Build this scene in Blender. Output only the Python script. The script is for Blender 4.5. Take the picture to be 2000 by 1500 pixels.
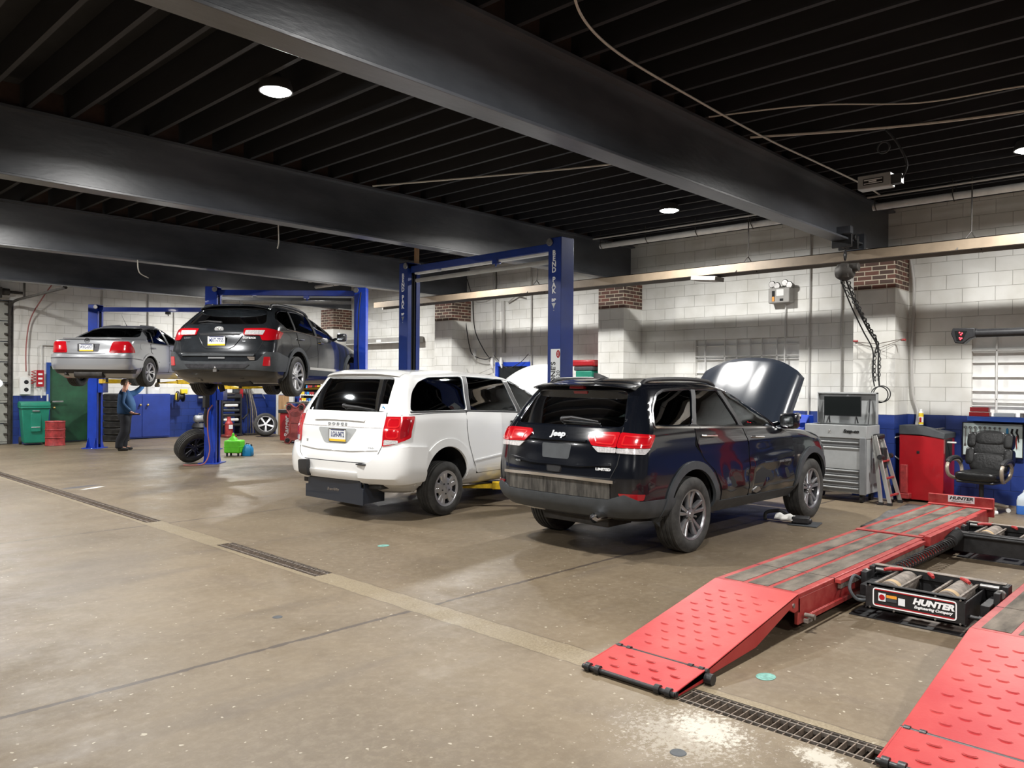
import bpy, bmesh, math, random
import numpy as np
from mathutils import Vector, Matrix, Euler
random.seed(4)
PI=math.pi
for o in list(bpy.data.objects): bpy.data.objects.remove(o)
SC=bpy.context.scene; COL=SC.collection
# ---------------------------------------------------------------- camera, world, lamps, exposure
yaw,pit,roll=.760589,.001356,.007973
Fv=Vector((math.cos(yaw)*math.cos(pit),math.sin(yaw)*math.cos(pit),-math.sin(pit)))
r0=Vector((math.sin(yaw),-math.cos(yaw),0)); u0=r0.cross(Fv)
rv=r0*math.cos(roll)+u0*math.sin(roll); uv=-r0*math.sin(roll)+u0*math.cos(roll)
cd=bpy.data.cameras.new('camera'); cam=bpy.data.objects.new('camera',cd); COL.objects.link(cam)
m=Matrix((rv,uv,-Fv)).transposed().to_4x4(); m.translation=Vector((0,0,1.70)); cam.matrix_world=m
cd.sensor_width=36; cd.lens=36*1533.7/2000; cd.clip_start=.05; cd.clip_end=200
SC.camera=cam
W=bpy.data.worlds.new('world'); SC.world=W; W.use_nodes=True
W.node_tree.nodes['Background'].inputs[0].default_value=(.5,.6,.8,1); W.node_tree.nodes['Background'].inputs[1].default_value=.02
SC.view_settings.view_transform='Standard'; SC.view_settings.look='None'; SC.view_settings.gamma=1
SC.view_settings.use_curve_mapping=False; SC.view_settings.exposure=0.52
LAMP_W=165
LAMPS=[(x,y) for y in (6.62,1.9,11.5,16.3,21.1,-3.0) for x in (3.75,10.45,-3.0)]
def area(loc,power,size,rot=(0,0,0),col=(1,.985,.955)):
    l=bpy.data.lights.new('lamp_light','AREA'); l.shape='DISK'; l.size=size; l.energy=power; l.color=col; l.spread=math.radians(168)
    o=bpy.data.objects.new('lamp_light',l); o.location=loc; o.rotation_euler=rot; COL.objects.link(o); return o
# ---------------------------------------------------------------- materials
MT={}
def N(nt,t,**k):
    n=nt.nodes.new(t)
    for a,b in k.items(): setattr(n,a,b)
    return n
def mat(name,col,rough=.5,metal=0,var=0,vs=6,bump=0,bs=60,coat=0,em=None,es=0,spec=.5,stretch=None,var2=None):
    if name in MT: return MT[name]
    m=bpy.data.materials.new(name); m.use_nodes=True; nt=m.node_tree; b=nt.nodes['Principled BSDF']
    b.inputs['Roughness'].default_value=rough; b.inputs['Metallic'].default_value=metal
    b.inputs['Coat Weight'].default_value=coat; b.inputs['Coat Roughness'].default_value=.04
    b.inputs['Specular IOR Level'].default_value=spec
    c=(*col,1); b.inputs['Base Color'].default_value=c; L=nt.links.new
    tc=N(nt,'ShaderNodeTexCoord')
    src=tc.outputs['Object']
    if stretch:
        mp=N(nt,'ShaderNodeMapping'); mp.inputs['Scale'].default_value=stretch; L(src,mp.inputs[0]); src=mp.outputs[0]
    if var:
        n=N(nt,'ShaderNodeTexNoise'); n.inputs['Scale'].default_value=vs; n.inputs['Detail'].default_value=6; n.inputs['Roughness'].default_value=.6
        L(src,n.inputs['Vector'])
        r=N(nt,'ShaderNodeValToRGB'); r.color_ramp.elements[0].position=.35; r.color_ramp.elements[1].position=.68
        lo=[max(0,x*(1-var)) for x in col]; hi=[min(1,x*(1+var)) for x in col]
        if var2: hi=var2
        r.color_ramp.elements[0].color=(*lo,1); r.color_ramp.elements[1].color=(*hi,1)
        L(n.outputs['Fac'],r.inputs[0]); L(r.outputs[0],b.inputs['Base Color'])
    if bump:
        n2=N(nt,'ShaderNodeTexNoise'); n2.inputs['Scale'].default_value=bs; n2.inputs['Detail'].default_value=4; L(src,n2.inputs['Vector'])
        bp=N(nt,'ShaderNodeBump'); bp.inputs['Strength'].default_value=bump; bp.inputs['Distance'].default_value=.01
        L(n2.outputs['Fac'],bp.inputs['Height']); L(bp.outputs[0],b.inputs['Normal'])
    if em: b.inputs['Emission Color'].default_value=(*em,1); b.inputs['Emission Strength'].default_value=es
    MT[name]=m; return m
def glass(name,tint,gl=.08):
    m=bpy.data.materials.new(name); m.use_nodes=True; nt=m.node_tree; L=nt.links.new
    nt.nodes.remove(nt.nodes['Principled BSDF']); out=nt.nodes['Material Output']
    t=N(nt,'ShaderNodeBsdfTransparent'); t.inputs[0].default_value=(*tint,1)
    g=N(nt,'ShaderNodeBsdfGlossy'); g.inputs['Roughness'].default_value=.02; g.inputs['Color'].default_value=(.9,.95,1,1)
    f=N(nt,'ShaderNodeFresnel'); f.inputs[0].default_value=1.5
    ad=N(nt,'ShaderNodeMath',operation='ADD'); ad.inputs[1].default_value=gl-.04; L(f.outputs[0],ad.inputs[0])
    x=N(nt,'ShaderNodeMixShader'); L(ad.outputs[0],x.inputs[0]); L(t.outputs[0],x.inputs[1]); L(g.outputs[0],x.inputs[2]); L(x.outputs[0],out.inputs[0])
    MT[name]=m; return m
mat('white_paint',(.78,.78,.77),.25,coat=.7,spec=.5)
mat('black_paint',(.004,.005,.008),.16,coat=.75,spec=.35)
mat('grey_paint',(.022,.025,.029),.22,.3,coat=.8,var=.25,vs=3)
mat('silver_paint',(.42,.43,.45),.28,.55,coat=.8)
mat('hood_paint',(.014,.019,.030),.3,.0,coat=.35)
mat('black_plastic',(.018,.018,.02),.5,var=.2,vs=20,bump=.1)
mat('grey_plastic',(.045,.05,.055),.55,var=.15,vs=10)
mat('dark',(.008,.008,.009),.8)
mat('under',(.03,.027,.025),.7,var=.5,vs=8,bump=.3,bs=20)
mat('tire',(.026,.025,.024),.75,var=.35,vs=9,bump=.2,bs=90,var2=(.05,.048,.044))
mat('chrome',(.75,.75,.76),.12,1)
mat('alloy',(.62,.62,.63),.28,.75)
mat('alloy_dark',(.10,.10,.11),.3,.7,var=.3,vs=14)
mat('alloy_mid',(.36,.36,.37),.3,.8)
mat('steel',(.32,.31,.30),.4,.9,var=.2,vs=20)
mat('red_lens',(.46,.004,.010),.14,coat=1)
mat('red_lens_bright',(.60,.012,.014),.2,coat=1)
mat('dirty_bumper',(.035,.035,.037),.3,.2,var=.5,vs=22,stretch=(1,1,.16),var2=(.11,.105,.095),coat=.4)
mat('red_lens_dark',(.25,.004,.008),.15,coat=1)
mat('clear_lens',(.62,.6,.6),.15,.2,coat=1,var=.25,vs=60)
mat('white_letter',(.8,.8,.8),.5); mat('grey_letter',(.35,.36,.37),.35,.6); mat('black_letter',(.01,.01,.01),.5)
mat('plate_white',(.72,.74,.75),.4); mat('plate_yellow',(.75,.5,.04),.4); mat('plate_ink',(.02,.03,.12),.5)
mat('fabric_dark',(.02,.02,.022),.9)
mat('lift_blue',(.008,.03,.19),.38,coat=.3,var=.12,vs=3)
mat('lift_blue_bright',(.006,.045,.42),.35,coat=.3,var=.15,vs=4)
mat('lift_yellow',(.72,.47,.01),.5,var=.25,vs=14,bump=.1)
mat('ramp_red',(.38,.006,.010),.5,var=.15,vs=1.7,var2=(.40,.045,.038),bump=.06,bs=50)
mat('rack_red',(.36,.012,.016),.42,var=.25,vs=9,var2=(.38,.06,.05),bump=.05)
mat('grip',(.095,.078,.06),.85,var=.4,vs=2.2,stretch=(1.2,3.5,1),bump=.5,bs=160,var2=(.20,.165,.13))
mat('jack_black',(.014,.014,.015),.45,var=.4,vs=12,bump=.1)
mat('dusty_steel',(.20,.17,.145),.7,.2,var=.4,vs=15,bump=.2)
mat('rust_grate',(.17,.13,.10),.7,.3,var=.4,vs=30,bump=.3)
mat('trench',(.03,.022,.016),.9,var=.5,vs=12)
mat('beam',(.052,.058,.070),.36,.0,var=.4,vs=1.6,stretch=(.35,1,1),bump=.15,bs=25,spec=.7,var2=(.098,.104,.118))
mat('beam_edge',(.085,.06,.045),.6,var=.4,vs=4)
mat('joist',(.014,.0145,.019),.75,var=.3,vs=4,stretch=(1,.2,1))
mat('joist_brown',(.055,.032,.025),.8,var=.3,vs=4)
mat('deck',(.010,.010,.013),.85,var=.3,vs=2)
mat('housing',(.05,.05,.05),.5)
mat('lens_on',(1,1,1),.4,em=(1,.98,.94),es=60)
mat('grey_steel_paint',(.36,.37,.37),.4,.1,var=.08,vs=6)
mat('toolbox_dark',(.16,.165,.17),.45,var=.1)
mat('screen',(.012,.014,.014),.12,coat=.6)
mat('red_paint',(.37,.006,.012),.38,coat=.25,var=.12,vs=3)
mat('red_dull',(.32,.03,.03),.55,var=.35,vs=12)
mat('aluminium',(.62,.61,.58),.35,.7)
mat('leather',(.008,.008,.008),.3,bump=.25,bs=35,var=.3,vs=8)
mat('champagne',(.42,.36,.29),.35,.5)
mat('board',(.62,.72,.70),.5,var=.06)
mat('beige',(.20,.155,.108),.55,var=.15,vs=3)
mat('trough_grey',(.22,.20,.18),.6)
mat('pipe_grey',(.45,.44,.42),.5); mat('pipe_white',(.62,.62,.60),.5,var=.1)
mat('cable_white',(.55,.53,.48),.6); mat('cable_black',(.012,.012,.012),.6); mat('cable_red',(.30,.10,.09),.6)
mat('fixture',(.30,.29,.27),.5,var=.1)
mat('white_plastic',(.75,.75,.73),.45); mat('orange',(.75,.30,.03),.5)
mat('wood',(.40,.24,.12),.7,var=.3,vs=3,stretch=(6,6,.6))
mat('green_bin',(.008,.20,.13),.45,var=.12,vs=4)
mat('green_door',(.012,.075,.032),.5,var=.35,vs=2)
mat('frame_blue',(.012,.06,.30),.45,var=.1)
mat('cabinet_blue',(.018,.045,.26),.45,var=.15,vs=3)
mat('brass',(.7,.5,.2),.3,.9)
mat('lime',(.12,.62,.02),.5,var=.1); mat('can_blue',(.01,.24,.52),.45,var=.1)
mat('jug_blue',(.05,.18,.60),.3); mat('jug_clear',(.55,.62,.68),.3)
mat('cloth_white',(.68,.67,.64),.85,bump=.4,bs=15)
mat('mat_grey',(.09,.085,.08),.85,var=.4,vs=6,bump=.3)
mat('jacket',(.006,.04,.11),.85,bump=.3,bs=12,var=.15); mat('trousers',(.010,.011,.016),.85,bump=.3,bs=12)
mat('skin',(.45,.22,.15),.55); mat('hair',(.10,.07,.05),.8); mat('boot',(.02,.018,.016),.7)
mat('door_panel',(.30,.30,.27),.6,var=.12,vs=5); mat('track_steel',(.05,.045,.04),.6,.3,var=.4,vs=10)
mat('trash_grey',(.07,.08,.075),.6); mat('tank_grey',(.36,.37,.38),.35,.3)
mat('yellow_plastic',(.75,.55,.03),.45); mat('maroon',(.21,.035,.03),.4,var=.25,vs=9,coat=.3)
mat('lens_soft',(.9,.92,.95),.4,em=(.9,.95,1),es=1.5)
mat('teal',(.12,.27,.23),.7,var=.3,vs=40)
mat('bulb_on',(1,1,1),.4,em=(.95,1,.98),es=120); mat('cardboard',(.42,.30,.17),.8)
mat('red_glow',(.3,0,0),.4,em=(1,.02,.03),es=9)
glass('tint',(.50,.53,.53),.05); glass('tint_green',(.86,.97,.93),.05); glass('tint_mid',(.52,.58,.58),.05)
# ---------------------------------------------------------------- mesh building
def link(o,parent=None):
    COL.objects.link(o)
    if parent is not None: o.parent=parent
    return o
def tag(o,label=None,cat=None,group=None,kind=None):
    if label: o['label']=label
    if cat: o['category']=cat
    if group: o['group']=group
    if kind: o['kind']=kind
    return o
def thing(name,label,cat,loc=(0,0,0),rz=0,group=None):
    o=bpy.data.objects.new(name,None); o.empty_display_size=.1; o.location=loc; o.rotation_euler=(0,0,rz); link(o)
    return tag(o,label,cat,group)
def fin(name,bm,mt,parent=None,bevel=0,smooth=True,ang=35,seg=2,fix=True):
    if fix: bmesh.ops.recalc_face_normals(bm,faces=bm.faces)
    me=bpy.data.meshes.new(name); bm.to_mesh(me); bm.free()
    o=bpy.data.objects.new(name,me); me.materials.append(MT[mt] if isinstance(mt,str) else mt)
    if smooth and len(me.polygons):
        me.shade_smooth()
        if ang: me.set_sharp_from_angle(angle=math.radians(ang))
    if bevel:
        b=o.modifiers.new('bevel','BEVEL'); b.width=bevel; b.segments=seg; b.limit_method='ANGLE'; b.angle_limit=math.radians(40)
    return link(o,parent)
class B:
    def __init__(s): s.bm=bmesh.new(); s.X=Matrix.Identity(4)
    def face(s,vs):
        v=[s.bm.verts.new(s.X@Vector(p)) for p in vs]; return s.bm.faces.new(v)
    def grid(s,rows,close=False,capa=False,capb=False):
        V=[[s.bm.verts.new(s.X@Vector(p)) for p in r] for r in rows]
        for a,b in zip(V,V[1:]):
            n=len(a)
            for i in range(n if close else n-1):
                j=(i+1)%n
                s.bm.faces.new((a[i],a[j],b[j],b[i]))
        if capa: s.bm.faces.new(V[0][::-1])
        if capb: s.bm.faces.new(V[-1])
        return s
    def box(s,x0,y0,z0,x1,y1,z1,R=None):
        X=s.X; c=Vector(((x0+x1)/2,(y0+y1)/2,(z0+z1)/2)); h=((x1-x0)/2,(y1-y0)/2,(z1-z0)/2)
        if R is not None: X=s.X@Matrix.Translation(c)@R.to_4x4()@Matrix.Translation(-c)
        P=[(c.x+a*h[0],c.y+b*h[1],c.z+d*h[2]) for a,b,d in ((-1,-1,-1),(1,-1,-1),(1,1,-1),(-1,1,-1),(-1,-1,1),(1,-1,1),(1,1,1),(-1,1,1))]
        v=[s.bm.verts.new(X@Vector(p)) for p in P]
        for f in ((0,3,2,1),(4,5,6,7),(0,1,5,4),(1,2,6,5),(2,3,7,6),(3,0,4,7)): s.bm.faces.new([v[i] for i in f])
        return s
    def cyl(s,p0,p1,r,r2=None,n=16,cap=True):
        p0=Vector(p0);p1=Vector(p1); d=(p1-p0).normalized(); a=d.orthogonal().normalized(); b=d.cross(a); r2=r if r2 is None else r2
        rows=[[p+(a*math.cos(t)+b*math.sin(t))*q for t in [2*PI*i/n for i in range(n)]] for p,q in ((p0,r),(p1,r2))]
        return s.grid(rows,True,cap,cap)
    def tube(s,pts,r,n=8,cap=True):
        P=[Vector(p) for p in pts]; rows=[]; a=None
        for i,p in enumerate(P):
            d=(P[min(i+1,len(P)-1)]-P[max(i-1,0)]).normalized()
            if a is None: a=d.orthogonal().normalized()
            a=(a-d*a.dot(d)).normalized(); b=d.cross(a); q=r[i] if hasattr(r,'__len__') else r
            rows.append([p+(a*math.cos(t)+b*math.sin(t))*q for t in [2*PI*k/n for k in range(n)]])
        return s.grid(rows,True,cap,cap)
    def lathe(s,prof,c=(0,0,0),axis='z',n=24,cap=False):
        rows=[]
        for r,h in prof:
            row=[]
            for i in range(n):
                t=2*PI*i/n; u,v=r*math.cos(t),r*math.sin(t)
                q=(u,v,h) if axis=='z' else (u,h,v) if axis=='y' else (h,u,v)
                row.append(Vector(q)+Vector(c))
            rows.append(row)
        return s.grid(rows,True,cap,cap)
    def prism(s,poly,axis,a,b):
        def m(p,h): return (p[0],p[1],h) if axis=='z' else (p[0],h,p[1]) if axis=='y' else (h,p[0],p[1])
        return s.grid([[m(p,a) for p in poly],[m(p,b) for p in poly]],True,True,True)
    def ball(s,c,r,n=12,sq=(1,1,1)):
        rows=[]
        for j in range(1,n//2+3):
            t=PI*j/(n//2+3); rows.append([(c[0]+r*sq[0]*math.sin(t)*math.cos(2*PI*i/n),c[1]+r*sq[1]*math.sin(t)*math.sin(2*PI*i/n),c[2]+r*sq[2]*math.cos(t)) for i in range(n)])
        return s.grid(rows,True,True,True)
    def torus(s,c,R,r,axis='z',n=24,k=8):
        pts=[]
        for i in range(n+1):
            t=2*PI*i/n; u,v=R*math.cos(t),R*math.sin(t)
            pts.append(Vector(c)+Vector((u,v,0) if axis=='z' else (u,0,v) if axis=='y' else (0,u,v)))
        return s.tube(pts,r,k,False)
    def out(s,name,mt,parent=None,bevel=0,**k): return fin(name,s.bm,mt,parent,bevel,**k)
def arc(c,r,a0,a1,n=12): return [(c[0]+r*math.cos(math.radians(a0+(a1-a0)*i/n)),c[1]+r*math.sin(math.radians(a0+(a1-a0)*i/n))) for i in range(n+1)]
def spline(pts,n=8):
    P=[Vector(p) for p in pts]; out=[]
    for i in range(len(P)-1):
        a=P[max(i-1,0)];b=P[i];c=P[i+1];d=P[min(i+2,len(P)-1)]
        for k in range(n):
            t=k/n; out.append(.5*((2*b)+(c-a)*t+(2*a-5*b+4*c-d)*t*t+(3*b-a-3*c+d)*t**3))
    out.append(P[-1]); return out
MX=Matrix(((0,0,-1),(-1,0,0),(0,1,0))).to_4x4()   # text seen looking along +x (text x=-Y, y=Z, normal -X)
MY=Matrix(((1,0,0),(0,0,-1),(0,1,0))).to_4x4()    # text seen looking along +y
def text(s,size,mt,parent,loc,base=MX,name='lettering',ext=.0015,sx=1,bold=0,shear=0,rot=0,align='CENTER',space=1):
    c=bpy.data.curves.new(name,'FONT'); c.body=s; c.size=size; c.extrude=ext; c.offset=bold; c.shear=shear; c.align_x=align; c.align_y='CENTER'; c.space_character=space; c.resolution_u=3
    o=bpy.data.objects.new(name,c); COL.objects.link(o)
    dg=bpy.context.evaluated_depsgraph_get(); me=bpy.data.meshes.new_from_object(o.evaluated_get(dg)); bpy.data.objects.remove(o)
    me.transform(Matrix.Translation(Vector(loc))@base@Matrix.Rotation(rot,4,'Z')@Matrix.Diagonal((sx,1,1,1)))
    me.materials.clear(); me.materials.append(MT[mt]); q=bpy.data.objects.new(name,me); return link(q,parent)
def dup(root,loc=None,rz=None,label=None,group=None):
    r=root.copy(); COL.objects.link(r)
    if loc is not None: r.location=loc
    if rz is not None: r.rotation_euler=(0,0,rz)
    if label: r['label']=label
    if group: r['group']=group
    for ch in list(root.children):
        c=ch.copy(); COL.objects.link(c); c.parent=r
        for g in ch.children: d=g.copy(); COL.objects.link(d); d.parent=c
    return r
# ---------------------------------------------------------------- vehicle bodies: stacked plan outlines, panels projected on them
def pchip(xs,ys):
    xs=np.array(xs,float);ys=np.array(ys,float);h=np.diff(xs);d=np.diff(ys)/h;m=np.zeros(len(xs)); m[0]=d[0];m[-1]=d[-1]
    for i in range(1,len(xs)-1):
        if d[i-1]*d[i]>0:
            w1=2*h[i]+h[i-1];w2=h[i]+2*h[i-1];m[i]=(w1+w2)/(w1/d[i-1]+w2/d[i])
    def f(q):
        q=min(max(q,xs[0]),xs[-1]);i=max(min(int(np.searchsorted(xs,q,side='right'))-1,len(xs)-2),0)
        t=(q-xs[i])/h[i];t2=t*t;t3=t2*t
        return float((2*t3-3*t2+1)*ys[i]+(t3-2*t2+t)*h[i]*m[i]+(3*t2-2*t3)*ys[i+1]+(t3-t2)*h[i]*m[i+1])
    return f
class Shape:
    def __init__(s,rows,taper=.03,p=2.6,bend=None,dz=0):
        s.rows=rows;z=[r[0] for r in rows];s.z0=z[0];s.z1=z[-1];s.dz=dz
        s.f=[pchip(z,[r[k] for r in rows]) for k in range(1,6)]; s.taper=taper;s.p=p;s.bend=bend or (lambda x,z:0.0); s.cache={}
    def par(s,zp):
        k=round(zp,4)
        if k not in s.cache: s.cache[k]=[f(zp) for f in s.f]
        return s.cache[k]
    def zp(s,x,z):
        z=z-s.dz;q=z
        for _ in range(4): q=z+s.bend(x,q)
        return min(max(q,s.z0),s.z1)
    def zr(s,x,zp): return zp-s.bend(x,zp)+s.dz
    def g(s,x,xr,xf): m=(xr+xf)/2;return 1-s.taper*((x-m)/((xf-xr)/2))**2
    def side(s,x,z,isp=False):
        xr,xf,w,Lr,Lf=s.par(z if isp else s.zp(x,z))
        if x<=xr or x>=xf: return 0.0
        y=w*s.g(x,xr,xf)
        if x<xr+Lr: y*=max(0,1-((xr+Lr-x)/Lr)**s.p)**(1/s.p)
        if x>xf-Lf: y*=max(0,1-((x-xf+Lf)/Lf)**s.p)**(1/s.p)
        return y
    def rear(s,y,z):
        x=-1.0
        for _ in range(3):
            xr,xf,w,Lr,Lf=s.par(s.zp(x,z)); u=min(abs(y)/(w*s.g(xr,xr,xf)+1e-9),1.0); x=xr+Lr*(1-max(0,1-u**s.p)**(1/s.p))
        return x
    def front(s,y,z):
        x=2.0
        for _ in range(4):
            xr,xf,w,Lr,Lf=s.par(s.zp(x,z)); u=min(abs(y)/(w*s.g(xf,xr,xf)+1e-9),1.0); x=xf-Lf*(1-max(0,1-u**s.p)**(1/s.p))
        return x
    def outline(s,zp,nc=12,ns=36):
        xr,xf,w,Lr,Lf=s.par(zp)
        xs=[xr+Lr*(1-math.cos(PI/2*i/nc)**(2/s.p)) if i else xr for i in range(nc+1)]; a=xr+Lr;b=xf-Lf
        return xs+[a+(b-a)*i/ns for i in range(1,ns)]+[xf-Lf*(1-math.cos(PI/2*i/nc)**(2/s.p)) if i else xf for i in range(nc,-1,-1)]
    def wrap(s,q,z):
        # q = distance along the plan outline from the rear centre, towards the side
        xr,xf,w,Lr,Lf=s.par(s.zp(-.9,z)); k=('w',round(z,3))
        if k not in s.cache:
            P=[(xr,0)]
            for i in range(1,41):
                t=PI/2*i/40; P.append((xr+Lr*(1-math.cos(t)**(2/s.p)), w*math.sin(t)**(2/s.p)*s.g(xr,xr,xf)))
            P.append((xr+Lr+1.5,P[-1][1]))
            L=[0]
            for a,b in zip(P,P[1:]): L.append(L[-1]+math.hypot(b[0]-a[0],b[1]-a[1]))
            s.cache[k]=(P,L)
        P,L=s.cache[k]; i=min(max(int(np.searchsorted(L,q))-1,0),len(L)-2); t=(q-L[i])/(L[i+1]-L[i])
        n=Vector((P[i+1][1]-P[i][1],-(P[i+1][0]-P[i][0]))).normalized()  # inward is +
        return P[i][0]*(1-t)+P[i+1][0]*t, P[i][1]*(1-t)+P[i+1][1]*t, n
def inpoly(x,y,P):
    r=False
    for i in range(len(P)):
        a,b=P[i],P[i-1]
        if (a[1]>y)!=(b[1]>y) and x<(b[0]-a[0])*(y-a[1])/(b[1]-a[1]+1e-12)+a[0]: r=not r
    return r
def area2(P): return sum(P[i-1][0]*P[i][1]-P[i][0]*P[i-1][1] for i in range(len(P)))/2
def offs(P,d):
    if area2(P)<0: P=P[::-1]
    out=[]
    for i in range(len(P)):
        a,b,c=Vector(P[i-1]),Vector(P[i]),Vector(P[(i+1)%len(P)]); u=(b-a).normalized();v=(c-b).normalized()
        n1=Vector((u.y,-u.x));n2=Vector((v.y,-v.x)); k=(n1+n2); k=k/max(.35,k.dot(k)/2) if k.length>1e-6 else n1
        out.append((b.x+k.x*d,b.y+k.y*d))
    return out
def ring(P,a,b):
    A,Bq=offs(P,a),offs(P,b); n=len(A); return [[A[i],A[(i+1)%n],Bq[(i+1)%n],Bq[i]] for i in range(n)]
def band(L,w):
    # strip of width w along a 2D line
    Q=[];n=len(L)
    for i in range(n):
        d=(Vector(L[min(i+1,n-1)])-Vector(L[max(i-1,0)])).normalized(); Q.append(((L[i][0]-d.y*w/2,L[i][1]+d.x*w/2),(L[i][0]+d.y*w/2,L[i][1]-d.x*w/2)))
    return [[Q[i][0],Q[i+1][0],Q[i+1][1],Q[i][1]] for i in range(n-1)]
def rnd(P,r=.03,n=3):
    # rounded corners
    out=[]
    for i in range(len(P)):
        a,b,c=Vector(P[i-1]),Vector(P[i]),Vector(P[(i+1)%len(P)]); r1=min(r,(a-b).length*.45,(c-b).length*.45)
        p=b+(a-b).normalized()*r1; q=b+(c-b).normalized()*r1
        for k in range(n+1):
            t=k/n; v=p*(1-t)**2+b*2*t*(1-t)+q*t*t; out.append((v.x,v.y))
    return out
class Car:
    def __init__(s,S,root): s.S=S; s.r=root
    def mp(s,mode,sg,u,v,off):
        S=s.S
        if mode=='side': y=S.side(u,v)+off; return (u,sg*y,v)
        if mode=='rear': return (S.rear(u,v)-off,u,v)
        if mode=='front': return (S.front(u,v)+off,u,v)
        if mode=='wrap':
            x,y,n=S.wrap(abs(u),v); sg2=sg if u>=0 else -sg
            return (x-n.x*off, sg2*(y-n.y*off), v)
        if mode=='top': # u=x v=y on the roof
            lo,hi=1.0+S.dz,S.z1+S.dz
            for _ in range(14):
                m=(lo+hi)/2
                if S.side(u,m)>abs(v): lo=m
                else: hi=m
            return (u,sg*v,lo+off)
    def patch(s,name,polys,mode,mt,off=.004,deep=.01,step=.06,sg=-1,parent=None,smooth=True,ang=30,bevel=0,disp=None):
        if isinstance(polys[0][0],(int,float)): polys=[polys]
        bm=bmesh.new()
        for P in polys: bm.faces.new([bm.verts.new((p[0],p[1],0)) for p in P])
        if len(polys)>1: bmesh.ops.remove_doubles(bm,verts=bm.verts,dist=1e-4)
        xs=[v.co.x for v in bm.verts]; ys=[v.co.y for v in bm.verts]
        for ax,(a,b) in ((0,(min(xs),max(xs))),(1,(min(ys),max(ys)))):
            k=math.ceil(a/step)*step
            while k<b:
                co=Vector((0,0,0)); co[ax]=k; no=Vector((0,0,0)); no[ax]=1
                bmesh.ops.bisect_plane(bm,geom=bm.verts[:]+bm.edges[:]+bm.faces[:],plane_co=co,plane_no=no,dist=1e-5); k+=step
        lay=bm.verts.layers.int.new('o')
        e=bmesh.ops.extrude_face_region(bm,geom=bm.faces[:])
        for v in [g for g in e['geom'] if isinstance(g,bmesh.types.BMVert)]: v[lay]=1
        for v in bm.verts: v.co=Vector(s.mp(mode,sg,v.co.x,v.co.y,(off if v[lay] else off-deep)+(disp(v.co.x,v.co.y) if disp else 0)))
        return fin(name,bm,mt,parent or s.r,bevel,smooth,ang)
    def both(s,*a,**k):
        s.patch(*a,**k,sg=-1); return s.patch(*a,**k,sg=1)
    def text(s,t,size,mt,mode,u,v,name='lettering',off=.004,**k):
        p=Vector(s.mp(mode,-1,u,v,off)); e=.03
        if mode=='side': a=Vector(s.mp(mode,-1,u+e,v,off))-Vector(s.mp(mode,-1,u-e,v,off))
        else: a=Vector(s.mp(mode,-1,u-e,v,off))-Vector(s.mp(mode,-1,u+e,v,off))
        b=Vector(s.mp(mode,-1,u,v+e,off))-Vector(s.mp(mode,-1,u,v-e,off)); a.normalize(); b=(b-a*b.dot(a)).normalized(); n=a.cross(b)
        M=Matrix((a,b,n)).transposed().to_4x4()
        return text(t,size,mt,s.r,p,base=M,name=name,**k)
    def body(s,mt,cuts,n=5):
        S=s.S; bm=bmesh.new(); Z=[]
        for a,b in zip(S.rows,S.rows[1:]): Z+=[a[0]+(b[0]-a[0])*i/n for i in range(n)]
        Z.append(S.z1); rows=[]
        for zp in Z:
            xs=S.outline(zp); R=[(x,-S.side(x,zp,True),S.zr(x,zp)) for x in xs]; L=[(x,S.side(x,zp,True),S.zr(x,zp)) for x in xs[-2:0:-1]]
            rows.append([bm.verts.new(p) for p in R+L])
        for a,b in zip(rows,rows[1:]):
            for i in range(len(a)):
                j=(i+1)%len(a)
                try: bm.faces.new((a[i],a[j],b[j],b[i]))
                except ValueError: pass
        bm.faces.new(rows[-1])
        bmesh.ops.recalc_face_normals(bm,faces=bm.faces)
        for poly,mode in cuts:
            if mode=='side': pu,pv,ok=0,2,(lambda c:abs(c.y)>.35)
            elif mode=='rear': pu,pv,ok=1,2,(lambda c:c.x<.62 and c.z>.8)
            elif mode=='front': pu,pv,ok=1,2,(lambda c:c.x>.65 and c.z>.8)
            elif mode=='top': pu,pv,ok=0,1,(lambda c:c.z>.6)
            us=[p[0] for p in poly];vs=[p[1] for p in poly]; bb=(min(us)-.12,max(us)+.12,min(vs)-.12,max(vs)+.12)
            for i in range(len(poly)):
                a,b=poly[i-1],poly[i]
                if math.hypot(a[0]-b[0],a[1]-b[1])<1e-5: continue
                no=Vector((0,0,0)); no[pu]=b[1]-a[1]; no[pv]=-(b[0]-a[0]); co=Vector((0,0,0)); co[pu]=a[0]; co[pv]=a[1]
                fs=[f for f in bm.faces if ok(f.calc_center_median()) and (lambda c:bb[0]<c[pu]<bb[1] and bb[2]<c[pv]<bb[3])(f.calc_center_median())]
                es={e for f in fs for e in f.edges}; vv={v for f in fs for v in f.verts}
                bmesh.ops.bisect_plane(bm,geom=list(vv)+list(es)+fs,plane_co=co,plane_no=no,dist=1e-5)
            kill=[f for f in bm.faces if (lambda c:ok(c) and inpoly(c[pu],c[pv],poly))(f.calc_center_median())]
            bmesh.ops.delete(bm,geom=kill,context='FACES')
        me=bpy.data.meshes.new('body'); bm.to_mesh(me); bm.free(); me.materials.append(MT[mt]); me.shade_smooth(); me.set_sharp_from_angle(angle=math.radians(38))
        o=bpy.data.objects.new('body',me); link(o,s.r)
        sm=o.modifiers.new('shell','SOLIDIFY'); sm.thickness=.022; sm.offset=-1; return o
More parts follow.
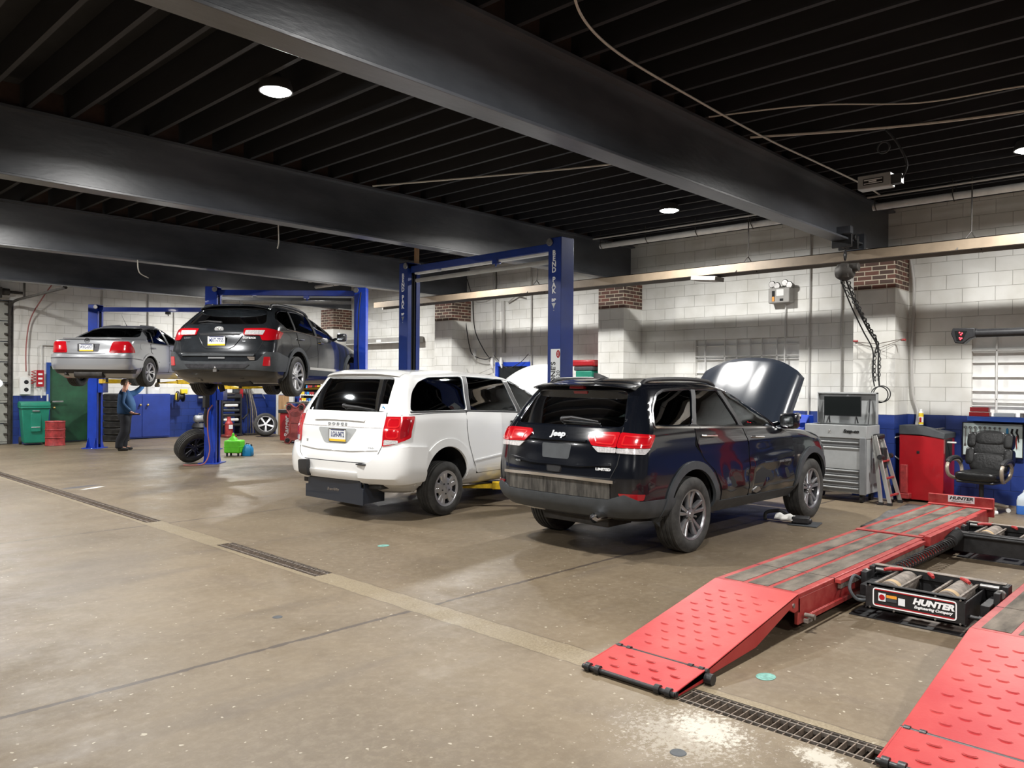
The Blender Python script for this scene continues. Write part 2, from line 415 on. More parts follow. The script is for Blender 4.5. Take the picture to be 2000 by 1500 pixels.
def wheel(parent,x,y,r,w,rimr,style,sg,z=None,name='wheel',mtr='alloy',root=False):
    # tyre is the part, rim its sub-part; built around the axle along y, sg=-1 faces the right side
    z=r if z is None else z
    b=B(); ri=rimr-.012
    prof=[(ri,-w*.40),(ri+.02,-w*.47),(ri+(r-ri)*.45,-w*.52),(r-.035,-w*.49),(r-.012,-w*.43)]
    g=w*.86/5
    for k in range(5):
        a=-w*.43+g*k
        prof+=[(r-.004 if k in(0,4) else r,a+.004),(r-.004 if k in(0,4) else r,a+g-.009),(r-.011,a+g-.006),(r-.011,a+g-.001)]
    prof+=[(r-.012,w*.43),(r-.035,w*.49),(ri+(r-ri)*.45,w*.52),(ri+.02,w*.47),(ri,w*.40)]
    b.lathe(prof,axis='y',n=56); t=b.out(name,'tire',parent,ang=50); t.location=(x,y,z)
    b=B(); f=sg*w*.46
    b.lathe([(rimr+.006,f-sg*.004),(rimr+.004,f+sg*.004),(rimr-.012,f),(rimr-.02,f-sg*.02)],axis='y',n=48)
    hub=rimr*.24
    b.lathe([(.001,f-sg*.012),(.03,f-sg*.012),(.034,f-sg*.02),(hub,f-sg*.024),(hub,f-sg*.06)],axis='y',n=24)
    def spoke(a,w0,w1,th=.022,ya=.03,yb=.008):
        ca,sa=math.cos(a),math.sin(a); R=[]
        for rr,ww,yy in ((hub*.7,w0,ya),(rimr*.6,(w0+w1)/2,(ya+yb)/2+.004),(rimr-.006,w1,yb)):
            q=[(-ww/2,-th*.7),(-ww*.32,0),(ww*.32,0),(ww/2,-th*.7),(ww/2,-th*2.2),(-ww/2,-th*2.2)]
            R.append([(rr*ca-p*sa, f-sg*(yy-hh), rr*sa+p*ca) for p,hh in q])
        b.grid(R,True,True,True)
    if style=='double5':
        for k in range(5):
            for d in (-.19,.19):
                a=2*PI*k/5+.3; spoke(a+d,.034,.046)
    elif style=='cover':
        b.lathe([(.02,f-sg*.008),(rimr*.5,f-sg*.012),(rimr*.62,f-sg*.02)],axis='y',n=40)
        for k in range(5):
            a=2*PI*k/5+.5
            for d in (-.2,.2): spoke(a+d,.075,.068,.016,.01,.004)
        b.lathe([(rimr*.86,f-sg*.006),(rimr*.98,f-sg*.002)],axis='y',n=40)
    elif style=='ten':
        for k in range(10): spoke(2*PI*k/10+.15,.022,.062)
    elif style=='double6':
        for k in range(6):
            for d in (-.14,.14): spoke(2*PI*k/6+d,.03,.03)
    elif style=='five':
        for k in range(5): spoke(2*PI*k/5+.9,.05,.085)
    rm=b.out('rim',mtr,t,ang=30)
    b=B(); b.lathe([(rimr-.02,f-sg*.02),(rimr-.035,f-sg*.16),(rimr-.05,f-sg*.17)],axis='y',n=48); b.out('rim_barrel','alloy_dark',t)
    b=B(); b.lathe([(rimr-.03,f-sg*.13),(.02,f-sg*.13)],axis='y',n=32); b.lathe([(rimr*.7,f-sg*.09),(.05,f-sg*.09)],axis='y',n=32); b.out('brake_disc','dark' if style!='cover' else 'dark',t)
    if style in('cover','double5'):
        b=B()
        for k in range(5):
            a=2*PI*k/5+.6+.3; b.cyl((rimr*.3*math.cos(a),f-sg*.03,rimr*.3*math.sin(a)),(rimr*.3*math.cos(a),f-sg*.002,rimr*.3*math.sin(a)),.011,n=6)
        b.out('lug_nut','dark' if style=='cover' else 'steel',t)
    return t
def well(car,x,z,r,y0,y1):
    for sg in (-1,1):
        b=B(); rows=[]
        for yy in (y0,y1): rows.append([(x+r*math.cos(t),sg*yy,z+r*math.sin(t)) for t in [math.radians(0+180*i/20) for i in range(21)]])
        b.grid(rows)
        b.grid([[(x+r*math.cos(t),sg*y1,z+r*math.sin(t)) for t in [PI*i/24 for i in range(25)]],[(x+r*math.cos(t),sg*y1,z) for t in [PI*i/24 for i in range(25)]]])
        b.out('wheel_arch_liner','dark',car.r)
def seat(b,x,y,z,w=.5,h=.62,head=True):
    b.box(x-.25,y-w/2,z,x+.27,y+w/2,z+.16)
    R=Matrix.Rotation(-.28,3,'Y'); b.box(x-.36,y-w/2,z+.1,x-.22,y+w/2,z+.1+h,R)
    if head and w<.8:
        b.box(x-.47,y-.13,z+.74,x-.37,y+.13,z+.93,R); b.cyl((x-.38,y-.05,z+.6),(x-.43,y-.05,z+.8),.008,n=6); b.cyl((x-.38,y+.05,z+.6),(x-.43,y+.05,z+.8),.008,n=6)
def plate(car,u,v,ink,sz=(.305,.155),name='license_plate',x=None,tilt=0,low=True):
    xx=(car.S.rear(u,v)-.012) if x is None else x
    b=B(); b.box(xx-.006,u-sz[0]/2,v-sz[1]/2,xx+.004,u+sz[0]/2,v+sz[1]/2); p=b.out(name,'plate_white',car.r,.002)
    b=B(); b.box(xx-.0075,u-sz[0]/2+.004,v-sz[1]/2+.003,xx-.005,u+sz[0]/2-.004,v-sz[1]/2+.03); b.out('yellow_band','plate_yellow',p)
    text(ink,.092,'plate_ink',p,(xx-.007,u,v+.008),sx=.60,name='plate_number',bold=.001)
    b=B(); b.box(xx-.0075,u-sz[0]/2+.03,v+sz[1]/2-.018,xx-.005,u+sz[0]/2-.03,v+sz[1]/2-.008); b.out('state_strip','plate_ink',p)
    b=B()
    for q in ring([(-sz[0]/2,-sz[1]/2),(sz[0]/2,-sz[1]/2),(sz[0]/2,sz[1]/2),(-sz[0]/2,sz[1]/2)],.004,-.004): b.prism([(u+a[0],v+a[1]) for a in q],'x',xx-.01,xx-.004)
    b.out('plate_frame','chrome',p); return p
def mirror(car,x,z,w,mt,sgs=(-1,1),h=.16,cap=None):
    for sg in sgs:
        y=car.S.side(x,z-.05); b=B()
        b.tube([(x,sg*(y-.02),z-.06),(x-.01,sg*(y+.08),z-.03)],[.03,.025]); rows=[]
        for t,k in ((0,.75),(.04,.98),(.09,1),(.13,.8),(.15,.45)):
            rows.append([(x-.02+t, sg*(y+.07+w/2+w/2*k*math.copysign(abs(math.cos(a))**.5,math.cos(a))), z+h/2*k*math.copysign(abs(math.sin(a))**.5,math.sin(a))) for a in [2*PI*i/18 for i in range(18)]])
        b.grid(rows,True,True,True); o=b.out('side_mirror',mt,car.r,sg and 0)
        b=B(); b.face([(x-.0215,sg*(y+.07+w/2+w/2*.70*math.copysign(abs(math.cos(a))**.5,math.cos(a))),z+h/2*.68*math.copysign(abs(math.sin(a))**.5,math.sin(a))) for a in [2*PI*i/18 for i in range(18)]])
        b.out('mirror_glass','chrome',o)
# ---------------------------------------------------------------- the building
def struct(o,label=None): o['kind']='structure'; return o
def wallmat(name,flip):
    m=bpy.data.materials.new(name); m.use_nodes=True; nt=m.node_tree; b=nt.nodes['Principled BSDF']; L=nt.links.new
    tc=N(nt,'ShaderNodeTexCoord'); sp=N(nt,'ShaderNodeSeparateXYZ'); L(tc.outputs['Object'],sp.inputs[0])
    cb=N(nt,'ShaderNodeCombineXYZ'); L(sp.outputs['Y' if flip else 'X'],cb.inputs[0]); L(sp.outputs['Z'],cb.inputs[1])
    nz=N(nt,'ShaderNodeTexNoise'); nz.inputs['Scale'].default_value=1.3; L(tc.outputs['Object'],nz.inputs['Vector'])
    sc=N(nt,'ShaderNodeVectorMath',operation='SCALE'); sc.inputs['Scale'].default_value=.016; L(nz.outputs['Color'],sc.inputs[0])
    ad=N(nt,'ShaderNodeVectorMath',operation='ADD'); L(cb.outputs[0],ad.inputs[0]); L(sc.outputs[0],ad.inputs[1])
    br=N(nt,'ShaderNodeTexBrick'); L(ad.outputs[0],br.inputs['Vector']); br.inputs['Scale'].default_value=1; br.inputs['Brick Width'].default_value=.43; br.inputs['Row Height'].default_value=.2115
    br.inputs['Mortar Size'].default_value=.0045; br.inputs['Mortar Smooth'].default_value=.6; br.inputs['Bias'].default_value=0
    br.inputs['Color1'].default_value=(.76,.755,.72,1); br.inputs['Color2'].default_value=(.72,.715,.68,1); br.inputs['Mortar'].default_value=(.50,.49,.46,1)
    gt=N(nt,'ShaderNodeMath',operation='GREATER_THAN'); gt.inputs[1].default_value=1.272
    n3=N(nt,'ShaderNodeTexNoise'); n3.inputs['Scale'].default_value=14; L(tc.outputs['Object'],n3.inputs['Vector'])
    m3=N(nt,'ShaderNodeMath',operation='MULTIPLY_ADD'); L(n3.outputs['Fac'],m3.inputs[0]); m3.inputs[1].default_value=.012; L(sp.outputs['Z'],m3.inputs[2]); L(m3.outputs[0],gt.inputs[0])
    br2=N(nt,'ShaderNodeTexBrick'); L(ad.outputs[0],br2.inputs['Vector']); br2.inputs['Scale'].default_value=1; br2.inputs['Brick Width'].default_value=.43; br2.inputs['Row Height'].default_value=.2115
    br2.inputs['Mortar Size'].default_value=.0045; br2.inputs['Mortar Smooth'].default_value=.6
    br2.inputs['Color1'].default_value=(.016,.042,.22,1); br2.inputs['Color2'].default_value=(.013,.036,.19,1); br2.inputs['Mortar'].default_value=(.008,.02,.10,1)
    d=N(nt,'ShaderNodeTexNoise'); d.inputs['Scale'].default_value=2.2; d.inputs['Detail'].default_value=8; L(tc.outputs['Object'],d.inputs['Vector'])
    rr=N(nt,'ShaderNodeValToRGB'); rr.color_ramp.elements[0].position=.3; rr.color_ramp.elements[0].color=(.84,.83,.80,1); rr.color_ramp.elements[1].position=.6; rr.color_ramp.elements[1].color=(1,1,1,1); L(d.outputs['Fac'],rr.inputs[0])
    mx=N(nt,'ShaderNodeMix',data_type='RGBA'); L(gt.outputs[0],mx.inputs[0]); L(br2.outputs['Color'],mx.inputs[6]); L(br.outputs['Color'],mx.inputs[7])
    mu=N(nt,'ShaderNodeMix',data_type='RGBA',blend_type='MULTIPLY'); mu.inputs[0].default_value=1; L(mx.outputs[2],mu.inputs[6]); L(rr.outputs[0],mu.inputs[7]); L(mu.outputs[2],b.inputs['Base Color'])
    n2=N(nt,'ShaderNodeTexNoise'); n2.inputs['Scale'].default_value=55; n2.inputs['Detail'].default_value=5; L(tc.outputs['Object'],n2.inputs['Vector'])
    hh=N(nt,'ShaderNodeMath',operation='MULTIPLY_ADD'); L(n2.outputs['Fac'],hh.inputs[0]); hh.inputs[1].default_value=.25; iv=N(nt,'ShaderNodeMath',operation='SUBTRACT'); iv.inputs[0].default_value=1; L(br.outputs['Fac'],iv.inputs[1]); L(iv.outputs[0],hh.inputs[2])
    bp=N(nt,'ShaderNodeBump'); bp.inputs['Strength'].default_value=.8; bp.inputs['Distance'].default_value=.006; L(hh.outputs[0],bp.inputs['Height']); L(bp.outputs[0],b.inputs['Normal'])
    b.inputs['Roughness'].default_value=.5; MT[name]=m
wallmat('block_y',True); wallmat('block_x',False)
def brickmat(name,flip):
    m=bpy.data.materials.new(name); m.use_nodes=True; nt=m.node_tree; b=nt.nodes['Principled BSDF']; L=nt.links.new
    tc=N(nt,'ShaderNodeTexCoord'); sp=N(nt,'ShaderNodeSeparateXYZ'); L(tc.outputs['Object'],sp.inputs[0]); cb=N(nt,'ShaderNodeCombineXYZ'); L(sp.outputs['Y' if flip else 'X'],cb.inputs[0]); L(sp.outputs['Z'],cb.inputs[1])
    br=N(nt,'ShaderNodeTexBrick'); L(cb.outputs[0],br.inputs['Vector']); br.inputs['Scale'].default_value=1; br.inputs['Brick Width'].default_value=.215; br.inputs['Row Height'].default_value=.0705; br.inputs['Mortar Size'].default_value=.007; br.inputs['Mortar Smooth'].default_value=.1; br.inputs['Bias'].default_value=-.2
    br.inputs['Color1'].default_value=(.075,.045,.035,1); br.inputs['Color2'].default_value=(.17,.065,.045,1); br.inputs['Mortar'].default_value=(.50,.44,.34,1); L(br.outputs['Color'],b.inputs['Base Color'])
    bp=N(nt,'ShaderNodeBump'); bp.inputs['Strength'].default_value=.6; bp.inputs['Distance'].default_value=.006; bp.invert=True; L(br.outputs['Fac'],bp.inputs['Height']); L(bp.outputs[0],b.inputs['Normal']); b.inputs['Roughness'].default_value=.8; MT[name]=m
brickmat('brick_y',True); brickmat('brick_x',False)
def floormat():
    m=bpy.data.materials.new('concrete'); m.use_nodes=True; nt=m.node_tree; b=nt.nodes['Principled BSDF']; L=nt.links.new
    tc=N(nt,'ShaderNodeTexCoord'); O=tc.outputs['Object']; sp=N(nt,'ShaderNodeSeparateXYZ'); L(O,sp.inputs[0])
    def noise(sc,det=6,ro=.6,st=None,dist=0):
        n=N(nt,'ShaderNodeTexNoise'); n.inputs['Scale'].default_value=sc; n.inputs['Detail'].default_value=det; n.inputs['Roughness'].default_value=ro; n.inputs['Distortion'].default_value=dist
        if st: mp=N(nt,'ShaderNodeMapping'); mp.inputs['Scale'].default_value=st[:3]; mp.inputs['Rotation'].default_value=(0,0,st[3]); L(O,mp.inputs[0]); L(mp.outputs[0],n.inputs['Vector'])
        else: L(O,n.inputs['Vector'])
        return n.outputs['Fac']
    def math_(op,a,c=None,d=None):
        n=N(nt,'ShaderNodeMath',operation=op)
        for i,v in enumerate((a,c,d)):
            if v is None: continue
            if isinstance(v,(int,float)): n.inputs[i].default_value=v
            else: L(v,n.inputs[i])
        return n.outputs[0]
    def ramp(f,a,c):
        n=N(nt,'ShaderNodeMapRange'); n.inputs[1].default_value=a; n.inputs[2].default_value=c; n.interpolation_type='SMOOTHSTEP'; L(f,n.inputs[0]); return n.outputs[0]
    def mix(f,a,c):
        n=N(nt,'ShaderNodeMix',data_type='RGBA')
        if isinstance(f,float): n.inputs[0].default_value=f
        else: L(f,n.inputs[0])
        for i,v in ((6,a),(7,c)):
            if isinstance(v,tuple): n.inputs[i].default_value=(*v,1)
            else: L(v,n.inputs[i])
        return n.outputs[2]
    c=mix(ramp(noise(.55,5),.35,.65),(.116,.087,.055),(.160,.123,.080))
    c=mix(math_('MULTIPLY',ramp(noise(2.2,8,.7,(1,.35,1,.6),.6),.50,.72),.55),c,(.118,.090,.064))
    c=mix(math_('MULTIPLY',ramp(noise(16,8,.75),.42,.7),.35),c,(.235,.195,.138))
    c=mix(math_('MULTIPLY',ramp(noise(1.1,6,.6,(.22,1.6,1,.15)),.56,.72),.5),c,(.102,.08,.06))
    # pale scuffs and specks
    c=mix(math_('MULTIPLY',ramp(noise(26,2,.4),.70,.74),.8),c,(.40,.36,.28))
    c=mix(math_('MULTIPLY',ramp(noise(9,9,.7,(1,5,1,.9)),.66,.72),.6),c,(.32,.285,.22))
    nz=noise(6,4)
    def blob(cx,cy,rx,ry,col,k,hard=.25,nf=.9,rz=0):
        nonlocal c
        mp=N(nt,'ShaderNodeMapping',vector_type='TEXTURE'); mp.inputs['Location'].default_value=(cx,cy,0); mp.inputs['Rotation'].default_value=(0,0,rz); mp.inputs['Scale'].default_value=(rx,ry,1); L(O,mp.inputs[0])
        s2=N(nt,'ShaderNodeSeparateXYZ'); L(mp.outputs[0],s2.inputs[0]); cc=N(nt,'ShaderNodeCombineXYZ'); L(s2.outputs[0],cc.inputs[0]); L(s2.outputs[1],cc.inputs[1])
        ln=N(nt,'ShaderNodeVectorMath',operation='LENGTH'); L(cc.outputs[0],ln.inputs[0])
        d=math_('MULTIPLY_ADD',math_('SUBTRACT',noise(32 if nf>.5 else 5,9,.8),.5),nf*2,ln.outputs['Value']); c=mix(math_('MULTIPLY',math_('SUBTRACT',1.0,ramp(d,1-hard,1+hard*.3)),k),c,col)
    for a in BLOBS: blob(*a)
    # cast patch strip between the grates, and construction joints
    X=math_('MULTIPLY_ADD',math_('SUBTRACT',nz,.5),.05,sp.outputs[0]); inx=math_('MULTIPLY',ramp(X,3.70,3.73),math_('SUBTRACT',1.0,ramp(X,3.95,3.97)))
    c=mix(math_('MULTIPLY',inx,.5),c,mix(ramp(noise(60,8,.8),.4,.6),(.17,.135,.08),(.30,.25,.165)))
    ed=math_('ADD',math_('LESS_THAN',math_('ABSOLUTE',math_('SUBTRACT',X,3.715)),.007),math_('LESS_THAN',math_('ABSOLUTE',math_('SUBTRACT',X,3.965)),.006)); c=mix(math_('MULTIPLY',ed,.55),c,(.075,.055,.038))
    j=None
    for y0,sl,w in ((4.555,-.0,.018),(9.40,.0,.013),(-.35,0,.010),(14.25,0,.008),(19.1,0,.008)):
        q=math_('LESS_THAN',math_('ABSOLUTE',math_('SUBTRACT',math_('MULTIPLY_ADD',math_('SUBTRACT',noise(3,8,.7),.5),.035,sp.outputs[1]),y0)),math_('MULTIPLY',ramp(noise(7,3),.1,.75),w*1.6)); j=q if j is None else math_('MAXIMUM',j,q)
    out_=math_('SUBTRACT',1.0,inx); c=mix(math_('MULTIPLY',math_('MULTIPLY',j,out_),.85),c,(.055,.042,.035))
    L(c,b.inputs['Base Color'])
    hgt=math_('ADD',math_('MULTIPLY',noise(120,6,.7),.35),math_('SUBTRACT',noise(9,5),math_('MULTIPLY',j,1.2)))
    bp=N(nt,'ShaderNodeBump'); bp.inputs['Strength'].default_value=.35; bp.inputs['Distance'].default_value=.004; L(hgt,bp.inputs['Height']); L(bp.outputs[0],b.inputs['Normal'])
    rn=N(nt,'ShaderNodeMapRange'); L(noise(2.5,7,.7),rn.inputs[0]); rn.inputs[1].default_value=.3; rn.inputs[2].default_value=.7; rn.inputs[3].default_value=.36; rn.inputs[4].default_value=.62; L(rn.outputs[0],b.inputs['Roughness']); b.inputs['Specular IOR Level'].default_value=.35
    MT['concrete']=m
W_=(.45,.42,.36)
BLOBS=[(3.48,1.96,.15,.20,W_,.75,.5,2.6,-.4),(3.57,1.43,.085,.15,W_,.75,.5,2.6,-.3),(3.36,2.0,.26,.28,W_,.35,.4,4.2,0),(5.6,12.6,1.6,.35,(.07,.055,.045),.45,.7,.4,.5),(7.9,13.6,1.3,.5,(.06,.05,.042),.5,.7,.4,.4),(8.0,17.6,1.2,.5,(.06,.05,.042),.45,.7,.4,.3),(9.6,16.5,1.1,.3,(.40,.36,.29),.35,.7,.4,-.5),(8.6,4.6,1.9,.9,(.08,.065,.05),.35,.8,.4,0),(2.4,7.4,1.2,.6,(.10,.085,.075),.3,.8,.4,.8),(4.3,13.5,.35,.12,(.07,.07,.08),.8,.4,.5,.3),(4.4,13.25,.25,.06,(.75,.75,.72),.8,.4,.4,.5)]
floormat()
TR=[(3.68,3.89,-3.5,2.27),(3.78,3.96,5.95,7.80),(3.78,3.96,9.59,23.6)]
mat('wall_dark',(.10,.10,.11),.7,var=.2)
def build_shell():
    b=B(); y0=-6
    def q(x0,x1,ya,yb): b.face([(x0,ya,0),(x1,ya,0),(x1,yb,0),(x0,yb,0)])
    q(-11,3.68,-6,23.6); q(3.96,13.1,-6,23.6); q(3.68,3.96,-6,-3.5); q(3.89,3.96,-3.5,2.27); q(3.68,3.96,2.27,5.95); q(3.68,3.78,5.95,7.80); q(3.68,3.96,7.80,9.59); q(3.68,3.78,9.59,23.6)
    struct(b.out('floor','concrete'))
    b=B()
    for x0,x1,ya,yb in TR:
        b.grid([[(x0,ya,0),(x1,ya,0),(x1,yb,0),(x0,yb,0)],[(x0,ya,-.3),(x1,ya,-.3),(x1,yb,-.3),(x0,yb,-.3)]],True,False,True)
    struct(b.out('floor_trench','trench',fix=False))
    # right wall with two blocked-up window recesses, piers
    WN=[(5.70,7.70,1.42,2.53),(.4,3.085,1.272,2.50)]
    b=B(); X=13.1
    ys=sorted({-6,23.6}|{w[0] for w in WN}|{w[1] for w in WN})
    for a,c in zip(ys,ys[1:]):
        w=[w for w in WN if abs(w[0]-a)<1e-6]
        for z0,z1 in ([(0,w[0][2]),(w[0][3],4.9)] if w else [(0,4.9)]): b.face([(X,a,z0),(X,c,z0),(X,c,z1),(X,a,z1)])
    for a,c,z0,z1 in WN: b.grid([[(X,a,z0),(X,c,z0),(X,c,z1),(X,a,z1)],[(X+.12,a,z0),(X+.12,c,z0),(X+.12,c,z1),(X+.12,a,z1)]],True)
    b.face([(X+.12,5.7,1.42),(X+.12,7.7,1.42),(X+.12,7.7,2.53),(X+.12,5.7,2.53)]); b.face([(X+.12,.4,1.272),(X+.12,3.085,1.272),(X+.12,3.085,2.5),(X+.12,.4,2.5)])
    struct(b.out('wall_right','block_y'))
    b=B(); b.box(13.1+.13,-6.2,0,13.5,23.8,4.9); 
    struct(b.out('wall_right_core','block_y'))
    for i,(a,c,z0,z1) in enumerate(WN):
        r=thing('window_%d'%(i+1),None,None,(X,0,0)); r['kind']='structure'; del_=None
        b=B(); b.box(.085,a,z0,.115,c,z1); 
        b.out('painted_board','white_plastic',r)
        b=B(); zs=[z0+(z1-z0)*k for k in ((.0,.22,.45,.67,.9) if i==0 else (.12,.30,.47,.64,.80,.97))]
        for z in zs: b.box(.045,a,z-.008,.085,c,z+.008)
        b.out('board_ledge','white_plastic',r)
        b=B(); n=[.10,.30,.42,.55,.66,.8] if i==0 else [.12,.5,.80]
        for k in n:
            y=c-(c-a)*k; b.box(.0,y-.012,z0,.03,y+.012,z1)
        for k in ((.28,.62) if i==0 else (.22,.80)): z=z1-(z1-z0)*k; b.box(.0,a,z-.012,.03,c,z+.012)
        b.out('security_bar','pipe_white',r,.004)
    for k in range(4):
        y0=3.96+4.95*k; y1=y0+.61
        b=B(); b.box(12.48,y0,0,13.1,y1,3.172); struct(b.out('wall_pier','block_y' ))
        b=B(); b.box(12.48,y0,3.172,13.1,y1,3.735); o=struct(b.out('pier_brickwork','brick_y'))
        o.data.materials.append(MT['brick_x']); 
        for p in o.data.polygons:
            if abs(p.normal.y)>.5: p.material_index=1
        o=bpy.data.objects['wall_pier'+('' if k==0 else '.%03d'%k)]; o.data.materials.append(MT['block_x'])
        for p in o.data.polygons:
            if abs(p.normal.y)>.5: p.material_index=1
    # far wall
    Y=23.6; b=B(); dx0,dx1,dz=6.74,7.95,2.06; gx=5.85
    for x0,x1,z0,z1 in ((gx,dx0,0,4.9),(dx0,dx1,dz,4.9),(dx1,13.1,0,4.9),(-11,gx,3.75,4.9),(-11,2.4,0,3.75)): b.face([(x0,Y,z0),(x1,Y,z0),(x1,Y,z1),(x0,Y,z1)])
    b.grid([[(dx0,Y,0),(dx0,Y,dz),(dx1,Y,dz),(dx1,Y,0)],[(dx0,Y+.15,0),(dx0,Y+.15,dz),(dx1,Y+.15,dz),(dx1,Y+.15,0)]])
    struct(b.out('wall_far','block_x'))
    r=thing('door_1',None,None,(dx0,Y,0)); r['kind']='structure'; w=dx1-dx0
    b=B(); b.box(-.09,-.03,0,0,.06,dz+.09); b.box(w,-.03,0,w+.09,.06,dz+.09); b.box(0,-.03,dz,w,.06,dz+.09); b.out('door_frame','frame_blue',r,.004)
    b=B(); b.box(.0,.03,.02,w,.08,dz); b.out('door_leaf','green_door',r,.004)
    b=B(); b.cyl((.10,.03,.93),(.10,-.04,.93),.012); b.ball((.10,-.05,.93),.035); b.out('door_knob','brass',r)
    b=B(); b.box(.05,-.06,1.08,.32,-.03,1.12); b.cyl((.07,.03,1.1),(.07,-.05,1.1),.012); b.out('door_lever','steel',r)
    r=thing('door_2',None,None,(2.4,Y,0)); r['kind']='structure'
    for k in range(7):
        b=B(); z=k*.535+.01; b.box(0,.05,z,3.45,.10,z+.515); 
        for q2 in range(4): b.box(.06+q2*.86,.04,z+.06,.80+q2*.86,.05,z+.455)
        b.out('garage_panel','door_panel',r,.004)
    b=B(); b.lathe([(.001,0),(.10,0),(.11,.012)],c=(3.15,.04,1.58),axis='y',n=24); b.out('panel_window','lens_soft',r)
    b=B(); b.box(3.36,-.06,0,3.42,.04,3.75); b.box(3.42,-.02,0,3.47,.04,3.75); b.tube(spline([(3.39,-.02,3.3),(3.39,-.08,3.55),(3.39,-.3,3.68),(3.39,-.8,3.72)],5)+[Vector((3.39,-4.4,3.74))],.035)
    b.box(3.33,-4.4,3.74,3.36,-4.3,4.5); b.box(3.33,-1.5,3.74,3.36,-1.4,4.7); b.out('door_track','track_steel',r)
    b=B()
    for k in range(14): b.box(3.28,-.03,.25+k*.26,3.45,.05,.29+k*.26)
    b.out('track_bracket','track_steel',r)
    b=B(); b.cyl((0,-.12,3.95),(3.7,-.12,3.95),.035); b.cyl((3.15,-.12,3.95),(3.35,-.12,3.95),.09); b.box(2.75,-.3,3.78,3.15,-.05,4.05); b.out('door_opener','track_steel',r)
    # near and left walls (behind the camera)
    b=B(); b.face([(-11,-6,0),(-11,23.6,0),(-11,23.6,4.9),(-11,-6,4.9)]); struct(b.out('wall_left','wall_dark'))
    b=B(); b.face([(-11,-6,0),(13.1,-6,0),(13.1,-6,4.9),(-11,-6,4.9)]); struct(b.out('wall_near','wall_dark'))
    # ceiling deck, joists, girders
    b=B(); b.box(-11,-6,4.76,13.5,23.9,4.9); struct(b.out('ceiling','deck'))
    b=B(); b.box(-.022,-6,4.46,.022,23.6,4.76); jo=struct(b.out('ceiling_joist','joist')); jo.location=(-2.9,0,0)
    for k in range(1,40):
        c=jo.copy(); COL.objects.link(c); c.location=(-2.9+.4065*k,0,0)
    for yb in (4.28,9.2,14.02,18.85,-.6):
        r=thing('ceiling_girder',None,None,(0,yb,0)); r['kind']='structure'
        b=B(); x1=13.1; b.box(-7,-.011,3.77,x1,.011,4.42); b.box(-7,-.115,4.42,x1,.115,4.45); b.out('web','beam',r)
        b=B(); b.box(-7,-.115,3.74,11.75 if yb<5 else 12.6,.115,3.768); b.out('flange','beam',r,.004)
        b=B()
        for k in range(39):
            x=-2.9+.4065*k+.05
            if random.random()<.93: b.box(x,-.02,4.455,x+.30,.02,4.70)
        b.out('blocking','joist_brown',r)
        if yb<5 and yb>0:
            b=B(); b.box(11.72,-.13,3.66,11.80,.13,3.90); b.box(11.0,-.2,3.80,11.1,.2,3.9); b.out('end_plate','beam',r)
    b=B(); b.box(12.93,-6,4.57,13.1,23.6,4.76); struct(b.out('trim_1','beam'))
    b=B(); b.box(12.6,-6,4.60,12.66,23.6,4.76); struct(b.out('trim_2','beam_edge'))
build_shell()
# ---------------------------------------------------------------- grates
def grate(x0,x1,y0,y1,label):
    r=thing('trench_grate',label,'grate',((x0+x1)/2,(y0+y1)/2,0),0,None); w=(x1-x0)/2-.006; L=(y1-y0)/2
    b=B(); n=int(2*L/.042)
    for k in range(n+1): y=-L+.01+(2*L-.02)*k/n; b.box(-w,y-.003,-.035,w,y+.003,-.004)
    b.out('cross_bar','rust_grate',r,smooth=False)
    b=B()
    for x in (-w+.035,w-.035): b.box(x-.004,-L,-.022,x+.004,L,-.001)
    b.box(-w-.004,-L,-.03,-w,L,-.003); b.box(w,-L,-.03,w+.004,L,-.003)
    b.out('rail','dusty_steel',r,smooth=False)
    return r
grate(3.68,3.89,-3.4,2.27,'rusty open bar trench grate running between the two red ramps')
grate(3.78,3.96,5.95,7.80,'short rusty trench grate in the middle of the open floor')
grate(3.78,3.96,9.59,23.5,'long brown trench grate running toward the garage door on the far left')
# ---------------------------------------------------------------- ceiling lamps
LAB={(3.75,6.62):'bright round ceiling lamp hanging between the two nearest girders',(10.45,6.62):'round ceiling lamp above the right wall, beyond the largest girder',(10.45,1.9):'round ceiling lamp at the right edge, near the grey ceiling box'}
def lamp(x,y,lab,grp):
    r=thing('ceiling_lamp',lab,'ceiling lamp',(x,y,4.38),0,grp)
    b=B(); b.lathe([(.001,.16),(.05,.16),(.07,.12),(.13,.10),(.15,.05),(.155,0),(.14,0)],n=32); b.cyl((0,0,.15),(0,0,.36),.012); b.out('lamp_housing','housing',r)
    b=B(); b.lathe([(.14,.002),(.10,-.018),(.001,-.026)],n=32); b.out('lamp_lens','lens_on',r)
    area((x,y,4.345),LAMP_W,.28)
for x,y in LAMPS: lamp(x,y,LAB.get((x,y),'round ceiling lamp hidden by a girder or beyond the frame'),None if (x,y) in LAB else 'hidden ceiling lamps')
